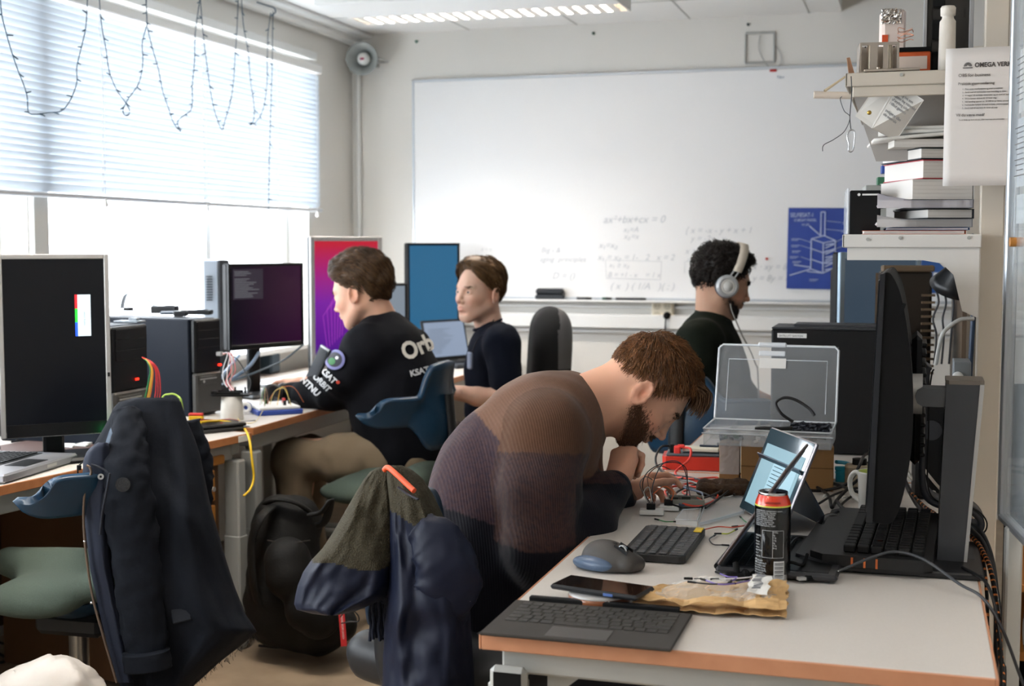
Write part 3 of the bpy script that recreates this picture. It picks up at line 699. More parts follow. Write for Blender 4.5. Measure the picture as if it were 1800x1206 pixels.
# ---------------------------------------------------------------- computer towers
m_tower = mat('tower_black', '#060e1a', .6, spec=.2); m_tfront = mat('tower_grey_front', '#3a3936', .5)
def tower(label, pL, pR, H, D, zd, W=None, ):
    loc, rz, w = bframe(pL, pR); W = W or w; t = thing('computer_tower', label, 'computer', (loc[0], loc[1], zd), rz)
    MB().box((W/2, D/2+.01, H/2), (W, D-.02, H), bev=.005).build('case', m_tower, t)
    b = MB().box((W/2, .004, H*.72), (W-.004, .022, H*.55), bev=.006)
    for z in (.93, .84, .75): b.box((W/2, -.008, H*z), (W*.8, .003, .032), bev=.001)
    b.build('drive_panel', m_black, t)
    MB().box((W/2, .002, H*.235), (W-.006, .026, H*.42), bev=.006).box((W*.42, -.012, H*.37), (W*.62, .006, .03), bev=.002).build('lower_front', m_tfront, t)
    MB().box((W*.42, -.0155, H*.385), (W*.6, .003, .004)).build('handle_strip', m_silver, t)
    MB().cyl((W*.24, -.016, H*.36), (W*.24, -.018, H*.36), .005, n=10).build('power_button', m_silver, t)
    MB().box((W*.72, -.0075, H*.955), (W*.25, .001, .004)).build('name_strip', m_silver, t)
    return t
t1 = tower('short black computer tower right of the black-screened monitor', atd(196, 760, 4.12), atd(260, 748, 4.31), .375, .42, .73)
MB().box((.13, -.010, .2), (.014, .004, .006)).build('power_light', mat('led_red', '#d02020', .4, emit=('#ff2010', 3)), t1)
t2 = tower('large black computer tower with blue-black side panel behind the hung jacket', atd(342, 735, 4.75), atd(389, 728, 4.88), .352, .47, .74)
MB().box((.13, -.0105, .18), (.014, .004, .006)).build('power_light', mat('led_red', '#d02020'), t2)
b = MB().tube(smooth_path([(-.004, .26, .18), (-.012, .26, .19), (-.014, .26, .25), (-.004, .26, .3), (-.004, .36, .31), (-.014, .37, .25), (-.012, .36, .19), (-.004, .36, .18)], 4, True), .004, 6, closed=True)
b.build('side_recess', mat('recess_blue', '#39536e', .4), t2)
loc, rz, w = bframe(atd(357, 556, 5.62), atd(403, 556, 5.66))
t3 = thing('computer_tower', 'tall computer tower with white vented side behind the purple monitor', 'computer', (loc[0], loc[1], .74), rz); Hh = .555
MB().box((w/2, .1, Hh/2), (w, .2, Hh), bev=.006).build('case', mat('tower_white', '#b9c3cf', .35), t3)
MB().box((w*.78, -.012, Hh/2), (w*.44, .03, Hh*1.0), bev=.006).build('front_mesh', mat('mesh_black', '#15161a', .6, bump=(400, .8, 'weave')), t3)
b = MB()
for k in range(10): b.box((w*.25, -.003, Hh-.07-k*.011), (w*.24, .004, .004))
b.build('side_vent', m_dgrey, t3)

# things lying on top of the towers
pz = 1.094
o = thing('circuit_board', 'small dark circuit board with a pale ribbon cable on the big tower', 'circuit board', tuple(atz(222, 549, pz)))
b = MB().box((0, 0, .008), (.10, .05, .004)).box((.01, .0, .015), (.03, .03, .01), bev=.002).box((.22, -.03, .012), (.05, .02, .02), bev=.003).box((.17, -.02, .01), (.03, .02, .018), bev=.003); b.build('board', m_black, o)
b = MB(); rp = smooth_path([(-.02, 0, .015), (.0, 0, .07), (.05, 0, .075), (.10, -.01, .055), (.14, -.02, .03), (.19, -.025, .012)], 6)
b.grid(lambda u, v: rp[int(u*(len(rp)-1))]+Vector((0, (v-.5)*.03, 0)), len(rp), 2, thick=.0012); b.build('ribbon_cable', mat('ribbon_cable', '#b7bdc4', .5), o)
for (px, py, s, c, l) in ((303, 553, (.09, .06, .012), '#5a626c', 'flat grey device on the big tower, left of the black boxes'), (318, 556, (.05, .04, .02), '#14161a', 'little black box on the near edge of the big tower'),
                       (345, 553, (.12, .05, .018), '#15171b', 'flat black box on the big tower next to the white-sided tower'), (290, 551, (.10, .05, .03), '#121418', 'larger black lump of electronics at the back of the big tower')):
    p = atz(px, py, pz); o = MB().box((0, 0, s[2]/2), s, bev=.004).box((s[0]*.2, 0, s[2]), (s[0]*.3, s[1]*.5, .004), bev=.001).build('electronics_box', mat('eb'+c, c, .45), origin=(p.x, p.y, pz)); o.rotation_euler = (0, 0, random.uniform(.2, .6)); tag(o, l, 'device')
p = atz(228, 566, 1.107); o = MB().box((0, 0, .003), (.09, .05, .006), bev=.001).box((.01, .01, .009), (.03, .02, .01), bev=.001).build('circuit_board', mat('pcb_pale', '#8d9298', .5, noise=(60, .8, '#50606a')), origin=(p.x, p.y, 1.106)); tag(o, 'pale circuit board on top of the short tower', 'circuit board')

# ---------------------------------------------------------------- jumper wires
def wire(pts, r, col, name='jumper_wire', parent=None, k=6):
    b = MB(); b.tube(smooth_path(pts, k), r, 6); return b
def cable(label, pts, r, col, name='cable', cat='cable', group=None, rough=.45, ends=None, k=7):
    c0 = Vector(pts[0]); b = MB(); b.tube(smooth_path([Vector(p)-c0 for p in pts], k), r, 8)
    o = tag(b.build(name, mat('cab'+col, col, rough), origin=c0), label, cat, group)
    if ends:
        for e in ends:
            a, bb = (Vector(pts[0]), Vector(pts[1])) if e == 0 else (Vector(pts[-1]), Vector(pts[-2])); d = (a-bb).normalized()
            MB().box(a+d*.006-c0, (.0034*1.0, .0034, .016), frame_from(d), bev=.0006).build('pin_housing', m_black, o)
    return o
jd = 4.16
for i, (c, off) in enumerate((('#c8282c', 6), ('#b83030', 10), ('#e07a30', -2), ('#e0a030', -6), ('#2a8a50', -10), ('#d03838', 14), ('#c8b040', -4))):
    cable('%s jumper wire drooping from the front of the short tower' % {'#c8282c': 'bright red', '#b83030': 'dark red', '#e07a30': 'orange', '#e0a030': 'amber', '#2a8a50': 'green', '#d03838': 'rightmost red', '#c8b040': 'mustard'}[c],
          [atd(250+i*.6, 628+i*.5, jd-.02), atd(262+off*.3, 636, jd-.05), atd(270+off*.6, 652, jd-.05), atd(268+off, 685, jd-.04), atd(264+off*1.1, 712, jd-.02), (lambda p: Vector((p.x, p.y, .737)))(atd(262+off*1.3, 746, jd))], .0018, c, 'jumper_wire', 'wire', 'jumper wires on the short tower')
o = thing('usb_hub', 'pale cream USB hub box between the two black towers', 'usb hub', (lambda p: (p.x, p.y, .737))(atd(264, 740, 4.33)), .6)
MB().box((0, 0, .05), (.04, .03, .1), bev=.004).build('case', mat('cream_pl', '#cfc6ae', .5), o)
for z in (.03, .055, .08): MB().box((0, -.0155, z), (.018, .002, .01)).build('port', m_black, o)
cable('pale green wire arching above the hung jacket', [(lambda p: Vector((p.x, p.y, .737)))(atd(280, 745, 4.1)), atd(284, 705, 4.1), atd(298, 693, 4.1), atd(312, 696, 4.1), atd(320, 712, 4.1), (lambda p: Vector((p.x, p.y, .737)))(atd(325, 745, 4.2))], .003, '#9ab84a')

# wires from the tall tower's red light down to the plastic cup
up = thing('plastic_cup', 'upturned translucent white plastic cup by the big tower', 'cup', (lambda p: (p.x, p.y, .74))(atz(408, 738, .74)))
MB().lathe((0, 0, 0), [(.041, 0), (.042, .004), (.036, .085), (.033, .086), (.0001, .086)], 32).build('cup_body', mat('cup_white', '#d9d6cf', .5, translucent=.25), up)
cpx = up.location
ab = thing('circuit_board', 'black circuit board with header pins balanced on the upturned cup', 'circuit board', (cpx.x, cpx.y, .826), .35)
b = MB().box((0, 0, .006), (.14, .075, .003)).box((-.01, .03, .012), (.09, .006, .009)).box((-.01, -.03, .012), (.09, .006, .009)).box((-.06, 0, .012), (.02, .03, .012), bev=.001).box((.0, 0, .004), (.13, .07, .008), bev=.002).build('board', m_black, ab)
for x in (-.01, .015, .05): MB().box((x, -.015, .022), (.006, .006, .022), bev=.001).build('pin_housing', m_soft, ab)
for i, c in enumerate(('#d8d8da', '#c8686a', '#e8e0e0', '#b04448', '#a89080')):
    cable(('%s wire looping from the big tower to the board on the cup' % ['white', 'rose', 'ivory', 'crimson', 'taupe'][i]),
          [atd(392, 621+i*.6, 4.78), atd(400+2*i, 622, 4.76), atd(392+4*i+(i % 2)*10, 650, 4.74), atd(394+3*i, 672, 4.72), Vector((cpx.x+.004*i, cpx.y-.01+.003*i, .845))], .0016, c, 'jumper_wire', 'wire', 'wires between tower and cup')
cable('black wire arching right from the big tower', [atd(394, 621, 4.8), atd(415, 630, 4.76), atd(432, 655, 4.74), atd(441, 672, 4.72), atd(436, 690, 4.70)], .002, '#15161a', 'jumper_wire', 'wire')
MB().box((0, 0, 0), (.02, .02, .014), bev=.002).build('usb_plug', m_silver, origin=atd(386, 622, 4.79)); tag(bpy.data.objects['usb_plug'], 'small metal plug stuck in the lit port of the big tower', 'plug')

# blue and white breadboard with loose parts
pb = atz(480, 724, .74); bb = thing('breadboard', 'white breadboard on blue base beside the plastic cup', 'breadboard', (pb.x, pb.y, .74), .75)
MB().box((0, 0, .009), (.17, .20, .018), bev=.003).build('base_plate', mat('bb_blue', '#27418e', .5), bb)
MB().box((0, 0, .023), (.155, .185, .012), bev=.003).build('board', mat('bb_white', '#d8d6d2', .6, bump=(240, .4, 'weave')), bb)
for (x, y, c) in ((.03, -.05, '#101114'), (-.02, .02, '#101114'), (.05, .03, '#c03030'), (.06, -.01, '#101114')):
    MB().box((x, y, .036), (.01, .01, .02), bev=.001).build('component', mat('cmp'+c, c, .5), bb)
for i, c in enumerate(('#d8a838', '#5a8a4a', '#c06838', '#c8b870', '#a8a8a8', '#8a6a48')):
    p0 = pb+Vector((random.uniform(-.06, .06), random.uniform(-.07, .07), .032)); p1 = pb+Vector((random.uniform(-.08, .1), random.uniform(-.09, .07), .032))
    cable('%s jumper wire arched over the white breadboard' % ['yellow', 'green', 'orange', 'straw coloured', 'light grey', 'brown'][i], [p0, p0*.75+p1*.25+Vector((0, 0, .05)), p0*.3+p1*.7+Vector((0, 0, .06)), p1], .0012, c, 'jumper_wire', 'wire', 'wires on the blue breadboard')
pr = atz(433, 727, .74); o = thing('tape_roll', 'small white and blue round roll on the left of the breadboard', 'roll', (pr.x-.0, pr.y, .742))
MB().lathe((0, 0, .021), [(.008, -.012), (.021, -.012), (.021, .012), (.008, .012), (.008, -.012)], 24, rotm(PI/2, 0, .3)).build('roll', m_white, o); MB().lathe((0, 0, .021), [(.0215, -.004), (.0218, 0), (.0215, .004)], 24, rotm(PI/2, 0, .3)).build('band', mat('bb_blue', '#27418e'), o)
cable('pale yellow wire hanging over the desk corner from the cup', [atz(422, 722, .76), atz(418, 735, .75), atz(426, 742, .744), atz(440, 744, .744), atz(452, 738, .744), atz(462, 722, .76)], .0013, '#cdbb72', 'jumper_wire', 'wire')

# over-ear headphones lying on the desk
ph = atz(512, 712, .74); h = thing('headphones', 'black over-ear headphones lying on the desk before the first man', 'headphones', (ph.x, ph.y, .74), .9)
m_hp = mat('headphone_black', '#16171b', .38)
MB().lathe((-.07, .02, .045), [(.0001, -.025), (.03, -.025), (.04, -.015), (.042, 0), (.036, .02), (.022, .022), (.0001, .014)], 28, rotm(1.2, .1, 0)).build('ear_cup', m_hp, h)
MB().lathe((-.0, .05, .042), [(.0001, -.025), (.03, -.025), (.04, -.015), (.042, 0), (.036, .02), (.022, .022), (.0001, .014)], 28, rotm(1.3, .1, .5)).build('ear_cup', m_hp, h)
MB().tube(smooth_path([(-.075, 0, .03), (-.06, -.06, .02), (0, -.11, .018), (.06, -.09, .018), (.07, -.02, .02), (.03, .05, .035)], 8), .011, 10, flat=.8).build('headband', mat('headband', '#1b1c20', .5), h)

# multimeter leads, black folders, pale sticks on desk one
pf = atz(375, 757, .73); o = thing('black_tablet', 'flat black folder lying near the corner of the left desk', 'folder', (pf.x, pf.y, .73), .95)
MB().box((0, 0, .006), (.22, .12, .012), bev=.003).box((.005, .005, .02), (.19, .11, .010), bev=.003).build('folder', mat('folder_black', '#1b1b1c', .4), o)
MB().box((.1, -.052, .03), (.06, .006, .004)).build('clip', m_silver, o)
pc = atz(345, 742, .757); o = thing('clamp_connector', 'yellow and red clip connector on the black folder', 'connector', (pc.x, pc.y, .757), .2)
MB().box((0, 0, .012), (.05, .02, .022), bev=.004).build('body', mat('yel_pl', '#e0b422', .45), o); MB().box((0, .0, .026), (.05, .018, .01), bev=.003).build('red_top', mat('red_pl', '#c8322a', .4), o)
cable('yellow test lead running over the folder and down beside the desk leg', [atz(352, 742, .77), atz(385, 740, .757), atz(410, 744, .75), atz(428, 752, .737), atd(438, 772, 4.36), atd(443, 810, 4.32), atd(446, 840, 4.32), atd(440, 860, 4.3), atd(428, 872, 4.28)], .004, '#e0b91e')
cable('red test lead curled on the left desk corner', [atz(352, 738, .77), atz(380, 739, .755), atz(405, 738, .75), atz(422, 741, .742), atz(424, 745, .742), atz(410, 746, .744), atz(388, 744, .755)], .0035, '#9a2a26')
pm = atz(112, 784, .73); o = thing('desk_mat', 'dark brown sheet of card lying before the black-screened monitor', 'sheet', (pm.x, pm.y, .73), .7)
MB().prism([(-.17, -.1), (.12, -.12), (.2, -.02), (.17, .12), (-.1, .14), (-.2, .05)], .004).build('sheet', mat('brown_card', '#4f3d38', .6), o)
o = thing('plastic_bracket', 'white angular plastic piece lying on the brown sheet', 'plastic piece', (pm.x, pm.y, .7345), .35)
MB().prism([(-.06, -.0), (.045, -.015), (.07, .035), (.10, .035), (.07, -.035), (.0, -.025), (.05, -.06), (.045, -.07)], .006).build('bracket', m_white, o)
p = atz(90, 783, .735); tag(MB().box((0, 0, .010), (.022, .016, .018), bev=.004).build('plastic_cube', m_white, origin=(p.x, p.y, .7345)), 'small white cube on the brown sheet', 'cube')
p = atz(142, 784, .7345); tag(MB().box((0, 0, .003), (.05, .018, .006), bev=.001).build('plastic_strip', m_white, origin=(p.x, p.y, .7345)), 'short white strip right of the angular plastic piece', 'strip')
for i in range(5):
    cable(['black cable behind the brown sheet, farthest one', 'black cable behind the brown sheet, middle one', 'grey cable trailing under the black-screened monitor', 'black cable curled right of the brown sheet', 'blue cable under the black-screened monitor'][i],
          [Vector((p.x, p.y, .7335+.002*i)) for p in (atz(20+8*i, 776-i*2, .735), atz(70, 770-i, .735), atz(125+4*i, 768+i*1.5, .735), atz(170, 765+3*i, .735), atz(205, 772+3*i, .735))], .003, ('#131418', '#131418', '#5a5e66', '#131418', '#2a5a9a')[i])
# loose cables and bright clutter under the purple monitor
m_clut = mat('clutter_white', '#dfe5ea', .4)
cable('grey cable sweeping from the far monitor to the cup', [atd(533, 606, 5.4), atd(500, 632, 5.3), atd(465, 648, 5.2), atd(430, 662, 5.15), atd(400, 672, 5.1), atd(390, 676, 5.1)], .004, '#55646f')
cable('thick blue-grey cable behind the cup', [atd(455, 620, 5.3), atd(442, 640, 5.2), atd(425, 655, 5.1), atd(405, 668, 5.1)], .007, '#5a6f86')
cable('pale blue cable crossing behind the big tower wires', [atd(420, 625, 5.2), atd(408, 640, 5.1), atd(395, 655, 5.0), atd(390, 665, 5.0)], .006, '#8fa6c0')
p = atz(440, 668, .74); tag(MB().box((0, 0, .05), (.16, .10, .10), bev=.01).build('carton', mat('dark_carton', '#2a3a44', .5), origin=(p.x-.1, p.y+.3, .74)), 'dark box under the purple monitor', 'box')
for i, (px, py, s) in enumerate(((470, 678, (.16, .12, .012)), (430, 690, (.12, .1, .008)), (500, 668, (.2, .14, .006)))):
    p = atz(px, py, .742+.0*i); o = MB().box((0, 0, s[2]/2), s, bev=.001).build('paper_stack', m_clut, origin=(p.x, p.y, .7405)); o.rotation_euler = (0, 0, .3+i*.5)
    tag(o, ['white papers on the desk left of the first man\'s hands', 'white papers just behind the plastic cup', 'white papers under the right side of the purple monitor'][i], 'papers')

# drawer cabinet
m_wood = mat('beech_wood', '#a8702f', .5, noise=(14, .5, '#a76a2a'))
u = dir1; n_ = Vector((u.y, -u.x, 0)); pc0 = fr1-u*.13-n_*.04
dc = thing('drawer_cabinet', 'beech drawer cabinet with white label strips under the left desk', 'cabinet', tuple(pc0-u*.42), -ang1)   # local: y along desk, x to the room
MB().box((-.27, .21, .33), (.54, .42, .62), bev=.003).build('body', mat('cabinet_side_shaded', '#4a3018', .6), dc)  # body coloured dark brown to stand for the shadow under the desk
MB().box((-.265, .21, .655), (.57, .44, .03), bev=.004).build('cabinet_top', m_wood, dc)
for i, (z, hh) in enumerate(((.575, .10), (.42, .18), (.16, .30))):
    d_ = MB().box((.006, .2, z), (.014, .37, hh), bev=.003).build('drawer', m_wood, dc)
    if i < 2:
        MB().box((.014, .21, z+.02), (.002, .17, .026)).build('label_strip', m_white, d_)
        b = MB(); text_mb('MICRO CONTROLLERE' if i == 0 else 'DIVERSE KOMPONENTER', .012, rotm(PI/2, 0, PI/2), (.0153, .14, z+.016), b, depth=.0002, sx=.85); b.build('lettering', m_dgrey, d_)
    MB().cyl((.013, .37, z-.01), (.02, .37, z-.01), .008, n=14).build('lock', m_silver, d_)

# ================================================================ RIGHT DESK ROW
D4 = desk('nearest desk, grey top with pinkish beech edge, laden with electronics', (-.654, 3.58, 0), PI, 1.598, .784, .74, m_edge2)
D5 = desk('second desk of the right row, behind the cardboard boxes', (-.654, 5.19, 0), PI, 1.6, .784, .74, m_edge2)
b = MB().box((-.05, 1.596-.0, .655), (.062, .02, .07), bev=.008).box((-.05, 1.607, .655), (.046, .001, .054), mi=1); b.build('rail_end', [m_leg, m_soft], D4)
MB().prism([(0, 0), (.09, 0), (.09, -.015), (.0, -.09)], .006, (-.10, 1.54, .71), rotm(PI/2)@rotm(0, PI, 0)).build('gusset', m_leg, D4)
DZ = .741
def put(o, z=DZ): return o

# --- flat keyboard cover with touchpad, nearest thing
def keyset(W, D, rows, R=None, c=(0, 0, 0), kh=.0022, gap=.14, mat_=None, bev=.0006, mi=0, mb=None):
    """rows: list of key-width lists, row 0 nearest the user, laid in local xy"""
    b = mb or MB(); R = R or Matrix.Identity(3); c = Vector(c); rh = D/len(rows)
    for r, ws in enumerate(rows):
        tot = sum(ws); x = -W/2
        for w in ws:
            kw = W*w/tot; b.box(c+R@Vector((x+kw/2, -D/2+(r+.5)*rh, kh/2)), (kw-rh*gap, rh*(1-gap), kh), R, bev=bev, mi=mi); x += kw
    return b
ROWS = [[1.2, 1, 1, 1.2, 5, 1.2, 1, 1, 1, 1], [1.3, 1]+[1]*10+[2.4], [1.8]+[1]*11+[1.4], [1.5]+[1]*12+[1], [1]*13+[1.7], [1]*14]
kc = thing('tablet_keyboard', 'charcoal fabric tablet keyboard with touchpad at the near desk corner', 'keyboard', (-.494, 2.065, DZ), -.0)
m_alc = mat('alcantara', '#37332f', .95, noise=(500, .5, '#2d2a27'), bump=(700, .4))
MB().box((0, 0, .0035), (.308, .205, .005), bev=.002).build('cover', m_alc, kc)
keyset(.272, .118, ROWS, c=(0, .032, .006), kh=.0014).build('keys', mat('key_charcoal', '#24221f', .6), kc)
MB().box((0, -.063, .0061), (.1, .056, .0012), bev=.0005).build('touchpad', mat('pad_charcoal', '#3f3c3a', .5), kc)
b = MB().box((0.0, .112, .007), (.262, .012, .011), bev=.002); b.build('hinge_strip', m_black, kc)
b = MB()
for i in range(6): b.sphere((-.02+i*.006, .109, .0125), .0012, 8, 6)
b.build('contact_pins', m_silver, kc)

# --- phone on a round wooden charger
pk = thing('charging_puck', 'round brown wooden charging puck under the phone', 'charger', (-.512, 2.222, DZ))
MB().lathe((0, 0, 0), [(.05, 0), (.054, .002), (.054, .012), (.05, .015), (.0001, .015)], 40).build('wood_body', mat('puck_wood', '#8a5434', .3, noise=(30, .6, '#6e3c22'), coat=.5), pk)
MB().lathe((0, 0, .015), [(.053, -.002), (.0535, .0), (.05, .002), (.0001, .002)], 40).build('top_ring', m_silver, pk)
ph_ = thing('smartphone', 'black smartphone resting on the round wooden charger', 'phone', (-.507, 2.222, .7595), -.23)
MB().box((0, 0, .005), (.166, .078, .009), bev=.0035).build('body', mat('phone_case', '#15171c', .35), ph_)
MB().box((0, 0, .0098), (.158, .070, .0006)).build('screen', mat('phone_glass', '#030304', .08, coat=1), ph_)
MB().box((.03, -.0395, .005), (.018, .001, .005), bev=.0004).build('side_button', mat('btn_blue', '#4a66a0', .4), ph_)

# --- ergonomic mouse
ms = thing('computer_mouse', 'large graphite ergonomic mouse with steel scroll wheel and blue-grey thumb rest', 'mouse', (-.545, 2.465, DZ), -.42)
S = SDF(); S.ell((0, 0, .012), (.062, .04, .034), k=.01).ell((-.015, -.002, .022), (.042, .032, .028), k=.015).ell((-.01, -.032, .006), (.05, .022, .016), k=.012).cap((.05, -.015, .012), (.052, .015, .012), .014, k=.012)
lo, hi = S.bounds(); V, Fq = surfnet(lambda P: np.maximum(S.ev(P), .0025-P[:, 2]), lo, hi, .0022)
MB().add(V, Fq, 0, True).build('shell', mat('mouse_graphite', '#3a3735', .5, bump=(900, .15)), ms)
S2 = SDF(); S2.ell((-.014, -.0385, .011), (.047, .0205, .0155), k=.01); V, Fq = surfnet(lambda P: np.maximum(S2.ev(P), .002-P[:, 2]), *S2.bounds(), .0022)
MB().add(V, Fq, 0, True).build('thumb_rest', mat('mouse_blue', '#4d5f78', .35), ms)
b = MB().lathe((.030, -.004, .038), [(.0085, -.004), (.0105, -.003), (.0105, .003), (.0085, .004)], 24, rotm(PI/2)); b.build('scroll_wheel', mat('steel', '#b8bcc0', .2, 1), ms)
MB().box((.032, .006, .0415), (.032, .0014, .008), rotm(0, .35, 0)).box((.032, -.014, .0395), (.032, .0014, .008), rotm(0, .35, 0)).box((.010, -.003, .0475), (.012, .006, .004), rotm(0, .1, 0), bev=.001).build('button_seam', m_black, ms)

# --- compact keyboard with yellow keys
k3 = thing('compact_keyboard', 'small dark grey keyboard with round-edged keys and two yellow keys', 'keyboard', (-.477, 2.665, DZ), -.0)
MB().prism([(-.064+.012, -.138), (.052, -.138), (.060, -.134), (.064, -.126), (.064, .126), (.060, .134), (.052, .138), (-.052, .138), (-.060, .134), (-.064, .126), (-.064, -.126), (-.060, -.134)], .013, (0, 0, .001)).build('body', mat('k_grey', '#28292a', .5), k3)
RK = rotm(0, 0, -PI/2)
b = keyset(.262, .108, [[1.2, 1, 1, 4, 1, 1, 1, 1, 1], [1.7]+[1]*10+[1.5], [1.5]+[1]*11+[1], [1.2]+[1]*12, [1]*13], RK, (-.003, 0, .0142), .0028, .26, bev=.0012)
b.build('keys', mat('k_key', '#3c3d3f', .55), k3)
b = keyset(.262, .018, [[1]*13], RK, (.056-.002, 0, .0142), .0022, .2, bev=.001); b.build('function_keys', mat('k_key', '#56575a'), k3)
MB().box((.054, .112, .0175), (.017, .018, .003), bev=.001).box((.054, .091, .0175), (.017, .018, .003), bev=.001).build('yellow_keys', mat('k_yellow', '#d6b62a', .5), k3)

# --- crumpled padded envelope with clear plastic
en = thing('paper_envelope', 'torn tan paper envelope with clear plastic window lying before the can', 'envelope', (-.33, 2.28, DZ), .12)
def env_fn(u, v, zz=0.0, amp=.010):
    x = (u-.5)*.26*(1-.1*v)+.02*v; y = (v-.5)*.20
    if u < .25: y *= .55+1.8*u
    z = .004+zz+abs(mnoise.noise(Vector((u*4, v*3.2, zz*30+1))))*amp*1.6+abs(mnoise.noise(Vector((u*11, v*9, 3+zz*50))))*amp*.5
    return (x+.006*mnoise.noise(Vector((v*6, u*2, 5))), y+.008*mnoise.noise(Vector((u*6, 2, 8))), z)
MB().grid(lambda u, v: env_fn(u, v), 34, 24, smooth=False, thick=.001).build('back_sheet', mat('kraft', '#cda876', .75, noise=(12, .4, '#b98f58'), bump=(60, .3)), en)
MB().grid(lambda u, v: Vector(env_fn(.12+.8*u, .18+.62*v, .006, .014)), 28, 18, smooth=False).build('plastic_window', glassy('clear_film', '#f2efe8', .68, .12), en)
MB().grid(lambda u, v: Vector(env_fn(.0+.95*u, .0+.2*v, .010, .012)), 26, 8, smooth=False, thick=.001).grid(lambda u, v: Vector(env_fn(.80+.2*u, .0+1*v, .010, .010)), 8, 22, smooth=False, thick=.001).build('folded_flap', mat('kraft', '#cda876'), en)
MB().grid(lambda u, v: Vector(env_fn(.74+.14*u, .22+.62*v, .024, .008)), 8, 14, smooth=False, thick=.0005).build('label', mat('paper_white', '#e4e2dd', .6), en)
b = MB()
for i in range(14):
    v0 = .3+i*.036; p = Vector(env_fn(.77, v0, .026, .008)); q = Vector(env_fn(.83, v0, .026, .008)); b.tube([p+Vector((0, 0, .003)), q+Vector((0, 0, .003))], .0007 if i % 3 else .0013, 4)
b.build('label_print', mat('print_grey', '#7a7a7c', .7), en)

# --- energy drink can
cn = thing('drink_can', 'tall black energy drink can with red top band and lettering', 'can', (-.239, 2.457, DZ))
prof = [(.0001, .004), (.018, .004), (.024, .001), (.026, .0), (.028, .003), (.0325, .012), (.033, .016)]
MB().lathe((0, 0, 0), prof[2:], 48).build('bottom', mat('can_metal', '#c4c6c8', .22, 1), cn)
MB().lathe((0, 0, 0), [(.033, .016), (.0331, .02), (.0331, .1395), (.0328, .142)], 48).build('can_body', mat('can_black', '#07080a', .18, .3, coat=.6), cn)
MB().lathe((0, 0, 0), [(.0328, .142), (.032, .146), (.0305, .151), (.0275, .1585), (.0265, .161)], 48).build('red_band', mat('can_red', '#cf3a22', .25, .2, coat=.5), cn)
MB().lathe((0, 0, 0), [(.03312, .1405), (.0329, .1425), (.0326, .1432)], 48).build('green_line', mat('can_line', '#b8b83a', .3), cn)
MB().lathe((0, 0, 0), [(.0265, .161), (.0272, .1635), (.0268, .166), (.0255, .1655), (.0245, .161), (.0001, .161)], 48).build('rim', mat('can_metal', '#c4c6c8'), cn)
MB().box((0, .004, .1625), (.010, .022, .001), bev=.0004).build('pull_tab', mat('can_metal', '#c4c6c8'), cn)
def on_can(mb, a0, z0, txt, size, r=.0333):
    """lettering wrapped on the can, a0 in radians at the can axis, 0 faces the viewer side"""
    t_ = text_mb(txt, size, Matrix.Identity(3), (0, 0, 0), depth=.00012)
    mb.add([(r*math.sin(a0+v[0]/r)+v[2]*0, -(r+v[2])*math.cos(a0+v[0]/r), z0+v[1]) for v in t_.v], t_.f, 0)
b = MB(); aw = -.16
for i in range(9): on_can(b, aw-.85, .133-i*.0034, ['INGREDIENSER: KARBONERT VANN', 'SUKKER, GLUKOSE, TAURIN', 'SURHETSREG. SITRONSYRE', 'NATRIUMSITRAT, AROMA', 'PANAX GINSENG, KOFFEIN', 'L-KARNITIN, VITAMINER', 'FARGE, SALT, SUKRALOSE', 'INNHOLD 500 ML  PANT', 'OPPBEVARES KJOLIG, TORT'][i], .0034)
for i in range(10): on_can(b, aw-.85, .086-i*.0055, ['ENERGI', 'FETT', 'hvorav', 'KARB.', 'sukker', 'PROTEIN', 'SALT', 'NIACIN', 'B6', 'B12'][i], .0042)
for i in range(7): on_can(b, aw+.28, .094-i*.0048, ['215kJ', '0g', '12g', '12g', '0g', '0.2g', '8mg'][i], .0042)
for i in range(7): on_can(b, aw-.95, .040-i*.0046, ['TYTTEBAER', 'IKKE ANBEFALT', 'FOR BARN OG', 'GRAVIDE 32mg', 'KOFFEIN/100ML', 'PRODUSERT I', 'EU  PANT 3KR'][i], .0042)
b.build('lettering', mat('can_print', '#b9bbbd', .4), cn)
b = MB()
for (a, c, z0, z1) in ((-.5, .72, .048, .0486), (-.5, .72, .098, .0986)):
    b.grid(lambda u, v: (.0334*math.sin(a+(c-a)*u), -.0334*math.cos(a+(c-a)*u), z0+(z1-z0)*v), 14, 2)
for a in (-.5, .1, .72): b.grid(lambda u, v: (.0334*math.sin(a+.02*u), -.0334*math.cos(a+.02*u), .048+.05*v), 2, 2)
b.build('table_lines', mat('can_print', '#b9bbbd'), cn)
b = MB(); b.grid(lambda u, v: (.03335*math.sin(.18+.62*u), -.03335*math.cos(.18+.62*u), .008+.034*v), 10, 2); b.build('barcode_patch', mat('can_print2', '#c9cacb', .4), cn)
b = MB()
for i in range(13): b.grid(lambda u, v: (.03345*math.sin(.23+.52*u), -.03345*math.cos(.23+.52*u), .010+i*.0024+(.0004+.0006*(i % 3))*v), 8, 2)
b.build('barcode', m_black, cn)
b = MB(); on_can(b, -.45, .1475, 'CARDENSEN', .0055, .0322); b.build('band_lettering', mat('band_dark', '#5a1a12', .4), cn)

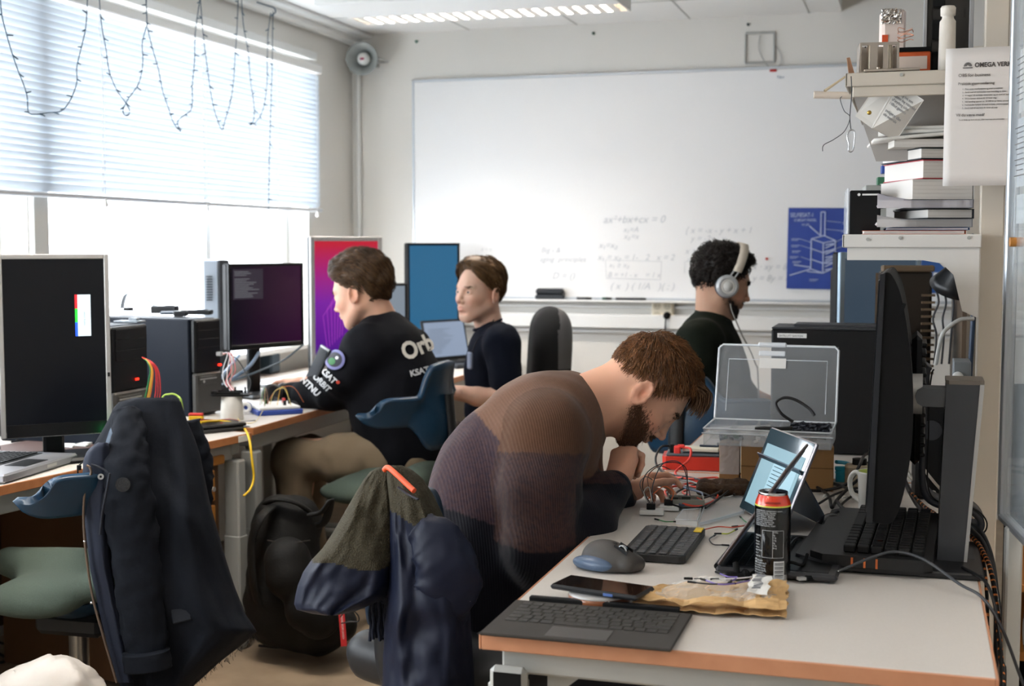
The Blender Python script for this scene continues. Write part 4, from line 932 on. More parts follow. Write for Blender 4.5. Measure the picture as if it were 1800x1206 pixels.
# --- laptop seen edge on
m_lapg = mat('laptop_grey', '#2b2b2e', .35)
lp = thing('laptop', 'grey laptop seen edge-on beside the can, its lid tilted towards the desk centre', 'laptop', (-.345, 2.462, DZ), -.04)
MB().box((.112, .165, .0095), (.224, .33, .013), bev=.005).build('base', m_lapg, lp)
MB().box((.112, .165, .0165), (.19, .30, .0012)).build('keyboard_deck', m_black, lp)
RKl = rotm(0, 0, -PI/2)
keyset(.28, .10, ROWS, rotm(0, 0, PI/2), (.07, .165, .0172), .0014).build('keys', m_soft, lp)
MB().box((.172, .165, .0168), (.06, .1, .001)).build('touchpad', m_dgrey, lp)
Rl = rotm(0, math.radians(33.5), 0)
MB().box(Rl@Vector((-.0015, .165, .118))+Vector((.004, 0, .014)), (.006, .33, .226), Rl, bev=.002).build('lid', mat('lid_copper', '#4f4340', .35, .5), lp)
MB().box(Rl@Vector((.0022, .165, .118))+Vector((.004, 0, .014)), (.0012, .31, .20), Rl).build('screen', screen_mat('scr_lap', '#20242c', strength=.5), lp)
MB().cyl((.0, .02, .012), (.0, .31, .012), .006, n=12).build('hinge', m_black, lp)
hp = thing('power_connector', 'black cable plug lying against the laptop hinge', 'plug', (-.300, 2.43, DZ), .3)
MB().cyl((-.02, 0, .009), (.012, 0, .009), .008, n=14).cyl((.0, .0, .012), (.0, .014, .03), .006, n=12).box((.016, 0, .011), (.014, .018, .02), bev=.004).build('body', m_soft, hp)
MB().tube(smooth_path([(.02, 0, .01), (.06, .03, .02), (.10, .02, .03), (.13, .04, .02), (.15, .09, .028)], 6), .003, 8).build('cord', m_soft, hp)

# --- tablet on kickstand (screen lit)
pBL = Vector((-.38, 3.10, DZ)); pBR = Vector((-.26, 2.865, DZ)); dx = (pBR-pBL); Wt = dx.length; angt = math.atan2(dx.y, dx.x)
tb = thing('tablet_computer', 'silver tablet computer with lit screen leaning on its kickstand behind the can', 'tablet', tuple(pBL), angt)
Rt = rotm(-math.radians(22)); Ht = .205
def tt(p): return Rt@Vector(p)
MB().box(tt((Wt/2, .004, Ht/2))+Vector((0, 0, .003)), (Wt, .009, Ht), Rt, bev=.003).build('body', mat('tab_silver', '#b4b2b8', .3, .7), tb)
MB().box(tt((Wt/2, -.0008, Ht/2))+Vector((0, 0, .003)), (Wt-.006, .001, Ht-.006), Rt).build('bezel', mat('tab_bezel', '#3f5560', .06, coat=.5), tb)
MB().box(tt((Wt/2, -.0016, Ht*.46))+Vector((0, 0, .003)), (Wt-.04, .001, Ht-.06), Rt).build('screen', screen_mat('scr_tab', '#6fa0ae', strength=.45), tb)
MB().box(tt((Wt*.62, -.0022, Ht*.40))+Vector((0, 0, .003)), (Wt*.5, .0004, Ht*.5), Rt).build('window_page', screen_mat('scr_tab2', '#86b2c2', strength=.55), tb)
b = MB()
for i in range(10): b.box(tt((Wt*.5+.0+i % 3*.004, -.0027, Ht*.60-i*.009))+Vector((0, 0, .003)), (Wt*(.2+.03*(i % 3)), .0003, .0018), Rt)
b.build('page_text', mat('tab_text', '#40606c', .6), tb)
RkS = rotm(math.radians(30)); MB().box(Vector((Wt/2, .045+.035, .068)), (Wt*.96, .003, .155), RkS, bev=.001).build('kickstand', mat('kick', '#4a5260', .35, .6), tb)

# --- wired black mouse, mug
m2 = thing('computer_mouse', 'plain black wired mouse between the tablet and the gaming keyboard', 'mouse', (-.158, 2.925, DZ), 1.25)
S = SDF(); S.ell((0, 0, .008), (.058, .031, .030), k=.01); V, Fq = surfnet(lambda P: np.maximum(S.ev(P), .001-P[:, 2]), *S.bounds(), .0025)
MB().add(V, Fq, 0, True).build('shell', mat('gloss_black', '#0c0c0e', .2), m2); MB().lathe((.03, 0, .03), [(.006, -.003), (.009, -.003), (.009, .003), (.006, .003)], 16, rotm(PI/2)).build('scroll_wheel', m_dgrey, m2)
cable('thin black mouse cord running left past the can', [(-.14, 2.87, .75), (-.19, 2.80, .748), (-.215, 2.72, .765), (-.225, 2.62, .765), (-.235, 2.50, .76+.0), (-.28, 2.47, .77)][:4], .002, '#101114')
mg = thing('mug', 'white mug with lime green inside behind the curved monitor', 'mug', (-.075, 3.17, DZ), 2.6)
MB().lathe((0, 0, 0), [(.0001, .004), (.03, .004), (.033, .0), (.036, .003), (.040, .09), (.0405, .094), (.0385, .094), (.0375, .09)], 36).build('mug_body', mat('mug_white', '#e6e4de', .25), mg)
MB().lathe((0, 0, 0), [(.0376, .093), (.036, .03), (.033, .008), (.0001, .007)], 36).build('inside', mat('mug_green', '#a6b63c', .35), mg)
MB().tube(smooth_path([(.038, 0, .082), (.055, 0, .084), (.068, 0, .065), (.062, 0, .035), (.037, 0, .018)], 8), .006, 10).build('handle', mat('mug_white', '#e6e4de'), mg)

# --- monitor stand and curved monitor seen from its side
cm = thing('monitor', 'big black monitor seen from its edge on a tall grey stand', 'monitor', (.01, 2.70, DZ))
MB().box((0, 0, .006), (.256, .29, .012), bev=.003).build('base_plate', mat('stand_black', '#18181a', .35), cm)
b = MB(); b.prism([(-.035, -.05), (.030, -.05), (.030, .05), (-.035, .05)], .001, (.085, .03, .0115))
vs = [(.045, -.045, .012), (.098, -.045, .012), (.098, .05, .012), (.045, .05, .012), (.055, -.035, .352), (.122, -.035, .352), (.122, .06, .352), (.055, .06, .352)]
b.add(vs, [(3, 2, 1, 0), (4, 5, 6, 7), (0, 1, 5, 4), (1, 2, 6, 5), (2, 3, 7, 6), (3, 0, 4, 7)]); b.build('stand_column', mat('stand_grey', '#35373b', .45), cm)
b = MB(); vs = [(.094, -.048, .012), (.1, -.048, .012), (.1, .052, .012), (.094, .052, .012), (.116, -.038, .353), (.124, -.038, .353), (.124, .062, .353), (.116, .062, .353)]
b.add(vs, [(3, 2, 1, 0), (4, 5, 6, 7), (0, 1, 5, 4), (1, 2, 6, 5), (2, 3, 7, 6), (3, 0, 4, 7)]); b.build('silver_edge', m_silver, cm)
MB().prism([(.06, -.035), (.118, -.035), (.124, -.03), (.124, .056), (.118, .061), (.06, .061), (.054, .056), (.054, -.03)], .008, (0, 0, .352)).build('column_cap', mat('cap_tan', '#6e655c', .5), cm)
MB().prism([(-.0, -.018), (.045, -.018), (.045, .018), (0, .018), (-.010, .012), (-.014, 0), (-.010, -.012)], .06, (.012, .03, .325), rotm(PI/2)).build('tilt_arm', mat('arm_grey', '#4a4b4e', .45), cm)
yn, yf = -.14, .47
prof_ = [(-.082, .100), (-.046, .096), (-.030, .115), (-.016, .17), (-.006, .25), (-.006, .34), (-.014, .43), (-.030, .52), (-.048, .562), (-.060, .567), (-.066, .560)]
prof = [(p.x, p.y) for p in smooth_path([Vector((a, c_, 0)) for a, c_ in prof_], 4)]
pr2 = [(-.0665, .555), (-.0825, .106), (-.0725, .104), (-.0565, .557)]
def yprism(poly, a, c_, mb=None, sc=1):
    mb = mb or MB(); n = len(poly); vs = [(x, a, z) for x, z in poly]+[(x, c_, z) for x, z in poly]
    return mb.add(vs, [tuple(range(n)), tuple(range(n, 2*n))[::-1]]+[(i, n+i, n+(i+1) % n, (i+1) % n) for i in range(n)])
yprism(prof, yn, yf).build('housing', mat('mon_black', '#0a0a0b', .6, spec=.15), cm)
yprism([(-.086, .098), (-.069, .564), (-.060, .566), (-.074, .096)], yn-.004, yf+.004).build('bezel', mat('mon_bezel', '#1c1e22', .45, spec=.3), cm)
yprism([(-.0885, .115), (-.0722, .552), (-.071, .552), (-.087, .115)], yn+.01, yf-.01).build('screen', screen_mat('scr_dark', '#0a0c10', strength=.2), cm)
MB().box((-.028, yn-.001, .50), (.006, .003, .022), rotm(0, .3, 0)).build('vent_slot', m_soft, cm)
b = MB()
for i in range(12): b.box((.004, .12, .20+i*.02), (.03, .14, .008), bev=.002)
b.box((.0, .12, .31), (.02, .16, .26), bev=.01); b.build('rear_vents', m_black, cm)
MB().cyl((-.01, .03, .325), (.012, .03, .325), .04, n=24).build('mount_disc', m_silver, cm)

# --- gaming keyboard on the stand's base plate
gk = thing('gaming_keyboard', 'chunky black gaming keyboard with orange marks, lying half on the monitor base', 'keyboard', (-.045, 2.775, .754), -.04)
b = MB(); b.prism([(-.125, -.21), (-.10, -.235), (.085, -.235), (.10, -.22), (.10, .235), (-.10, .235), (-.125, .2)], .022, (0, 0, .0)); b.build('body', mat('gk_black', '#111112', .45), gk)
MB().prism([(-.155, -.19), (-.10, -.235), (-.075, -.235), (-.075, .235), (-.10, .235), (-.145, .19)], .013, (0, 0, -.004)).build('wrist_rest', mat('gk_grey', '#3a3b3e', .5), gk)
b = MB(); RG = rotm(0, 0, -PI/2); kr = [[1.3, 1, 1, 5, 1, 1, 1, 1.2, 1, 1, 1], [2]+[1]*10+[2, 1, 1, 1], [1.7]+[1]*12+[1, 1, 1, 1], [1.5]+[1]*13+[1, 1, 1], [1]*14+[2, 1, 1, 1], [1]*17]
keyset(.42, .15, kr, RG, (.01, 0, .022), .014, .14, mb=b, bev=.002); b.build('keys', mat('gk_key', '#0d0d0e', .5, spec=.3), gk)
b = MB()
for x in (-.045, -.022, .0): b.box((x, -.2355, .010), (.004, .003, .018))
b.build('orange_marks', mat('orange_mark', '#c0602a', .5), gk)
MB().cyl((.0, -.15, .03), (.0, -.15, .036), .006, n=12).build('orange_key_mark', mat('orange_mark', '#d8702a'), gk)
cable('thin grey usb cable with black plug lying over the keyboard front', [(-.155, 2.47, .748), (-.12, 2.50, .756), (-.06, 2.52, .782), (-.02, 2.53, .792), (.03, 2.51, .785), (.09, 2.46, .757), (.128, 2.42, .7445), (.16, 2.38, .70), (.2, 2.36, .60), (.26, 2.34, .48)], .0028, '#35373b')
o = thing('usb_plug', 'black usb plug at the loose cable end on the bare desk', 'plug', (-.155, 2.47, DZ), .6); MB().box((-.012, 0, .008), (.035, .014, .010), bev=.003).build('grip', m_soft, o); MB().box((-.036, 0, .008), (.014, .011, .005)).build('metal_tip', m_silver, o)

# --- big black tower lying behind the box
tw = thing('computer_tower', 'big black tower with white label strip standing behind the open plastic box', 'computer', (-.401, 4.00, DZ), .0)
MB().box((.18, .10, .186), (.36, .20, .368), bev=.005).build('case', mat('tower_matte', '#0b0b0c', .6, spec=.3), tw)
MB().box((.18, .10, .3715), (.36, .198, .006), bev=.002).box((.20, .10, .377), (.28, .12, .01), bev=.003).build('lid', m_dgrey, tw)
MB().box((.06, -.001, .35), (.085, .002, .013)).build('label_strip', m_white, tw)
b = MB(); text_mb('SATELLITT BAKKEN', .008, rotm(PI/2), (.022, -.0022, .3465), b, depth=.0002); b.build('lettering', m_dgrey, tw)

# --- cardboard boxes carrying the open case
m_card = mat('cardboard', '#a67f54', .8, noise=(8, .4, '#94703f'), bump=(40, .3))
cb = thing('cardboard_box', 'brown cardboard box carrying the open plastic case', 'box', (-.41, 3.37, DZ), .10)
MB().box((.115, .10, .056), (.23, .2, .112), bev=.002).build('carton', m_card, cb)
MB().box((.115, -.0012, .058), (.228, .001, .003)).build('seam', mat('card_dark', '#7a5a36', .8), cb)
c2 = thing('cardboard_box', 'smaller taped cardboard box wrapped in plastic left of the brown box', 'box', (-.470, 3.40, DZ), .10)
MB().box((.026, .09, .055), (.05, .18, .11), bev=.002).build('carton', m_card, c2)
MB().grid(lambda u, v: (.002+.05*u, -.004-.003*abs(mnoise.noise(Vector((u*5, v*6, 1)))), .03+.08*v), 8, 12, smooth=False).build('plastic_wrap', glassy('wrap_film', '#f0eef0', .45, .2), c2)

# --- translucent compartment case, lid open
m_case = glassy('case_plastic', '#eef2f6', .80, .25); m_caser = glassy('case_edge', '#eef2f6', .22, .3)
cs = thing('component_case', 'translucent compartment case with open lid standing on the cardboard boxes', 'plastic case', (-.50, 3.33, .855), .0)
W_, D_, H_ = .315, .20, .042
b = MB().box((W_/2, D_/2, .0015), (W_, D_, .003))
b.box((W_/2, .001, H_/2), (W_, .002, H_)).box((W_/2, D_-.001, H_/2), (W_, .002, H_)).box((.001, D_/2, H_/2), (.002, D_, H_)).box((W_-.001, D_/2, H_/2), (.002, D_, H_)); b.build('tray', m_case, cs)
b = MB()
for x in (.06, .12, .18, .24): b.box((x, D_/2, H_/2), (.0015, D_-.004, H_-.004))
b.box((W_/2, D_/2, H_/2), (W_-.004, .0015, H_-.004)); b.build('dividers', m_case, cs)
b = MB()
for (a, c_) in (((0, 0), (W_, 0)), ((W_, 0), (W_, D_)), ((W_, D_), (0, D_)), ((0, D_), (0, 0))): b.tube([(a[0], a[1], H_), (c_[0], c_[1], H_)], .0022, 6)
b.tube([(-.004, -.002, H_*.72), (W_+.004, -.002, H_*.72)], .0018, 6); b.build('rim', m_caser, cs)
Rl2 = rotm(-.38); LH = .205
def tl(x, z, y=0): return Vector((x, D_, H_+.002))+Rl2@Vector((0, y, z))
b = MB(); n = 6; b.add([tl(.0, .0), tl(W_, .0), tl(W_-.0, LH), tl(.0, LH)], [(0, 1, 2, 3)])
b.build('lid', m_case, cs)
b = MB(); b.tube([tl(.0, 0), tl(0, LH-.01), tl(.01, LH), tl(W_-.01, LH), tl(W_, LH-.01), tl(W_, 0)], .0032, 6); b.tube([tl(.028, .02), tl(.028, LH-.04), tl(W_-.028, LH-.04), tl(W_-.028, .02)], .0011, 5); b.build('lid_rim', m_caser, cs)
b = MB().box(tl(W_*.45, LH+.002), (.075, .012, .012), Rl2, bev=.003).box(tl(W_*.45, LH-.022), (.07, .004, .014), Rl2, bev=.002); b.build('latch', m_caser, cs)
MB().box(tl(W_*.46, LH-.05, -.002), (.07, .0006, .028), Rl2).build('label', mat('paper_white', '#e4e2dd'), cs)
rs = np.random.default_rng(4)
def bits(cx, cy, n, cols, sp, nm, lab):
    for k in range(n):
        x = cx+rs.uniform(-sp, sp); y = cy+rs.uniform(-.035, .035); z = .004+rs.uniform(0, .014)
        c_ = cols[k % len(cols)]; q = cs.location+Vector((x, y, 0))
        o = MB().box((0, 0, .004), (rs.uniform(.01, .018), rs.uniform(.008, .014), .008), rotm(rs.uniform(-.5, .5), rs.uniform(-.5, .5), rs.uniform(0, 3)), bev=.001).build(nm, mat('bit'+c_, c_, .5), origin=(q.x, q.y, .855+z)); tag(o, lab, 'component', 'parts in the component case')
bits(.05, .05, 9, ('#4e6a5c', '#8a9298', '#55606a'), .035, 'terminal_block', 'small grey or green terminal block at the left end of the plastic case')
bits(.155, .05, 6, ('#d8cfc4', '#e0d8d2'), .03, 'sachet', 'pale sachet of parts in the middle of the plastic case')
bits(.27, .05, 4, ('#a08058', '#6a604e'), .03, 'connector', 'brown connector at the right end of the plastic case')
asb = thing('antistatic_bag', 'shiny dark antistatic bag lying across the right rim of the plastic case', 'bag', (-.285, 3.35, .900), .0)
MB().grid(lambda u, v: (.095*u, .05*v, .0+.028*(1-v)*.0+.012+.006*mnoise.noise(Vector((u*9, v*6, 2)))), 22, 12, smooth=False, thick=.008).grid(lambda u, v: (.095*u, -.004+.004*mnoise.noise(Vector((u*9, v*6, 9))), -.012+.03*v), 22, 8, smooth=False, thick=.003).build('bag', mat('antistatic', '#3c3f48', .18, .7), asb)
cable('black looped ribbon cable rising above the plastic case', [(-.285, 3.42, .91), (-.315, 3.42, .93), (-.33, 3.43, .955), (-.31, 3.43, .97), (-.28, 3.43, .965), (-.245, 3.42, .945), (-.232, 3.41, .93)], .004, '#1c1c1e')
cable('short black cable lying over the rim of the plastic case', [(-.37, 3.335, .900), (-.35, 3.332, .903), (-.31, 3.332, .903), (-.28, 3.34, .905)], .005, '#151517')

# --- red multimeter with its leads
mm = thing('multimeter', 'red multimeter lying on the desk edge in front of the man in the striped sweater', 'multimeter', (-.575, 3.66, DZ), .12)
b = MB(); b.prism([(-.085, -.045), (-.075, -.055), (.075, -.055), (.09, -.04), (.09, .04), (.075, .055), (-.075, .055), (-.085, .045)], .036); b.build('case', mat('mm_red', '#c4301f', .45), mm)
MB().box((0, 0, .039), (.15, .09, .008), bev=.003).build('face', mat('mm_grey', '#4a5258', .5), mm)
b = MB().box((-.045, -.03, .052), (.018, .016, .024), bev=.003).box((-.035, -.03, .062), (.022, .012, .010), bev=.003); b.build('red_plug', mat('mm_redp', '#d43a34', .4), mm)
MB().box((-.06, -.02, .054), (.014, .014, .024), bev=.003).build('black_plug', m_black, mm)
wb = thing('breadboard', 'small cream breadboard lying on top of the red multimeter', 'breadboard', (-.555, 3.66, .787), .05); MB().box((0.0, 0, .006), (.10, .05, .010), bev=.002).build('board', mat('bb_cream', '#ded8c6', .6), wb); MB().box((.02, .01, .014), (.05, .012, .004)).cyl((.045, .01, .012), (.045, .01, .024), .003, n=8).build('component', mat('cmpb', '#26303e', .5), wb)
cable('red test lead looping down from the multimeter plug', [(-.60, 3.63, .80), (-.575, 3.60, .80), (-.575, 3.57, .775), (-.60, 3.50, .750), (-.55, 3.42, .747), (-.47, 3.40, .747), (-.44, 3.36, .75)], .0035, '#d23a30')
cable('black test lead falling left from the multimeter', [(-.635, 3.64, .80), (-.66, 3.62, .80), (-.672, 3.60, .77), (-.65, 3.55, .748), (-.58, 3.45, .747), (-.50, 3.36, .747), (-.46, 3.42, .748)], .003, '#17181a')
# tangle of leads between the hands and the boxes, on the desk
rt = np.random.default_rng(11)
cols_t = [('#d84a38', 'red'), ('#1a1b1e', 'black'), ('#1a1b1e', 'black'), ('#d84a38', 'orange-red'), ('#3c4a66', 'slate blue'), ('#1a1b1e', 'black'), ('#8a8a88', 'grey'), ('#2a2c30', 'charcoal')]
tang = [[(1165, 868), (1185, 855), (1235, 858), (1262, 872), (1230, 890), (1185, 880), (1170, 862), (1210, 850), (1262, 846)],
        [(1160, 845), (1190, 850), (1225, 862), (1258, 880), (1222, 893), (1180, 885), (1195, 862), (1240, 848), (1285, 842)],
        [(1172, 835), (1205, 838), (1245, 845), (1275, 838), (1310, 832), (1330, 840), (1300, 852), (1290, 870)],
        [(1180, 838), (1215, 842), (1262, 840), (1220, 858), (1200, 866), (1230, 878), (1240, 890)],
        [(1178, 848), (1205, 858), (1235, 868), (1222, 882), (1195, 888), (1205, 870)],
        [(1240, 893), (1262, 878), (1282, 862), (1310, 842), (1335, 833), (1345, 842)],
        [(1170, 842), (1212, 846), (1250, 856), (1290, 846), (1300, 838)],
        [(1200, 840), (1180, 852), (1175, 872), (1205, 882), (1248, 872), (1280, 858), (1300, 862)]]
for i, q in enumerate(tang):
    c_, w = cols_t[i]
    cable('%s lead in the tangle on the desk, %s' % (w, ['making the widest loop', 'crossing to the brown pouch', 'lying nearest the multimeter', 'in a small s-curve', 'curled innermost', 'running under the pouch', 'lying straightest', 'forming the outer left bend'][i]), [atz(x, y, .745+.004*(k % 3)+.003*i/4) for k, (x, y) in enumerate(q)], .0026 if i != 6 else .002, c_)
br = thing('fabric_pouch', 'crumpled dark brown fuzzy pouch behind the laptop lid', 'pouch', (-.44, 3.27, DZ), .1)
S = SDF(); S.cap((-.05, -.02, .016), (.06, -.015, .014), .016, .014, k=.006).cap((-.05, .018, .018), (.07, .02, .018), .018, .016, k=.006).cap((.0, 0, .03), (.05, .005, .028), .01, .012, k=.01)
V, Fq = surfnet(S.ev, *S.bounds(), .004); V = V+(npnoise(V, 60)[:, None]*.004); MB().add(V, Fq, 0, True).build('pouch', mat('fuzzy_brown', '#45301f', .95, noise=(80, .8, '#2a1c12'), bump=(200, 1)), br)

# --- small breadboards, grey module, jumper wires in the man's hands
for (x, y, w, l) in ((-.565, 2.985, .055, 'white mini breadboard nearest the desk edge'), (-.535, 3.045, .045, 'white mini breadboard right behind the first')):
    o = thing('breadboard', l, 'breadboard', (x, y, DZ), .15); MB().box((0, 0, .006), (w, .035, .010), bev=.001).build('board', m_white, o); MB().box((-.002, 0, .0182), (.02, .012, .014), bev=.001).build('component', m_black, o)
gm = thing('electronic_module', 'grey plastic box module with open top and loose wires', 'electronics module', (-.505, 3.10, DZ), .2)
b = MB().box((0, 0, .003), (.085, .06, .004)).box((0, -.029, .011), (.085, .003, .02)).box((0, .029, .011), (.085, .003, .02)).box((-.041, 0, .011), (.003, .055, .02)).box((.041, 0, .011), (.003, .055, .02)); b.build('tray', mat('mod_grey', '#8a8980', .55), gm)
b = MB().box((0, 0, .014), (.075, .05, .003)).box((.0, .005, .02), (.02, .02, .008)).box((-.025, 0, .019), (.012, .02, .008)); b.build('board', mat('mod_board', '#34352e', .5), gm)
MB().box((.0425, -.015, .012), (.001, .012, .008)).build('port', m_black, gm)
for i, (c_, pp) in enumerate((('#1a1b1e', [(-.57, 2.99, .765), (-.59, 3.0, .80), (-.585, 3.04, .83), (-.55, 3.09, .845), (-.51, 3.12, .83), (-.505, 3.11, .765)]), ('#3a4450', [(-.565, 2.99, .765), (-.565, 3.0, .81), (-.55, 3.05, .85), (-.515, 3.1, .84), (-.497, 3.11, .765)]),
                        ('#d8642a', [(-.53, 3.04, .765), (-.525, 3.04, .785), (-.545, 3.02, .80), (-.575, 2.99, .775)]), ('#c0c0bc', [(-.575, 2.985, .765), (-.585, 2.99, .79), (-.575, 3.0, .80), (-.565, 2.985, .77)]),
                        ('#6a6a6a', [(-.57, 2.98, .765), (-.60, 3.02, .80), (-.60, 3.08, .81), (-.585, 3.1, .80)]), ('#7a4a3a', [(-.56, 2.99, .765), (-.59, 3.06, .81), (-.575, 3.12, .83), (-.55, 3.14, .82)]))):
    cable('%s wire arching from the mini breadboard' % ['black', 'slate', 'orange', 'pale', 'grey', 'rust coloured'][i], pp, .0012, c_, 'jumper_wire', 'wire', 'wires on the mini breadboards')
# clear lids of component boxes
def clearlid(label, pts, z, hh):
    P = [atz(x, y, DZ) for x, y in pts]; c0 = P[0].copy(); o = thing('clear_lid', label, 'plastic lid', tuple(c0)); L_ = [p-c0 for p in P]
    up_ = Vector((0, 0, z)); b = MB().add([p+up_ for p in L_], [(0, 1, 2, 3)]); b.build('sheet', glassy('clear_lid', '#e8eef4', .72, .08), o)
    b = MB().tube([p+up_ for p in L_]+[L_[0]+up_], .0016, 5); b.add([L_[0], L_[1], L_[1]+up_, L_[0]+up_], [(0, 1, 2, 3)]); b.build('rim', glassy('clear_edge', '#f0f4f8', .35, .1), o)
clearlid('large clear plastic lid lying left of the laptop', [(1228, 925), (1308, 903), (1314, 868), (1240, 888)], .006, 0)
clearlid('small clear plastic tray with a few bits, right of the mini breadboards', [(1188, 922), (1225, 925), (1232, 903), (1200, 905)], .012, 0)
jump = [('#3a7a4a', 'green jumper wire beside the compact keyboard', [(1158, 914), (1170, 917), (1185, 917)]), ('#c0503a', 'orange jumper wire running right behind the compact keyboard', [(1238, 931), (1262, 926), (1290, 927), (1322, 921)]),
        ('#3a3a40', 'thin dark wire curl beside the laptop hinge', [(1255, 942), (1247, 948), (1254, 957), (1270, 958)]), ('#b0b83a', 'yellow-green jumper wire end left of the laptop', [(1267, 938), (1280, 938), (1292, 932)]),
        ('#4a8a5a', 'green jumper wire behind the laptop lid', [(1303, 910), (1312, 918), (1325, 919)]), ('#c8605a', 'red jumper wire behind the laptop lid', [(1296, 925), (1308, 924), (1322, 920)]),
        ('#6a5aa0', 'violet jumper wire in front of the can, longest', [(1240, 1020), (1262, 1027), (1290, 1026), (1330, 1018)]), ('#d8d8dc', 'white jumper wire just left of the can', [(1262, 1018), (1295, 1017), (1328, 1014)]),
        ('#6a5aa0', 'violet jumper wire in front of the laptop hinge', [(1265, 1008), (1280, 1014), (1296, 1015), (1285, 1022)]), ('#26262a', 'dark jumper wire left of the can', [(1222, 1024), (1250, 1027), (1280, 1026)])]
for c_, l, q in jump: cable(l, [atz(x, y, DZ+.0035+(.022 if y > 1004 else 0)) for x, y in q], .0014, c_, 'jumper_wire', 'wire', None, ends=(0, 1))
o = thing('jumper_wire', 'short dark brown wire with connector on the torn envelope', 'wire', tuple(atz(1210, 1017, .765)), .2); MB().box((0, 0, 0), (.016, .004, .004), bev=.0008).cyl((.01, 0, 0), (.03, .002, .0), .001, n=6).build('pin_housing', m_black, o)

# --- cables behind the tablet and below the monitor
cab = [[(1430, 840, .75), (1465, 850, .76), (1500, 862, .76), (1525, 872, .75), (1540, 880, .75)], [(1425, 850, .75), (1455, 870, .75), (1462, 892, .75), (1472, 878, .75), (1500, 850, .78), (1530, 830, .80), (1550, 822, .80)],
       [(1420, 862, .75), (1450, 862, .75), (1490, 850, .77), (1510, 820, .82), (1520, 800, .83), (1545, 790, .83)], [(1470, 880, .75), (1485, 895, .75), (1515, 898, .75), (1540, 892, .75)], [(1492, 858, .75), (1505, 828, .78), (1530, 812, .8), (1555, 818, .8)],
       [(1440, 885, .75), (1470, 868, .76), (1510, 858, .76), (1548, 862, .76)], [(1500, 870, .75), (1478, 890, .748), (1495, 905, .748), (1540, 903, .748)]]
for i, q in enumerate(cab): cable('black cable behind the tablet, %s' % ['the one nearest the tablet edge', 'dipping lowest by the wired mouse', 'rising highest towards the monitor', 'curling round the mug foot', 'lying beside the blue cable', 'crossing the middle of the tangle', 'lying behind the wired mouse'][i], [atz(x, y, z) for x, y, z in q], .004 if i < 4 else .003, '#141416')
cable('turquoise cable coiled behind the cardboard box', [atz(1470, 812, .80), atz(1490, 815, .79), atz(1505, 825, .77), atz(1495, 832, .755), atz(1470, 830, .75)], .005, '#2aa0c0')
p = atz(1478, 822, .78); tag(MB().box((0, 0, .0), (.03, .016, .012), rotm(0, .0, .2), bev=.003).box((0, 0, -.02), (.026, .012, .03), bev=.002).build('cable_plug', mat('turq', '#2ab0d0', .45), origin=(p.x, p.y, .777)), 'turquoise cable plug right of the cardboard box', 'plug')
p = atz(1510, 858, .74); o = thing('power_adapter', 'beige adapter block with black knob behind the mug', 'adapter', (p.x, p.y, DZ), .1); MB().box((0, 0, .03), (.07, .05, .06), bev=.006).build('block', mat('adapter_beige', '#a89a84', .5), o); MB().cyl((0, -.0, .058), (0, -.0, .075), .018, n=20).build('knob', m_black, o)
p = atz(1455, 880, .745); o = MB().grid(lambda u, v: ((u-.5)*.09, (v-.5)*.035, .004+.012*abs(mnoise.noise(Vector((u*6, v*5, 3))))), 16, 8, smooth=False).build('plastic_wrapper', glassy('clear_film', '#f2efe8'), origin=(p.x+.03, p.y+.04, DZ)); tag(o, 'crumpled clear plastic wrapper among the black cables', 'wrapper')
wht = [[(1590, 815, .80), (1602, 840, .78), (1630, 858, .76), (1642, 866, .76)], [(1606, 780, .88), (1618, 815, .83), (1640, 845, .79), (1655, 862, .765)]]
for i, q in enumerate(wht): cable(['thick white cable under the curved monitor', 'thin white cable dropping behind the monitor'][i], [atz(x, y, z) for x, y, z in q], .005 if i == 0 else .0035, '#c8c4ba')
cable('black cable running down behind the gaming keyboard', [atz(1590, 845, .78), atz(1608, 880, .77), atz(1630, 910, .765), atz(1650, 940, .765)], .006, '#121214')
def braided(label, pts, r, k=10):
    pts = smooth_path(pts, k); c0 = pts[0]; b = MB().tube([p-c0 for p in pts], r, 8)
    for i in range(2, len(pts)-1, 2): b.tube([pts[i]-c0, (pts[i]*.55+pts[i+1]*.45)-c0], r*1.12, 8, mi=1)
    tag(b.build('braided_cable', [m_black, mat('orange_braid', '#d07a3c', .6)], origin=c0), label, 'cable')
braided('orange-flecked braided cable between monitor and stand', [atz(1600, 865, .79), atz(1625, 890, .775), atz(1645, 905, .77), atz(1640, 925, .768)], .0035)
braided('orange-flecked braided cable hanging over the right desk edge', [(.12, 2.90, .76), (.142, 2.78, .752), (.160, 2.70, .71), (.172, 2.62, .60), (.176, 2.52, .50), (.18, 2.40, .36), (.18, 2.2, .10), (.18, 2.1, .02)], .0045, 16)
braided('second orange-flecked cable just inside the first one', [(.10, 2.95, .76), (.137, 2.84, .752), (.150, 2.76, .70), (.153, 2.69, .60), (.150, 2.66, .54)], .0035, 10)
for i, q in enumerate(([(.12, 3.0, .76), (.150, 2.90, .755), (.168, 2.80, .70), (.172, 2.72, .58), (.16, 2.68, .50), (.15, 2.7, .45)], [(.12, 2.88, .775), (.15, 2.80, .75), (.172, 2.72, .66), (.180, 2.64, .55), (.172, 2.60, .48), (.155, 2.62, .45)], [(.1, 2.6, .755), (.14, 2.5, .748), (.157, 2.42, .68), (.16, 2.40, .6), (.155, 2.42, .52), (.17, 2.4, .46), (.2, 2.36, .3)])):
    cable(['thick black cable bundle over the right desk edge, inner one', 'thick black cable bundle over the right desk edge, outer one', 'thin black cord looping below the right desk edge'][i], q, .006 if i < 2 else .003, '#101113')
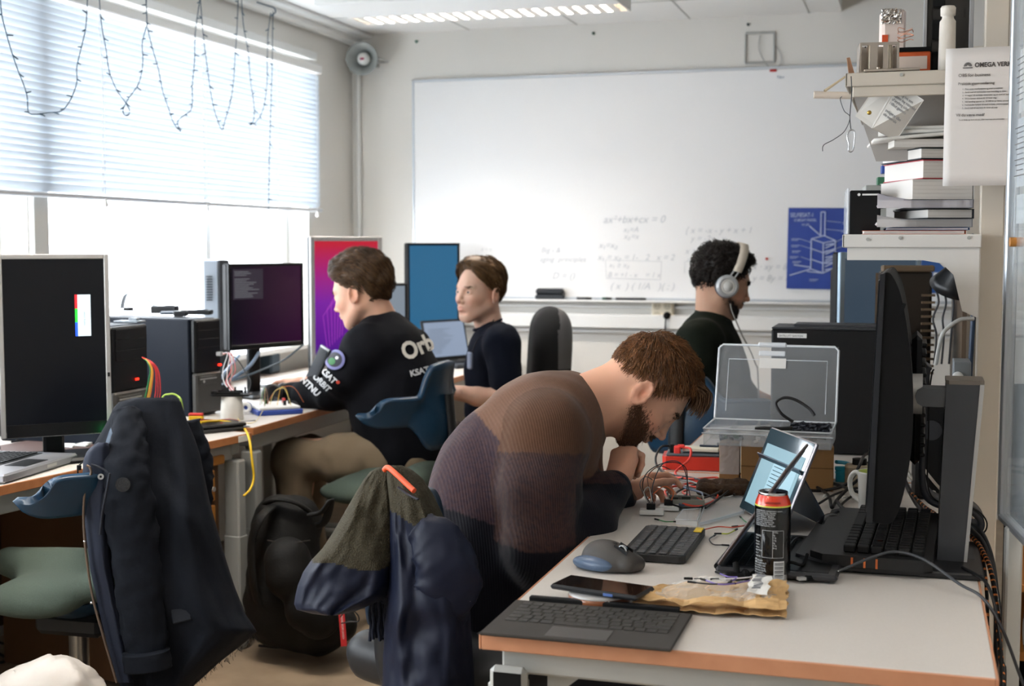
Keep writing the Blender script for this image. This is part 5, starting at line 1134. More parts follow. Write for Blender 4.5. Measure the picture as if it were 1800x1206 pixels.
# bent grey stand of a second screen
st2 = thing('monitor_stand', 'bent dark grey band stand of a second screen behind the big monitor', 'stand', (.10, 3.0, DZ))
band = [(-.058, .355), (-.062, .345), (-.066, .30), (-.066, .2), (-.066, .12), (-.058, .085), (-.035, .07), (.0, .068), (.035, .058), (.055, .035), (.052, .012), (.03, .004), (-.06, .003)]
bp_ = smooth_path([Vector((x, 0, z)) for x, z in band], 6)
b = MB(); b.grid(lambda u, v: bp_[min(int(round(u*(len(bp_)-1))), len(bp_)-1)]+Vector((0, (v-.5)*.10, 0)), len(bp_), 3, thick=.014); b.build('band', mat('band_grey', '#2e3138', .4), st2)
b = MB(); b.tube([p+Vector((.004, -.052, .0)) for p in bp_], .0018, 6); b.build('band_groove', m_black, st2)

# ================================================================ SHELF ABOVE THE DESK
m_beige = mat('shelf_beige', '#c9c1b4', .5); m_shelfw = mat('shelf_white', '#d8d6d2', .45)
SY = 3.10
sh = thing('desk_shelf', 'beige steel shelf unit with two shelves above the right desk edge', 'shelf', (0, SY, 0))
MB().box((.166, .09, .97), (.052, .05, 1.90), bev=.003).build('upright', m_beige, sh)
MB().box((.166, .95, .97), (.052, .05, 1.90), bev=.003).build('upright', m_beige, sh)
for z, nm in ((1.368, 'lower'), (1.728, 'upper')):
    b = MB().box((-.008, .506, z+.0115), (.284, .985, .006)); b.box((-.008, .003, z), (.296, .006, .030), bev=.002).box((-.153, .5, z), (.006, 1.0, .03), bev=.002).box((.139, .5, z), (.006, 1.0, .03), bev=.002)
    if nm == 'upper': b.box((.0, .012, z-.026), (.28, .01, .024), bev=.002)
    b.build('shelf_board', m_shelfw if nm == 'lower' else m_beige, sh)
RX = rotm(PI/2)
arm = [(-.145, -.028), (-.145, 0), (.138, 0), (.138, -.155), (.105, -.140), (.095, -.10), (.085, -.06), (.06, -.035), (.02, -.028)]
MB().prism(arm[::-1], .004, (0, .012, 1.353), RX).build('bracket', m_shelfw, sh); MB().prism(arm[::-1], .004, (0, .95, 1.353), RX).build('bracket', m_shelfw, sh)
arm2 = [(-.13, 0), (.138, 0), (.138, -.10), (-.08, -.10)]
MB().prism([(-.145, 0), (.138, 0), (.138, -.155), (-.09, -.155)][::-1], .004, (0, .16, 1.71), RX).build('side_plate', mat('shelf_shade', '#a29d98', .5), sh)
for x, z in ((-.03, 1.375), (-.1, 1.372), (.115, 1.375), (-.035, 1.735), (.12, 1.735)): MB().cyl((x, -.001, z), (x, -.003, z), .004, n=10).build('rivet', m_grey, sh)

# books: local frame, corner towards the viewer
m_pages = mat('book_pages', '#e6e2dd', .8, bump=(1, .0)); m_pages2 = mat('book_pages_grey', '#d2d0d0', .8)
def book(label, xy, rz, W, D, z, H, cover, pages=None, curl=0, hard=True, cat='book'):
    t = thing('book', label, cat, (xy[0], xy[1], z), rz, None); pages = pages or m_pages; c = .0022 if hard else .0008
    b = MB().box((W/2, D/2, c/2+.0003), (W+.004, D+.004, c)).box((W/2, D/2, H-c/2-.0003), (W+.004, D+.004, c)); b.box((W+.001, D/2, H/2), (c, D+.004, H-.0008)); b.build('cover', mat('cov'+cover, cover, .5), t)
    n = 26
    b = MB()
    if curl:
        b.grid(lambda u, v: (W*u-curl*(1-u)**2*1.0, D*v*0+.001, c+(H-2*c)*v*(1-.0*u)+(.02*curl/.05)*(1-u)**3*math.sin(v*PI)), n, 6)
        b.box((W*.55, D/2, H/2), (W*.9, D-.002, H-2*c)); b.box((-curl*.35, D*.5, H*.55), (curl*1.1, D*.9, H*.5), rotm(0, -.12, 0), bev=.004)
    else: b.box((W/2-.001, D/2, H/2), (W-.002, D-.002, H-2*c))
    b.build('pages', pages, t)
    b = MB()
    for k in range(max(1, int(H/.008))):
        zz = c+(H-2*c)*(k+.5)/max(1, int(H/.008)); b.box((W/2, .0, zz), (W*.98, .001, .0006))
    b.build('page_edge_lines', mat('page_line', '#cfc9c3', .8), t)
    return t
a18 = -.30
def bk(pc, d, label, WR, DL, z, H, cover, **kw):
    """pc: pixel x of the corner edge"""
    p = atd(pc, 350, d); return book(label, (p.x, p.y), kw.pop('rz', .32), WR, DL, z, H, cover, **kw)
ZS = 1.3835
bk(1520, 3.07, 'thin orange-backed magazine pile at the very bottom of the book stack', .222, .25, ZS, .009, '#c2521c', hard=False, rz=.08)
bk(1560, 3.08, 'thin white booklet with blue and orange edge above the magazines', .18, .24, ZS+.0095, .006, '#2a5a94', hard=False, rz=.05)
bk(1578, 3.06, 'grey-paged book with curled left pages low in the stack', .165, .20, ZS+.016, .019, '#8a8c90', curl=.045, hard=False, pages=m_pages2, rz=.15)
bk(1632, 3.05, 'white-paged book second from the curled one, fourth from the bottom', .105, .22, ZS+.0355, .023, '#2c3138', rz=.36)
bk(1590, 3.05, 'floppy book with pages drooping left in the middle of the stack', .15, .22, ZS+.059, .020, '#585a60', curl=.06, hard=False, pages=mat('pages_lilac', '#d0cdd3', .8), rz=.12)
bk(1604, 3.05, 'thickest book of the stack, plain pale pages', .14, .24, ZS+.0795, .046, '#d8d4cf', hard=False, rz=.32)
bk(1622, 3.05, 'thick red-bound book above the thickest one', .115, .22, ZS+.126, .044, '#a82430', rz=.42)
bk(1618, 3.05, 'dark-covered hardback tilted on top of the red book', .12, .22, ZS+.171, .026, '#20262c', rz=.42)
bk(1570, 3.06, 'plain pale book near the top of the stack', .17, .2, ZS+.198, .019, '#cfc9c0', hard=False, rz=.2)
for i in range(3):
    p = atd(1535+8*i, 300, 3.06+.01*i); o = MB().grid(lambda u, v: (.19*u, .22*v, .006*math.sin(u*2.5+i)+.012*u*u), 10, 6, thick=.007).build('paper_bundle', mat('paper_white', '#e4e2dd'), origin=(p.x, p.y, ZS+.218+i*.013)); o.rotation_euler = (0, 0, .10-.06*i)
    tag(o, ['lowest loose white paper bundle on top of the books', 'middle loose white paper bundle on top of the books', 'uppermost loose white paper bundle on top of the books'][i], 'papers')
mf = thing('magazine_file', 'black magazine file with clear sleeve at the left end of the lower shelf', 'file', (-.147, 3.25, ZS), .08)
MB().box((.035, .11, .052), (.07, .22, .104), bev=.002).build('box', m_black, mf); MB().box((-.004, .11, .055), (.006, .225, .11), bev=.002).build('clear_sleeve', glassy('sleeve', '#e8ecf0', .45, .1), mf)
b = MB(); b.box((.045, -.0012, .094), (.035, .0004, .004)).cyl((.020, -.001, .094), (.020, -.0016, .094), .0035, n=12); b.build('lettering', m_white, mf)
p = atd(1535, 315, 3.5); o = thing('tray', 'small grey tray with green and white bits behind the red book', 'tray', (p.x-.0, p.y, 1.50), .1)
MB().box((.03, .05, .0), (.10, .12, .03), bev=.002).build('tray_body', m_grey, o); MB().box((.02, .0, .025), (.02, .05, .02)).build('green_item', mat('green_item', '#3f7a5a', .5), o); MB().box((.055, .01, .03), (.035, .05, .03), bev=.003).build('white_item', m_white, o); MB().box((.045, .0, .055), (.05, .05, .02)).build('blue_item', mat('blue_item', '#2a52a8', .5), o)
MB().box((.03, .08, -.06), (.02, .02, .1)).build('foot', m_grey, o)

# --- things on the upper shelf
ZT = 1.7445
cs2 = thing('satellite_frame', 'machined aluminium cube frame with slots on the left of the upper shelf', 'metal frame', (-.125, 3.14, ZT), .12)
CSX = .84; mal = mat('machined_alu', '#b7ada2', .3, .8)
b = MB()
for x in (.0, .1): b.box((x, .04, .045), (.006, .08, .09), bev=.001)
b.box((.05, .0, .086), (.1, .005, .008)).box((.05, .0, .004), (.1, .005, .008)).box((.035, .0, .045), (.02, .006, .085)).box((.066, .0, .045), (.012, .006, .085)).box((.05, .08, .045), (.1, .005, .09)); b.build('frame', mal, cs2)
b = MB().cyl((.028, .02, .0), (.028, .02, .085), .008, n=16).cyl((.078, .02, .0), (.078, .02, .085), .008, n=16); b.build('standoff', mat('brass', '#cfc6b4', .4, .4), cs2)
b = MB()
for x in (.012, .088):
    for z in (.014, .076): b.cyl((x, -.003, z), (x, -.0045, z), .0022, n=8)
b.build('screws', m_dgrey, cs2)
cs2.scale = (.82, .9, .78)
fo = thing('foil_parcel', 'white parcel wrapped in foil and tape behind the metal frame', 'parcel', (-.085, 3.36, ZT), .2)
MB().box((.03, .03, .09), (.056, .05, .18), bev=.006).build('wrap', mat('wrap_white', '#e8d8cf', .5, bump=(30, .5)), fo); MB().grid(lambda u, v: (.0+.045*u, .0-.006*mnoise.noise(Vector((u*9, v*9, 1))), .145+.035*v), 16, 12, smooth=False, thick=.004).build('foil', mat('foil', '#d4d0cc', .15, 1), fo)
MB().box((.008, .0035, .11), (.014, .001, .018)).build('red_sticker', mat('mag_or', '#e0582e', .5), fo)
ob = thing('orange_box', 'small orange and white box on the upper shelf beside the black rack', 'box', (-.05, 3.30, ZT), .05)
MB().box((.035, .04, .035), (.085, .08, .066), bev=.002).build('carton', mat('orange_card', '#d8602c', .5), ob); MB().box((.035, -.0012, .042), (.07, .001, .03)).build('white_label', mat('lab_or', '#e8d8cc', .5), ob); MB().box((.035, .04, .073), (.09, .085, .010)).build('lid', m_soft, ob)
b = MB()
for k in range(5): b.tube(smooth_path([Vector((.02+.018*math.cos(k*2+t_), .0+.015*math.sin(k+t_*1.3), .095+.006*k+.004*math.sin(t_*2))) for t_ in (0, 1, 2, 3, 4)], 5), .0009, 5)
b.build('copper_wire', mat('copper', '#d8987a', .35, .7), ob)
p = atd(1545, 126, 3.09); o = MB().box((0, 0, .004), (.12, .03, .006), bev=.001).cyl((-.03, 0, .006), (-.03, 0, .012), .004, n=10).build('metal_bar', mal, origin=(p.x+.03, 3.125, ZT)); tag(o, 'flat metal bar lying at the front edge of the upper shelf', 'metal bar')
rk = thing('equipment_rack', 'tall black perforated rack panel with grey edges on the upper shelf', 'rack', (.018, 3.33, ZT), 0)
b = MB(); RW, RH = .095, .46
for x in (0.006, RW-.006): b.box((x, 0, RH/2), (.012, .006, RH))
zz = .0
for k in range(7): b.box((RW/2, 0, k*.075+.006), (RW-.02, .006, .024))
b.box((RW*.68, 0, RH/2), (RW*.5, .005, RH)); b.box((RW/2, .08, RH/2), (RW, .004, RH)); b.build('panel', mat('rack_black', '#1a1714', .5), rk)
MB().box((-.004, .02, RH/2), (.008, .06, RH), bev=.001).box((RW+.004, .02, RH/2), (.010, .06, RH), bev=.001).build('edge_rail', mat('rack_grey', '#a7a8aa', .4, .5), rk)
b = MB()
for k in range(6): b.box((.026, -.004, .045+k*.075), (.028, .003, .045), bev=.0014)
b.build('slots', m_soft, rk)
bt = thing('taped_bottle', 'tall white bottle wrapped in crumpled tape on the upper shelf', 'bottle', (.062, 3.20, ZT))
b = MB(); pr = [(.018, 0), (.0185, .01), (.018, .10), (.0175, .118), (.013, .124), (.0125, .130), (.0165, .131), (.0165, .148), (.014, .152), (.0001, .152)]
b.lathe((0, 0, 0), pr, 28); b.v = [(x*(1+.05*mnoise.noise(Vector((x*90, y*90, z*60)))), y*(1+.05*mnoise.noise(Vector((x*90, y*90, z*60)))), z) for x, y, z in b.v]; b.build('bottle', mat('tape_white', '#e2dcd2', .5, bump=(60, .5)), bt)
bt['dummy'] = 0; del bt['dummy']
# paper rod, leaning card, cable and carabiner at the left end
o = MB().cyl((-.09, -.015, .003), (.0, 0, 0), .0085, n=18).build('paper_tube', mat('tube_cream', '#dcd0c2', .6), origin=tuple(atd(1500, 168, 3.16))); tag(o, 'rolled paper tube sticking out left below the upper shelf', 'tube')
cd = thing('cardboard_flap', 'bent piece of cardboard jutting from the left end of the upper shelf', 'cardboard', (-.150, 3.12, ZT))
MB().add([(0, 0, .0), (-.01, .05, -.0), (-.055, .02, -.032), (-.05, 0, -.036), (0.0, 0, -.004), (-.01, .05, -.004), (-.055, .02, -.036), (-.05, 0, -.040)], [(0, 1, 2, 3), (7, 6, 5, 4), (0, 3, 7, 4), (1, 5, 6, 2)]).build('flap', mat('card_pale', '#b3a184', .8), cd)
MB().add([(0, 0, 0), (.012, .03, 0), (.0, .03, .04), (-.005, 0, .035), (.001, 0, 0), (.013, .031, 0), (.001, .031, .04), (-.004, 0, .035)], [(0, 1, 2, 3), (7, 6, 5, 4), (0, 4, 5, 1), (1, 5, 6, 2), (2, 6, 7, 3), (3, 7, 4, 0)]).build('torn_tip', mat('card_tip', '#d8a888', .8), cd)
cable('thin black cord looped from the upper shelf corner', [atd(x, y, 2.995) for x, y in ((1496, 134), (1497, 165), (1494, 205), (1496, 230))], .0011, '#33353a', 'cord', 'cord')
cable('thin cord end curling down left of the shelf', [atd(x, y, 2.99) for x, y in ((1480, 170), (1477, 175), (1484, 195), (1494, 206), (1485, 230), (1466, 245), (1448, 255), (1446, 266))], .0009, '#4a4c50', 'cord', 'cord')
p = atd(1496, 247, 2.995); ca = MB().tube(smooth_path([(-.006, 0, .019), (.0, 0, .024), (.007, 0, .019), (.0075, 0, .0), (.005, 0, -.02), (.0, 0, -.025), (-.005, 0, -.021), (-.0045, 0, -.008), (-.0085, 0, .008)], 6, True), .0017, 8, closed=True).build('carabiner', mat('cara', '#c6c8cc', .2, 1), origin=tuple(p)); tag(ca, 'small silver carabiner hanging on the thin black cord', 'carabiner')

# folded note pinned on the shelf edge
nt_ = thing('folded_note', 'folded white note held by a brass pin on the upper shelf edge', 'note', tuple(atd(1555, 200, 2.965)))
P_ = [atd(x, y, dd)-nt_.location for x, y, dd in ((1554, 130, 3.065), (1503, 204, 3.055), (1533, 226, 3.035), (1575, 248, 3.06), (1624, 176, 2.995), (1580, 146, 3.035))]
MB().add([P_[0], P_[1], P_[2], P_[5]], [(0, 1, 2, 3)]).add([P_[5], P_[2], P_[3], P_[4]], [(0, 1, 2, 3)]).add([p+Vector((0, .0012, 0)) for p in (P_[0], P_[1], P_[2], P_[5])], [(3, 2, 1, 0)]).add([p+Vector((0, .0012, 0)) for p in (P_[5], P_[2], P_[3], P_[4])], [(3, 2, 1, 0)]).build('paper', mat('paper_white', '#e4e2dd'), nt_)
pp_ = atd(1528, 198, 2.943)-nt_.location; MB().sphere(pp_, (.005, .003, .005), 16, 8).build('brass_pin', mat('pin_brass', '#c0a050', .25, .9), nt_)
b = MB(); ex = (P_[4]-P_[5]).normalized(); ey = (P_[5]-P_[2]).normalized(); ez = ex.cross(ey); Rn = Matrix((ex, ey, ez)).transposed()
dn = (P_[2]-P_[5]).normalized()
for i, s_ in enumerate(('ar,', 'skal deg hva som', 'datatet deg materialet', 'of anything siden', 'i tilbud gjennom', '', 'avslaget til tilbo', 'elle materiale')):
    if s_: text_mb(s_, .0095, Rn, P_[5]+ex*(.006)+dn*(.012+i*.0095)-ez*-.0006, b, depth=.0002, sx=.75)
b.build('typed_lines', mat('type_grey', '#6a6a6e', .7), nt_)

# notice sheet hung on the upright (its square code is left off)
ns = thing('notice_sheet', 'white A4 notice headed with a globe emblem, hung from the shelf upright', 'paper notice', (.057, 3.082, 1.488))
MB().grid(lambda u, v: (.21*u, -.004*math.sin(u*PI)-.002*v, .297*v), 14, 12, thick=.0006).build('sheet', mat('paper_warm', '#e2dedb', .7), ns)
b = MB()
def nl(txt, x, z, s_, bold=0, sx=1): text_mb(txt, s_, RX, (x, -.0065, z), b, depth=.0003, sx=sx, bold=bold)
nl('OMEGA VERKSTED', .060, .255, .0135, .0004, .9); nl('OBS for business', .027, .235, .0095); nl('Praktisk gjennomføring', .027, .2175, .008)
for i, s_ in enumerate(('Finn noen medhjelpere og avtal prosjekter', 'Send mail til verkstedet med bestilling av deler', 'Vi legger til verktøy, materialer og et sted på lageret', 'Dere henter delene kl. 17 hver dag', 'Hel sending sporer ca. 30 000 kr pr halve semester', 'Verkstedet hjelper til med innkjøp, prøveoppsett osv', 'Send mail til oss hvis du lurer på noe')): nl('%d.  ' % (i+1)+s_, .036, .207-i*.0068, .0045)
nl('Vil du være med?', .024, .150, .0085); nl('Ta et bilde og skriv til oss, eller møt opp på verkstedet', .03, .141, .0042)
b.build('print', mat('print_dark', '#55504e', .7), ns)
b = MB()
for k in range(4): b.tube([Vector((.046+(.008-.0015*k)*math.cos(t_*PI/8)*1.0, -.0065, .257+(.008-.0015*k)*math.sin(t_*PI/8))) for t_ in range(0, 9)], .0005, 4)
b.box((.046, -.0065, .254), (.02, .0005, .002)); b.build('emblem', mat('print_dark', '#55504e'), ns)

# --- glass board on a metal frame at the right frame edge
g0 = atz(1764, 908, .825); g1 = atz(1800, 945, .825); gd = (g1-g0).normalized(); gd.z = 0; gl = thing('glass_board', 'glass writing board in aluminium frame at the right frame edge', 'glass board', (g0.x, g0.y, 0), math.atan2(gd.y, gd.x))
GL = .95; GH0, GH1 = .825, 2.2
MB().box((GL/2, 0, (GH0+GH1)/2), (GL, .006, GH1-GH0)).build('pane', glassy('board_glass', '#cfd8dc', .72, .04), gl)
b = MB().box((0, 0, (GH0+GH1)/2), (.014, .022, GH1-GH0), bev=.003).box((GL/2, 0, GH0), (GL, .022, .014), bev=.003).box((GL/2, 0, GH1), (GL, .022, .014), bev=.003).box((GL, 0, (GH0+GH1)/2), (.014, .022, GH1-GH0), bev=.003); b.build('frame', mat('frame_bright', '#b4b9bf', .3, .8), gl)
MB().box((-.012, .01, 1.18), (.006, .01, .74), bev=.001).build('side_seal', m_dgrey, gl)
for x_ in (.10, GL-.1): MB().box((x_, .0, GH0/2), (.03, .03, GH0), bev=.004).box((x_, 0, .02), (.04, .5, .03), bev=.005).build('stand_leg', m_grey, gl)
MB().cyl((.06, -.014, 1.365), (.06, .016, 1.365), .009, n=16).build('knob', mat('knob_orange', '#b87a34', .4), gl)
def gsheet(x, z, w, h, label, lines, col='#dedcda', nm='paper_sheet', tl_=0):
    o = thing(nm, label, 'paper', (g0.x, g0.y, 0), math.atan2(gd.y, gd.x)); R_ = rotm(0, tl_, 0)
    MB().box((x+w/2, .0045, z+h/2), (w, .001, h), R_).build('sheet', mat('sheet'+col, col, .6), o)
    b = MB()
    for k in range(lines): b.box((x+w*.45, -.0036, z+h-.02-k*(h-.03)/max(1, lines)), (w*.7*(1-.2*(k % 3)), .0004, .0015), R_)
    if lines: b.build('print', mat('print_dark', '#55504e'), o)
gsheet(.02, 1.61, .10, .12, 'printed sheet behind the glass board, uppermost at the right edge', 8)
gsheet(.015, 1.47, .14, .13, 'printed sheet with drawings behind the glass board, below the uppermost', 10, '#d4d8de')
gsheet(.02, 1.40, .16, .055, 'small sheet with teal scribbles behind the glass board', 0, '#d8dcde')
o = thing('board_marker', 'blue marker standing behind the glass board', 'marker', (g0.x, g0.y, 0), math.atan2(gd.y, gd.x)); MB().cyl((.04, .016, 1.62), (.042, .016, 1.69), .0035, n=10).build('barrel', mat('marker_blue', '#3a56a8', .4), o)
o = thing('magnet_strip', 'blue magnet strip low on the glass board', 'magnet', (g0.x, g0.y, 0), math.atan2(gd.y, gd.x)); MB().box((.13, .008, 1.425), (.10, .006, .016), bev=.001).build('strip', mat('strip_blue', '#24408c', .5), o)

# --- behind: other monitors, the lamp, the sign
t, tr, W = monitor('large monitor with silvery blue frame standing behind the black tower', (-.235, 4.50, 1.0), (.02, 4.78, 1.0), .335, screen_mat('scr_sil', '#3c4a58', strength=.4), mat('bluish_bezel', '#9fb3c4', .35, .4), .022, zdesk=.74)
t, tr, W = monitor('thin dark monitor edge left of the silvery blue monitor', (-.262, 4.60, .95), (-.222, 4.615, .95), .33, screen_mat('scr_navy2', '#1a2c40', strength=.3), m_black, .006, zdesk=.74, stand=False, thick=.03)
MB().box((W/2, .03, .11), (.02, .02, .23)).build('neck', m_black, t)
ct = thing('crt_monitor', 'old brown-backed monitor housing with vents behind the curved monitor', 'monitor', (-.10, 4.28, DZ), .25)
mb_ = mat('crt_brown', '#6f5d49', .55)
b = MB().box((.085, .03, .33), (.16, .05, .42), bev=.01); b.build('front_frame', mat('crt_dark', '#2c241d', .5), ct)
vs = [(.0, .055, .14), (.165, .055, .14), (.165, .055, .53), (.0, .055, .53), (.05, .25, .20), (.15, .25, .20), (.15, .25, .46), (.05, .25, .46)]
MB().add(vs, [(0, 1, 2, 3), (4, 7, 6, 5), (0, 4, 5, 1), (1, 5, 6, 2), (2, 6, 7, 3), (3, 7, 4, 0)]).build('rear_shell', mb_, ct)
b = MB()
for k in range(12): b.box((.15, .0, .22+k*.022), (.04, .012, .007))
b.build('vents', mb_, ct)
MB().box((.085, -.0, .545), (.16, .03, .02), bev=.004).build('top_edge', mb_, ct); MB().box((.11, .12, .07), (.06, .08, .14)).box((.11, .12, .012), (.22, .18, .022), bev=.005).build('foot', m_dgrey, ct)
lm = thing('desk_lamp', 'black cone desk lamp under the lower shelf', 'lamp', (.115, 3.80, DZ))
RL = rotm(.5, .25, 0); MB().lathe((0, 0, .53), [(.012, .07), (.022, .06), (.032, .03), (.055, -.01), (.068, -.03), (.066, -.03), (.05, -.008), (.02, .03)], 32, RL).build('shade', mat('lamp_black', '#121417', .35), lm)
MB().tube(smooth_path([(.0, .0, .59), (.04, .01, .64), (.045, .02, .5), (.03, .03, .02)], 8), .007, 8).build('arm', mat('lamp_navy', '#22344c', .4), lm); MB().cyl((.03, .03, 0), (.03, .03, .02), .055, n=28).build('base', m_black, lm)
sg = thing('small_sign', 'small blue and white lettered sign on the wall behind the shelf', 'sign', (.0, YB-.035, 1.13))
MB().box((.13, 0, .08), (.19, .004, .18)).build('plate', mat('sign_blue', '#2c5aa0', .5), sg)
b = MB(); text_mb('Im', .12, RX, (.06, -.0025, .035), b, bold=.004); b.build('lettering', m_white, sg)
for i, (x, l) in enumerate(((1642, 'leftmost thin cord hanging behind the black lamp'), (1655, 'middle thin cord hanging behind the black lamp'), (1668, 'rightmost thin cord hanging behind the black lamp'))):
    cable(l, [atd(x, 500, 3.9), atd(x+8, 530, 3.9), atd(x-2+4*i, 560, 3.9), atd(x+4, 590, 3.9), atd(x, 640, 3.9)], .003, '#3a3c40')
cable('white cable arching left from the upright behind the monitor stand', [atd(1712, 560, 3.2), atd(1688, 562, 3.2), atd(1668, 575, 3.2), atd(1655, 592, 3.2), atd(1645, 640, 3.25)], .005, '#bcbcb8')
rb = thing('red_striped_box', 'narrow box with red stripes between monitor stand and shelf upright', 'box', (.098, 3.32, DZ), 0); MB().box((.018, .06, .17), (.04, .12, .34), bev=.002).build('carton', mat('rb_grey', '#7d8286', .5), rb)
for k, x in enumerate((.007, .022)): MB().box((x, -.0012, .24), (.009, .001, .11), rotm(0, .08, 0)).build('red_stripe', mat('rb_red', '#b8283a', .5), rb)
MB().sphere((.008, -.004, .305), (.013, .006, .013), 14, 8).build('crumpled_tape', m_white, rb)
dk = thing('partition_panel', 'dark brown panel closing the back of the right desk row', 'panel', (.137, 3.95, .0)); MB().box((.0, .45, .62), (.012, 1.1, 1.2)).build('panel', mat('panel_dark', '#5a4a3a', .6), dk)
o = thing('loose_speaker', 'small dark speaker box behind the monitor stand', 'speaker', (.03, 3.35, DZ), .1); MB().box((.02, .05, .12), (.07, .10, .24), bev=.008).build('case', m_black, o); MB().cyl((.02, .0, .17), (.02, -.004, .17), .024, n=24).build('cone', m_dgrey, o)

# --- under and right of the desk
cab2 = thing('storage_rack', 'dark storage rack with wooden shelf at the lower right frame corner', 'rack', (.24, 3.35, 0))
MB().box((.5, .3, .5), (1.0, .02, 1.0)).box((.5, 0, .14), (1.0, .6, .02)).build('back_panel', m_soft, cab2)
MB().box((.5, 0, .60), (1.0, .5, .02), bev=.003).box((.5, -.02, .46), (1.0, .4, .02), rotm(.12)).build('wooden_shelf', m_wood, cab2); MB().box((.5, -.26, .285), (1.0, .02, .03)).build('rail', m_white, cab2)
MB().box((.99, 0, .5), (.02, .6, 1.0)).build('side_panel', m_soft, cab2)
wl = thing('castor_wheel', 'grey castor wheel at the lower right frame edge', 'wheel', (.262, 3.02, .47)); MB().cyl((-.015, 0, .055), (.015, 0, .055), .048, n=32).build('tyre', m_dgrey, wl); MB().cyl((-.018, 0, .055), (.018, 0, .055), .028, n=24).build('hub', mat('hub_blue', '#9fb0c0', .3, .6), wl)
MB().box((.02, .06, .05), (.03, .20, .02), bev=.003).build('fork', m_grey, wl)
mr = thing('red_cloth', 'dark red cloth heap at the lower right frame corner', 'cloth', (.36, 3.14, .15)); S = SDF(); S.ell((0, 0, .05), (.12, .10, .07), k=.03).ell((.1, .05, .06), (.12, .08, .07), k=.03); V, Fq = surfnet(lambda P: np.maximum(S.ev(P), .002-P[:, 2]), *S.bounds(), .009); V = V+npnoise(V, 16)[:, None]*.015; V[:, 2] = np.maximum(V[:, 2], .002)
MB().add(V, Fq, 0, True).build('cloth', mat('maroon', '#6a1424', .85), mr)
bg = thing('black_bag', 'round black bag below the dark red cloth', 'bag', (.31, 3.02, .0)); S = SDF(); S.ell((0, 0, .09), (.09, .09, .085)); V, Fq = surfnet(S.ev, *S.bounds(), .008); MB().add(V, Fq, 0, True).build('bag', m_soft, bg)

# ================================================================ CHAIRS
m_petrol = mat('petrol_plastic', '#0e3048', .38, spec=.5); m_petd = mat('petrol_dark', '#10293c', .38); m_sage = mat('sage_fabric', '#47534a', .9, noise=(300, .5, '#3b463e'), bump=(500, .3)); m_mech = mat('chair_mech', '#15171a', .5)
def fbm(V, sc, seed=0, st=(1, 1, 1)):
    st = np.array(st); return npnoise(V*st, sc, seed)+.5*npnoise(V*st, sc*2.1, seed+3)
def saddle_chair(label, x, y, rz, mseat, mplast, seat_z=.50, top=.97, back=-.17, group=None, spread=.27, wing_z=.74):
    """sitter faces local +x"""
    t = thing('saddle_chair', label, 'chair', (x, y, 0), rz, group)
    S = SDF(); S.ell((-.03, 0, seat_z-.02), (.17, .21, .045), k=.04).cap((-.16, -.09, seat_z), (-.18, .09, seat_z), .05, k=.06).cap((.0, 0, seat_z-.01), (.21, 0, seat_z+.005), .055, .04, k=.07).ell((.02, .19, seat_z-.04), (.13, .07, .04), k=.05).ell((.02, -.19, seat_z-.04), (.13, .07, .04), k=.05)
    V, Fq = surfnet(S.ev, *S.bounds(.03), .012); MB().add(V, Fq, 0, True).build('seat', mseat, t)
    MB().lathe((0, 0, 0), [(.05, seat_z-.12), (.10, seat_z-.10), (.17, seat_z-.065), (.18, seat_z-.05)], 28, sx=1.05, sy=1.15).build('seat_shell', mplast, t)
    def bk_(u, v):
        y = (2*u-1)*spread; a = abs(y); q = min(1, max(0, (a-.085)/.075)); q = q*q*(3-2*q); e = min(1, (spread-a)/.05) if a > spread-.05 else 1; e = math.sqrt(max(.0, 1-(1-e)**2)) if e < 1 else 1
        hi = (top-.30*max(0, a-.03)**1.3-.35*a*a)*(1-q)+(wing_z+.055)*q; lo = (wing_z-.14)*(1-q)+(wing_z-.045)*q; m_ = (hi+lo)/2; z = m_+(hi-m_)*(2*v-1)*max(e, .04)
        return (back-.02+2.1*y*y*(1 if a < .2 else 1)+.05*q*(1-2*v)*.6-.05*max(0, (z-wing_z))*1.2+.012*math.cos(z*22), y, z)
    MB().grid(bk_, 61, 15, thick=.022).build('backrest', mplast, t)
    b = MB(); b.tube(smooth_path([(-.05, 0, seat_z-.10), (-.16, 0, seat_z-.11), (back-.06, 0, seat_z+.02), (back-.05, 0, wing_z+.05)], 6), .028, 10, flat=.5); b.build('back_bar', m_mech, t)
    b = MB().box((0, 0, seat_z-.14), (.20, .12, .06), bev=.015).cyl((.02, -.06, seat_z-.15), (.05, -.24, seat_z-.17), .009).cyl((-.05, -.06, seat_z-.15), (-.05, -.26, seat_z-.18), .009); b.build('mechanism', m_mech, t)
    MB().cyl((0, 0, .09), (0, 0, seat_z-.15), .026, n=24).build('column', mat('column_steel', '#8e8c88', .3, .8), t)
    b = MB()
    for k in range(5):
        a = 2*PI*k/5+.3; c, s_ = math.cos(a), math.sin(a); b.tube([(0, 0, .10), (.12*c, .12*s_, .095), (.30*c, .30*s_, .07)], [.03, .024, .016], 8)
    b.cyl((0, 0, .06), (0, 0, .13), .045, n=20); b.build('star_base', m_mech, t)
    for k in range(5):
        a = 2*PI*k/5+.3; p = Vector((.30*math.cos(a), .30*math.sin(a), .028)); d = Vector((-math.sin(a), math.cos(a), 0))
        MB().cyl(p-d*.022, p-d*.006, .028, n=18).cyl(p+d*.006, p+d*.022, .028, n=18).cyl(p, p+Vector((0, 0, .045)), .006, n=8).build('castor', m_soft, t)
    return t
p = atz(95, 1000, .50)
saddle_chair('petrol blue saddle chair with sage green seat carrying the navy parka', -2.115, 3.00, PI*1.01, m_sage, m_petrol, seat_z=.50, top=.93, group=None)
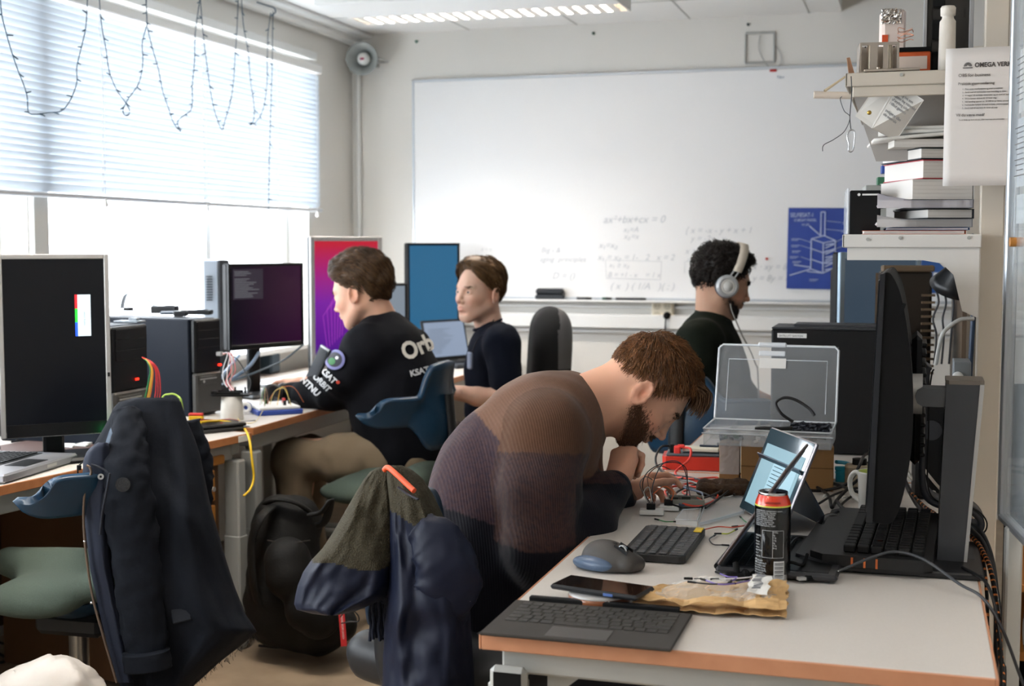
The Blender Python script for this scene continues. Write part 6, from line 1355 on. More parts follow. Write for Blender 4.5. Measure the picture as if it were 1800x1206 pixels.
saddle_chair('petrol blue saddle chair on which the man in the navy sweater sits', -1.86, 4.50, PI*.98, m_sage, m_petrol, seat_z=.52, top=.945, back=-.22, spread=.28, wing_z=.775)
saddle_chair('saddle chair draped with the olive and navy jacket under the man in the striped sweater', -.93, 2.68, 1.2, m_mech, m_petd, seat_z=.50, top=.88, spread=.13, wing_z=.70)
saddle_chair('glossy dark blue saddle chair of the man with headphones', -.72, 4.72, 1.35, m_mech, m_petrol, seat_z=.50, top=.92, wing_z=.78, spread=.30)

# high black and grey chair of the man in the t-shirt
p = atd(955, 640, 5.75); hc = thing('office_chair', 'black office chair with grey upper back behind the man in the t-shirt', 'chair', (p.x, p.y, 0), PI*1.13)
def slab(cx, z0, z1, w, th, k): 
    S = SDF(); zz = np.linspace(z0+w*.9, z1-w*.9, 5)
    for z in np.linspace(z0+.06, z1-.085, 7): hw_ = .105 if z < 1.0 else .075; S.cap((cx-.05*(z-.75), -hw_+.03, z), (cx-.05*(z-.75), hw_-.03, z), th, k=k)
    return S
S = slab(-.02, .60, 1.10, .165, .078, .05); V, Fq = surfnet(S.ev, *S.bounds(.02), .012); 
mi = [0]*len(Fq); ce = V[Fq].mean(1)
b = MB(); b.add(V, Fq, 0, True); b.mi = [1 if (c[0] < -.035-.05*(c[2]-.75)+.02*0 and c[2] > .83) or c[2] > 1.095 else 0 for c in ce]; b.build('backrest', [mat('chair_black_fabric', '#141416', .9, bump=(400, .3)), mat('chair_grey_fabric', '#5c5b5c', .9, bump=(400, .3))], hc)
S = SDF(); S.ell((.24, 0, .50), (.24, .24, .055), k=.03); V, Fq = surfnet(S.ev, *S.bounds(.02), .014); MB().add(V, Fq, 0, True).build('seat', mat('chair_black_fabric', '#141416'), hc)
MB().tube(smooth_path([(.15, 0, .45), (-.05, 0, .44), (-.08, 0, .6), (-.05, 0, .75)], 6), .025, 8).build('back_bar', m_mech, hc); MB().cyl((.2, 0, .08), (.2, 0, .46), .026, n=20).build('column', m_mech, hc)
b = MB()
for k in range(5): a = 2*PI*k/5; b.tube([(.2, 0, .09), (.2+.3*math.cos(a), .3*math.sin(a), .05)], [.03, .018], 8)
b.build('star_base', m_mech, hc)

# ================================================================ CLOTH
def lerp_rows(rows, n):
    rows = sorted(rows); ys = np.array([r[0] for r in rows], float); y = np.linspace(ys[0], ys[-1], n)
    return y, np.interp(y, ys, [r[1] for r in rows]), np.interp(y, ys, [r[2] for r in rows])
def drape(rows, d, T, n=70, m=96, fold=.012, nf=7, seed=0, lean=0, dfun=None, ygrow=None, close_top=True):
    """closed cloth body between two silhouettes, centre depth d, half thickness T(v)"""
    y, L_, R_ = lerp_rows(rows, n); V = []
    for i in range(n):
        v = i/(n-1); w = max((R_[i]-L_[i])/2, 2); c = (R_[i]+L_[i])/2; th = T(v) if callable(T) else T; dd = d(v) if callable(d) else d
        for k in range(m):
            a = 2*PI*k/m; ca, sa = math.cos(a), math.sin(a)
            x = np.sign(ca)*abs(ca)**.8; q = np.sign(sa)*abs(sa)**.9
            f = fold*min(1, v*3+.15)*(math.sin(nf*a+seed+2.2*mnoise.noise(Vector((ca*1.2+seed, sa*1.2, v*2.5))))*.5+1.3*mnoise.noise(Vector((ca*2+seed, sa*2, v*3.5)))+.5*mnoise.noise(Vector((ca*5, sa*5+seed, v*9))))
            V.append(atd(c+w*x, y[i], dd+(-q)*(th+f) if True else dd))
    F_ = [(i*m+k, (i+1)*m+k, (i+1)*m+(k+1) % m, i*m+(k+1) % m) for i in range(n-1) for k in range(m)]
    if close_top: V.append(sum((V[k] for k in range(m)), Vector())/m); F_ += [(k, (k+1) % m, len(V)-1) for k in range(m)]
    return V, F_
def limb(pts, n=60, m=40, amp=.006, seed=0, flat=.7, wr=14, cap=True):
    """sleeve: pts = (px,py,d,radius m)"""
    P = smooth_path([atd(a, b_, c) for a, b_, c, r in pts], 10); R_ = np.interp(np.linspace(0, len(pts)-1, len(P)), range(len(pts)), [p[3] for p in pts]); V = []
    for i, p in enumerate(P):
        t_ = (P[min(i+1, len(P)-1)]-P[max(i-1, 0)]).normalized(); Fm = frame_from(t_, (_F.x, _F.y, 0)); v = i/(len(P)-1)
        for k in range(m):
            a = 2*PI*k/m; f = amp*(mnoise.noise(Vector((math.cos(a)*1.3+seed, math.sin(a)*1.3, v*wr)))*1.2+.5*mnoise.noise(Vector((math.cos(a)*3+seed, math.sin(a)*3, v*wr*2.2))))
            V.append(p+Fm@Vector(((R_[i]+f)*math.cos(a), (R_[i]+f)*flat*math.sin(a), 0)))
    nP = len(P); F_ = [(i*m+k, i*m+(k+1) % m, (i+1)*m+(k+1) % m, (i+1)*m+k) for i in range(nP-1) for k in range(m)]
    V.append(P[0]); F_ += [(k, nP*m, (k+1) % m) for k in range(m)]
    V.append(P[-1]-(P[-1]-P[-2]).normalized()*.03); F_ += [((nP-1)*m+k, (nP-1)*m+(k+1) % m, nP*m+1) for k in range(m)]
    return V, F_
def recalc(o):
    import bmesh
    bm = bmesh.new(); bm.from_mesh(o.data); bmesh.ops.recalc_face_normals(bm, faces=bm.faces); bm.to_mesh(o.data); bm.free()

m_parka = mat('parka_navy', '#10141c', .85, spec=.2, noise=(14, .35, '#0c0f15'), bump=(90, .25)); m_seam = mat('parka_seam', '#1a1e28', .8)
pk_ = thing('parka_jacket', 'dark navy parka with snap buttons hung over the back of the left saddle chair', 'jacket', (-1.75, 2.95, .25))
rows = [(699, 238, 312), (704, 212, 317), (716, 200, 321), (740, 189, 329), (770, 172, 342), (800, 154, 352), (830, 148, 358), (880, 150, 368), (930, 153, 382), (980, 158, 396), (1030, 166, 412), (1080, 176, 432), (1110, 184, 452), (1130, 190, 430), (1165, 200, 385), (1225, 216, 320)]
V, F_ = drape(rows, 3.42, lambda v: .035+.10*min(1, v*2.5), fold=.020, nf=6, seed=1.5)
o = MB().add(V, F_, 0, True).build('body_cloth', m_parka, pk_, world=True); recalc(o)
V, F_ = limb([(222, 722, 3.36, .035), (224, 770, 3.32, .045), (222, 830, 3.29, .060), (228, 900, 3.28, .064), (238, 970, 3.28, .062), (246, 1040, 3.28, .060), (254, 1110, 3.28, .057), (260, 1172, 3.28, .054)], amp=.008, seed=3, n=80, wr=22)
o = MB().add(V, F_, 0, True).build('sleeve', m_parka, pk_, world=True); recalc(o)
V, F_ = limb([(256, 1145, 3.255, .060), (260, 1176, 3.255, .060)], amp=.002, seed=5, wr=3); o = MB().add(V, F_, 0, True).build('cuff', m_parka, pk_, world=True); recalc(o)
V, F_ = limb([(332, 740, 3.50, .03), (345, 800, 3.50, .038), (352, 850, 3.5, .035), (356, 900, 3.5, .02)], amp=.006, seed=8); o = MB().add(V, F_, 0, True).build('far_sleeve', m_parka, pk_, world=True); recalc(o)
V, F_ = drape([(778, 172, 190), (790, 154, 194), (810, 146, 196), (835, 145, 196), (900, 147, 190), (1000, 158, 196), (1100, 180, 215), (1200, 205, 235)], 3.30, .03, n=50, m=40, fold=.006, nf=4, seed=9)
o = MB().add(V, F_, 0, True).build('front_placket', mat('parka_front', '#0f182b', .8, noise=(14, .35, '#0c1424')), pk_, world=True); recalc(o)
b = MB(); b.tube(smooth_path([atd(x, y, 3.262) for x, y in ((152, 818), (158, 822), (160, 832), (153, 850), (148, 875), (147, 920), (152, 980), (163, 1050), (182, 1120), (205, 1200))], 6), .0032, 6); b.build('zip', mat('zip_tan', '#6a5a4e', .5, .4), pk_, world=True)
b = MB(); b.tube(smooth_path([atd(x, y, 3.225) for x, y in ((193, 832), (186, 870), (180, 900), (176, 940))], 6), .003, 6); b.tube(smooth_path([atd(x, y, 3.262) for x, y in ((160, 816), (176, 822), (193, 832))], 4), .003, 6); b.build('placket_seam', m_seam, pk_, world=True)
c_ = atd(177, 838, 3.262); nv = (O-c_).normalized(); b = MB(); b.cyl(c_, c_+nv*.004, .0075, n=20); b.build('snap_button', mat('snap', '#d8dadd', .2, 1), pk_, world=True)
MB().cyl(c_+nv*.004, c_+nv*.0045, .003, n=12).build('snap_centre', m_black, pk_, world=True)
c_ = atd(216, 852, 3.238); nv = (O-c_).normalized(); MB().cyl(c_, c_+nv*.005, .018, n=28).build('round_patch', mat('patch_dark', '#14161a', .5, bump=(200, .6)), pk_, world=True)
c_ = atd(318, 1078, 3.285); b = MB(); ax_ = (atd(330, 1072, 3.285)-atd(296, 1080, 3.285)).normalized(); nv = (O-c_).normalized(); az_ = ax_.cross(-nv).normalized(); b.box(c_, (.05, .045, .008), Matrix((ax_, -az_, nv)).transposed(), bev=.003); b.build('pocket_flap', mat('parka_flap', '#12161f', .85), pk_, world=True)
b = MB()
for (x, y) in ((148, 952), (160, 1060)): q = atd(x+1, y, 3.262); b.sphere(q, .004, 10, 6)
b.build('side_snaps', mat('snap', '#d8dadd'), pk_, world=True)
b = MB(); rr = np.random.default_rng(2)
for i in range(70):
    u_ = rr.uniform(0, 1); x = 452-u_*130+rr.normal(0, 2); y = 1114+u_*100+rr.normal(0, 2); q = atd(x, y, 3.40+rr.uniform(-.1, .1)); b.tube([q, q+Vector((rr.normal(0, .004), rr.normal(0, .004), -.008-.006*rr.random()))], .0006, 3)
b.build('frayed_hem', m_parka, pk_, world=True)['kind'] = 'stuff'
b = MB(); b.tube(smooth_path([atd(x, y, 3.31) for x, y in ((146, 812), (138, 820), (137, 832), (141, 845), (147, 852))], 6), .002, 6).cyl(atd(139, 818, 3.30), atd(139, 826, 3.30), .006, n=10); b.build('drawcord', m_soft, pk_, world=True)

# olive mesh and navy jacket on the chair of the front man
m_olive = mat('olive_mesh', '#3e392c', .85, spec=.2, noise=(420, .5, '#2b2820'), bump=(330, .55, 'weave')); m_nav = mat('shell_navy', '#0b1226', .55, bump=(50, .2), spec=.25); m_navl = mat('shell_lining', '#151a2a', .6)
j2 = thing('shell_jacket', 'navy shell jacket with olive mesh yoke hung over the front man\'s chair', 'jacket', (-1.0, 2.45, .2))
rows = [(822, 664, 690), (828, 652, 694), (842, 640, 697), (865, 626, 700), (900, 606, 703), (935, 586, 704), (965, 566, 704), (985, 547, 703), (1005, 533, 700), (1030, 523, 698), (1048, 519, 682), (1062, 517, 655), (1072, 521, 632), (1079, 548, 606), (1082, 570, 590)]
V, F_ = drape(rows, lambda v: 2.62-.02*v, lambda v: .03+.09*min(1, v*1.6), fold=.016, nf=4, seed=4.2, n=80)
b = MB().add(V, F_, 0, True)
cen = [sum((Vector(V[i]) for i in f), Vector())/len(f) for f in F_]
zsp = atd(600, 976, 2.6).z; b.mi = [0 if c.z > zsp+.006*math.sin(c.x*40) else 1 for c in cen]
o = b.build('hood_part', [m_olive, m_nav], j2, world=True); recalc(o)
rows = [(818, 684, 706), (824, 680, 722), (840, 680, 742), (870, 682, 762), (900, 684, 776), (940, 684, 792), (980, 683, 808), (1020, 682, 820), (1060, 680, 826), (1100, 676, 828), (1160, 673, 832), (1230, 672, 836)]
V, F_ = drape(rows, lambda v: 2.58-.03*v, lambda v: .04+.10*min(1, v*1.6), fold=.022, nf=5, seed=7.7, n=90)
b = MB().add(V, F_, 0, True); cen = [sum((Vector(V[i]) for i in f), Vector())/len(f) for f in F_]
from_px = lambda c: None
def projpx(p):
    v = Vector(p)-O; c, s = math.cos(PITCH), math.sin(PITCH); a = v.dot(_F); fw = a*c-v.z*s; up = a*s+v.z*c
    return 900+FPX*v.dot(_R)/fw, 603-FPX*up/fw
b.mi = []
for c in cen:
    x, y = projpx(c); yl = np.interp(x, [680, 700, 740, 770, 792], [895, 905, 935, 953, 950]); b.mi.append(0 if y < yl else 1)
o = b.build('back_panel', [m_olive, m_nav], j2, world=True); recalc(o)
V, F_ = limb([(735, 925, 2.49, .03), (765, 955, 2.475, .055), (785, 1005, 2.46, .062), (785, 1045, 2.465, .060), (765, 1080, 2.48, .045)], amp=.008, seed=12, wr=7, flat=.6)
o = MB().add(V, F_, 0, True).build('sleeve', m_nav, j2, world=True); recalc(o)
b = MB(); b.tube(smooth_path([atd(x, y, dd) for x, y, dd in ((676, 826, 2.56), (682, 822, 2.55), (695, 832, 2.53), (712, 848, 2.51), (728, 863, 2.49))], 6), .0055, 10); b.build('drawstring', mat('cord_orange', '#e0562c', .5), j2, world=True)
b = MB(); q = atd(690, 842, 2.515); b.tube(smooth_path([atd(x, y, dd) for x, y, dd in ((700, 856, 2.505), (716, 868, 2.49), (735, 878, 2.475))], 5), .004, 8, flat=.4); b.build('neck_tape', m_navl, j2, world=True)
q0 = atd(822, 1046, 2.43); b = MB()
for k in range(4): b.tube([atd(818+k*2.6, 1058, 2.44), atd(823+k*2.6, 1038, 2.45)], .0014, 5)
b.build('logo_stripes', m_white, j2, world=True)
# scarf with tassels hanging out of the jacket
sf = thing('scarf', 'navy scarf fringe hanging below the jacket on the front man\'s chair', 'scarf', tuple(atd(672, 1050, 2.62)))
V, F_ = limb([(690, 1000, 2.62, .045), (680, 1030, 2.62, .04), (668, 1052, 2.62, .035)], amp=.006, seed=21, wr=4); MB().add(V, F_, 0, True).build('scarf_cloth', mat('scarf_navy', '#1c2130', .95, bump=(200, .6)), sf, world=True)
for i in range(7):
    x = 651+i*5.2; y1_ = 1127-3*(i % 3); b = MB(); b.tube(smooth_path([atd(x+1.2*math.sin(k*1.9+i), 1046+(y1_-1046)*k/6, 2.62-.006*(i % 2)) for k in range(7)], 4), .0034, 6); b.build('tassel', mat('scarf_navy', '#1c2130'), sf, world=True)

# black backpack on the floor
bp = thing('backpack', 'black backpack slumped on the floor between the desk leg and the hung jacket', 'backpack', tuple(atz(520, 1130, 0)))
def PF(x, y, d): return atd(x, y, d)
S = SDF()
for a, c_, ra, rb in (((500, 930, 4.35), (505, 1050, 4.3), .11, .14), ((545, 1060, 4.3), (560, 1090, 4.25), .13, .10), ((490, 1080, 4.3), (560, 1095, 4.3), .10, .10), ((485, 905, 4.35), (530, 925, 4.35), .05, .06), ((570, 1085, 4.2), (600, 1100, 4.2), .06, .05)):
    S.cap(atd(*a), atd(*c_), ra, rb, k=.05)
V, Fq = surfnet(lambda P: np.maximum(S.ev(P), .003-P[:, 2]), *S.bounds(.02), .014); V = V+fbm(V, 9, 2)[:, None]*.010; V[:, 2] = np.maximum(V[:, 2], .002)
m_bag = mat('bag_black', '#0b0a08', .7, spec=.3, noise=(18, .5, '#12100d'), bump=(120, .3))
MB().add(V, Fq, 0, True).build('pack_body', m_bag, bp, world=True)
S = SDF(); S.cap(atd(560, 1085, 4.14), atd(545, 1070, 4.14), .07, .08, k=.03).cap(atd(505, 985, 4.17), atd(510, 1010, 4.16), .075, .08, k=.03); V, Fq = surfnet(S.ev, *S.bounds(.02), .012); MB().add(V, Fq, 0, True).build('front_pocket', m_bag, bp, world=True)
MB().tube(smooth_path([atd(478, 890, 4.25), atd(455, 915, 4.2), atd(442, 960, 4.2), (lambda q: q)(atd(446, 1030, 4.18)), atd(462, 1085, 4.2)], 6), .022, 8, flat=.3).build('shoulder_strap', m_bag, bp, world=True)
MB().tube(smooth_path([atd(468, 884, 4.28), atd(490, 878, 4.25), atd(520, 884, 4.25), atd(545, 900, 4.28)], 6), .02, 8, flat=.4).build('top_flap', m_bag, bp, world=True)
MB().tube(smooth_path([atd(545, 905, 4.22), atd(565, 900, 4.2), atd(580, 882, 4.2), atd(572, 915, 4.22), atd(556, 925, 4.22)], 6), .018, 8, flat=.4).build('carry_loop', m_bag, bp, world=True)
b = MB()
for k in range(3): b.tube(smooth_path([atd(470, 950+30*k, 4.17), atd(505, 955+30*k, 4.14), atd(545, 950+30*k, 4.17)], 5), .002, 6)
b.build('seams', mat('bag_seam', '#2a251f', .6), bp, world=True)
rt_ = thing('luggage_tag', 'red ribbon tag with white lettering hanging by the backpack', 'tag', tuple(atd(602, 1075, 4.10)))
pA, pB = atd(600, 1076, 4.10), atd(605, 1136, 4.10); ax_ = (pB-pA).normalized(); nv = (O-pA).normalized(); ay_ = nv.cross(ax_).normalized(); Rg = Matrix((ax_, ay_, ax_.cross(ay_))).transposed()
MB().box((pA+pB)/2, ((pB-pA).length, .019, .0015), Rg).build('ribbon', mat('tag_red', '#cf2b30', .6), rt_, world=True)
b = MB(); text_mb('REMOVE BEFORE LAUNCH', .0085, Rg, pA+ax_*.008-ay_*.003+nv*.0012, b, depth=.0002, sx=.78); b.build('lettering', m_white, rt_, world=True)
cable('thin black loop of cord right of the backpack', [atd(598, 1085, 4.0), atd(612, 1070, 4.0), atd(628, 1080, 4.0), atd(630, 1092, 4.0), atd(615, 1093, 4.0), atd(600, 1096, 4.0)], .002, '#17171a')
# pale plastic bag in the corner
pbg = thing('plastic_bag', 'crumpled white plastic bag on the floor in the lower left corner', 'bag', (-1.75, 2.45, 0))
S = SDF(); S.ell(atd(85, 1245, 3.0), (.13, .10, .10), k=.04).ell(atd(95, 1205, 3.0), (.06, .05, .05), k=.06).ell(atd(30, 1250, 3.0), (.10, .10, .08), k=.05).ell(atd(90, 1420, 3.0), (.15, .13, .16), k=.1)
V, Fq = surfnet(lambda P: np.maximum(S.ev(P), .003-P[:, 2]), *S.bounds(.02), .012); V = V+np.abs(fbm(V, 14, 5))[:, None]*np.array([.02, .02, .02]); MB().add(V, Fq, 0, True).build('bag', mat('bag_white', '#c9c2ba', .4, translucent=.2, bump=(40, .5)), pbg, world=True)
# floor cables at the far left
for i, (q, l) in enumerate((([(0, 1130), (30, 1140), (22, 1160), (0, 1150)], 'black cable loop on the floor at the left frame edge'), ([(0, 1165), (20, 1160), (40, 1150), (60, 1165)], 'black cable on the floor under the left chair'), ([(455, 1135), (500, 1138), (560, 1130)], 'black cable on the floor before the backpack'))):
    cable(l, [atz(x, y, .012) for x, y in q], .005, '#121214')
cable('black cord hanging from the second desk behind the first man', [atz(601, 708, .745), atd(612, 716, 5.15), atd(619, 740, 5.15), atd(619, 790, 5.15), atd(617, 830, 5.1)], .004, '#141416')
cable('black headphone cord coming over the desk edge below the elbow', [atz(596, 700, .746), atz(602, 702, .744), atd(608, 712, 5.15)], .004, '#141416')

# ================================================================ PEOPLE
def axes(heading, pitch, roll=0):
    """heading in degrees: 0 faces the picture's right, 90 away from the viewer; pitch up positive. Columns: forward, left, up"""
    h, p, r = math.radians(heading), math.radians(pitch), math.radians(roll)
    f = (_R*math.cos(h)+_F*math.sin(h)); up = Vector((0, 0, 1)); l = up.cross(f)
    fw = f*math.cos(p)+up*math.sin(p); u2 = fw.cross(l); l2 = l*math.cos(r)+u2*math.sin(r); u3 = fw.cross(l2)
    return np.array(Matrix((fw, l2, u3)).transposed())
def head_sdf(jaw=1.0, beardy=0, mouth=0, nose=1.0):
    S = SDF()
    S.ell((-.008, 0, .046), (.099, .0765, .084)).ell((.034, 0, -.008), (.060, .060, .080), k=.03)
    for s in (-1, 1):
        S.cap((-.0, s*.054, -.040), (.062, s*.020*jaw, -.082), .019, .017, k=.035); S.ell((.058, s*.036, -.014), (.028, .024, .024), k=.02)
    S.cap((.068, -.008, -.086), (.068, .008, -.086), .018, k=.02)
    S.cap((.080, -.02, .034), (.080, .02, .034), .014, k=.02)
    for s in (-1, 1): S.cap((.084, s*.012, .034), (.071, s*.046, .035), .0095, .008, k=.010)
    S.ell((.074, 0, -.050), (.024, .030, .028), k=.018)
    for s in (-1, 1): S.ell((.098, s*.033, .014), (.018, .019, .0125), k=.012, sub=True)
    for s in (-1, 1): S.ell((.0745, s*.032, .014), (.0168, .0178, .0150), k=.004)          # lids, then the opening
    for s in (-1, 1): S.ell((.0925, s*.0325, .0135), (.0075, .0125, .0040), k=.0015, sub=True)
    S.cap((.088, 0, .026), (.110*nose, 0, -.018), .0075, .0085, k=.012).ell((.1115*nose, 0, -.021), (.0105, .0105, .009), k=.006)
    for s in (-1, 1): S.ell((.0985, s*.0125, -.026), (.010, .0065, .0075), k=.006); S.ell((.1035, s*.006, -.0335), (.0045, .0032, .004), k=.003, sub=True)
    S.ell((.0940, 0, -.0465), (.009, .021, .0055), k=.007).ell((.0920, 0, -.0575), (.0095, .018, .0062), k=.007)
    S.cap((.1045, -.017, -.0523+mouth), (.1045, .017, -.0523+mouth), .0018, k=.004, sub=True)
    S.ell((.088, 0, -.0695), (.010, .02, .006), k=.012, sub=True)
    for s in (-1, 1):
        E = np.array(rotm(0, -.18, s*.30)); c = np.array((-.010, s*.0815, .004))
        S.ell(c, (.0185, .0075, .0315), E, k=.006); S.ell(c+E@np.array((.003, s*.0085, .004)), (.0115, .006, .020), E, k=.004, sub=True)
        rim = [c+E@np.array((.0165*math.cos(a), s*.004, .029*math.sin(a))) for a in np.linspace(-1.1, 4.0, 9)]
        for i in range(8): S.cap(rim[i], rim[i+1], .0036, .0036, k=.003)
        S.ell(c+E@np.array((.0, s*.001, -.024)), (.008, .006, .009), E, k=.004); S.ell(c+E@np.array((.0125, s*.002, -.004)), (.004, .004, .006), E, k=.003)
        S.ell(c+E@np.array((.001, s*.005, -.002)), (.006, .004, .011), E, k=.003, sub=True)
    return S
def rc(L_, h, V):
    return V
def hand_sdf(wrist, X, Z, left, curls, thumb=(.65, .62, -.42), tb=.35, sc=1.0, spread=.06):
    """wrist point, finger direction X, back-of-hand normal Z; curls = 4 x (a,b,c) radians"""
    X = np.array(Vector(X).normalized()); Z = np.array(Z, float); Z = Z-X*(Z@X); Z /= np.linalg.norm(Z); Y = np.cross(Z, X)*(-1 if left else 1)
    W = np.array(wrist, float); P = lambda x, y, z: W+sc*(X*x+Y*y+Z*z); S = SDF(); r = sc
    S.cap(P(-.05, 0, 0), P(.008, .0, 0), .027*r, .024*r, k=.015*r)
    ys = (.028, .0095, -.009, -.026)
    for y in ys: S.cap(P(.012, y*.62, 0), P(.088-abs(y-.008)*.25, y, .002), .0155*r, .0115*r, k=.014*r)
    S.cap(P(.02, .018, -.009), P(.05, .030, -.012), .015*r, .013*r, k=.014*r); S.cap(P(.02, -.018, -.008), P(.06, -.024, -.008), .013*r, .012*r, k=.012*r)
    L3 = ((.043, .026, .021), (.047, .030, .022), (.043, .028, .021), (.034, .021, .019))
    for f in range(4):
        p = np.array((.090-abs(ys[f]-.008)*.25, ys[f], .002)); ang = 0; sp = (1.5-f)*spread
        for j in range(3):
            ang += curls[f][j]; d = np.array((math.cos(ang)*math.cos(sp), math.sin(sp)*math.cos(ang), -math.sin(ang))); q = p+d*L3[f][j]
            rr = (.0098, .0085, .0076)[j]*(.88 if f == 3 else 1); S.cap(P(*p), P(*q), rr*r, rr*.9*r, k=.0035*r); p = q
    t0 = np.array((.022, .026, -.008)); d0 = np.array(thumb); d0 = d0/np.linalg.norm(d0); t1 = t0+d0*.040; d1 = d0+np.array((tb, -.15, -.1)); d1 /= np.linalg.norm(d1); t2 = t1+d1*.033; d2 = d1+np.array((tb*.6, -.15, 0)); d2 /= np.linalg.norm(d2); t3 = t2+d2*.026
    S.cap(P(*t0), P(*t1), .0155*r, .0115*r, k=.012*r).cap(P(*t1), P(*t2), .0105*r, .0095*r, k=.004*r).cap(P(*t2), P(*t3), .0095*r, .008*r, k=.004*r)
    return S, P

# --- hair: shell plus strands over the skull, in head space
SK_C = np.array((-.008, 0, .046)); SK_R = np.array((.099, .0765, .084))
def skull_pt(ph, el, t_=0):
    d = np.array((math.cos(el)*math.cos(ph), math.cos(el)*math.sin(ph), math.sin(el))); return SK_C+d*SK_R*(1/np.linalg.norm(d))+d*t_
def hairline(ph, tab): return math.radians(float(np.interp(abs(math.degrees(ph)), tab[0], tab[1])))
def make_hair(parent, T, R, sc, tab, thick, comb, col, nstr=2600, slen=.05, curl=0, seed=0, width=.0009, lift=.006, clump=.006, cf=26, name='hair'):
    rr = np.random.default_rng(seed); tf = lambda p: T+R@(np.asarray(p)*sc)
    b = MB(); nu, nv = 110, 44; V = []; C = []; basec = np.array(lin(col)[:3])
    for i in range(nu):
        ph = -PI+2*PI*i/nu; e0 = hairline(ph, tab)
        for j in range(nv):
            v = j/(nv-1); el = e0+(PI/2-e0)*v; p0 = skull_pt(ph, el); tk = thick(p0, ph, el)*min(1, v*7+.10)
            dn = comb(p0); dn = np.asarray(dn)/max(np.linalg.norm(dn), 1e-6); n_ = (p0-SK_C)/SK_R**2; n_ /= np.linalg.norm(n_); sd = np.cross(dn, n_)
            # ridges running along the comb direction
            q = np.array((p0@sd if False else 0, 0, 0)); a = p0-dn*(p0@dn)*.82
            w = mnoise.noise(Vector(a*cf*1.6+seed))*1.0+.5*mnoise.noise(Vector(a*cf*4+seed)); V.append(tf(p0+n_*(tk+clump*w*min(1, v*5)))); C.append(basec*(.62+.45*(w+.6)))
    F_ = [(i*nv+j, ((i+1) % nu)*nv+j, ((i+1) % nu)*nv+j+1, i*nv+j+1) for i in range(nu) for j in range(nv-1)]
    b.add(V, F_, 0, True)
    # strands
    k = 0; tries = 0
    while k < nstr and tries < nstr*5:
        tries += 1; d = rr.normal(size=3); d /= np.linalg.norm(d); ph = math.atan2(d[1], d[0]); el = math.asin(d[2])
        if rr.random() < .25 and abs(ph) < 1.1: el = hairline(ph, tab)+rr.uniform(.0, .25)
        if el < hairline(ph, tab)-.01: continue
        k += 1; p = skull_pt(ph, el); n_ = (p-SK_C)/SK_R**2; n_ /= np.linalg.norm(n_); tk = thick(p, ph, el)
        L_ = slen*rr.uniform(.6, 1.2); ns = 7; pts = []; cc = rr.uniform(0, 6.28); cur = p.copy(); lf = rr.uniform(.5, 1.15)
        for s_ in range(ns):
            f = s_/(ns-1); n_ = (cur-SK_C)/SK_R**2; n_ /= np.linalg.norm(n_); a = cur-np.asarray(comb(cur))*0
            base = SK_C+(cur-SK_C)/np.linalg.norm((cur-SK_C)/SK_R); ph2 = math.atan2((base-SK_C)[1]/SK_R[1], (base-SK_C)[0]/SK_R[0]); el2 = math.asin(max(-1, min(1, (base-SK_C)[2]/SK_R[2]/1.0)))
            w = clump*mnoise.noise(Vector(base*cf*1.6+seed)); tk2 = thick(base, ph2, el2)
            pts.append(base+n_*(tk2*lf*.9+.002+w+lift*f*rr.uniform(.3, 1))+np.array((math.cos(cc+f*curl), math.sin(cc+f*curl), math.sin(cc*2+f*curl)))*(.0012*curl))
            dd = np.asarray(comb(base), float); dd = dd-n_*(dd@n_); dd /= max(np.linalg.norm(dd), 1e-6); dd = dd+rr.normal(size=3)*.10; cur = base+dd*(L_/ns)
        c0 = basec*rr.uniform(.45, 1.65); W_ = [Vector(tf(p)) for p in pts]; n0 = len(b.v); wd_ = width*sc*rr.uniform(.7, 1.4)
        b.tube(W_, [wd_*(1, 1, 1, .95, .85, .6, .2)[i] for i in range(ns)], 3); C += [c0]*(len(b.v)-n0)
        # the tube's caps reuse points, keep colours in step
    C = C[:len(b.v)]+[basec]*(len(b.v)-len(C))
    m = mat('hair'+name+col, col, .42, attr='Col', spec=.35, sheen=.0)
    return b.build('hair', m, parent, world=True, col=np.clip(np.array(C), 0, 1))
def face_hair(parent, T, R, sc, S, regions, col, name, seed=0, width=.0006):
    """regions: (centre, radii, count, direction, length) ; roots are walked onto the face surface"""
    rr = np.random.default_rng(seed); b = MB(); C = []; bc = np.array(lin(col)[:3])
    for (c, r, n, d, L_) in regions:
        P = np.array(c)+rr.normal(size=(n, 3))*np.array(r)*.6
        for it in range(7):
            e = 1e-3; f0 = S.ev(P); g = np.stack([(S.ev(P+np.eye(3)[i]*e)-f0)/e for i in range(3)], 1); g /= np.maximum(np.linalg.norm(g, axis=1)[:, None], 1e-6); P = P-g*f0[:, None]
        for i in range(n):
            q = P[i]; dd = np.array(d, float)+rr.normal(size=3)*.28; dd = dd-g[i]*(dd@g[i])*.8+g[i]*.22; dd /= np.linalg.norm(dd); l = L_*rr.uniform(.6, 1.3)
            pts = [Vector(T+R@((q+dd*l*t_+g[i]*(.0006+.0005*l))*sc)) for t_ in (0, .5, 1)]; n0 = len(b.v); b.tube(pts, [width, width*.8, width*.25], 3); C += [bc*rr.uniform(.5, 1.6)]*(len(b.v)-n0)
    return b.build(name, mat('fh'+col, col, .55, attr='Col'), parent, world=True, col=np.clip(np.array(C), 0, 1))

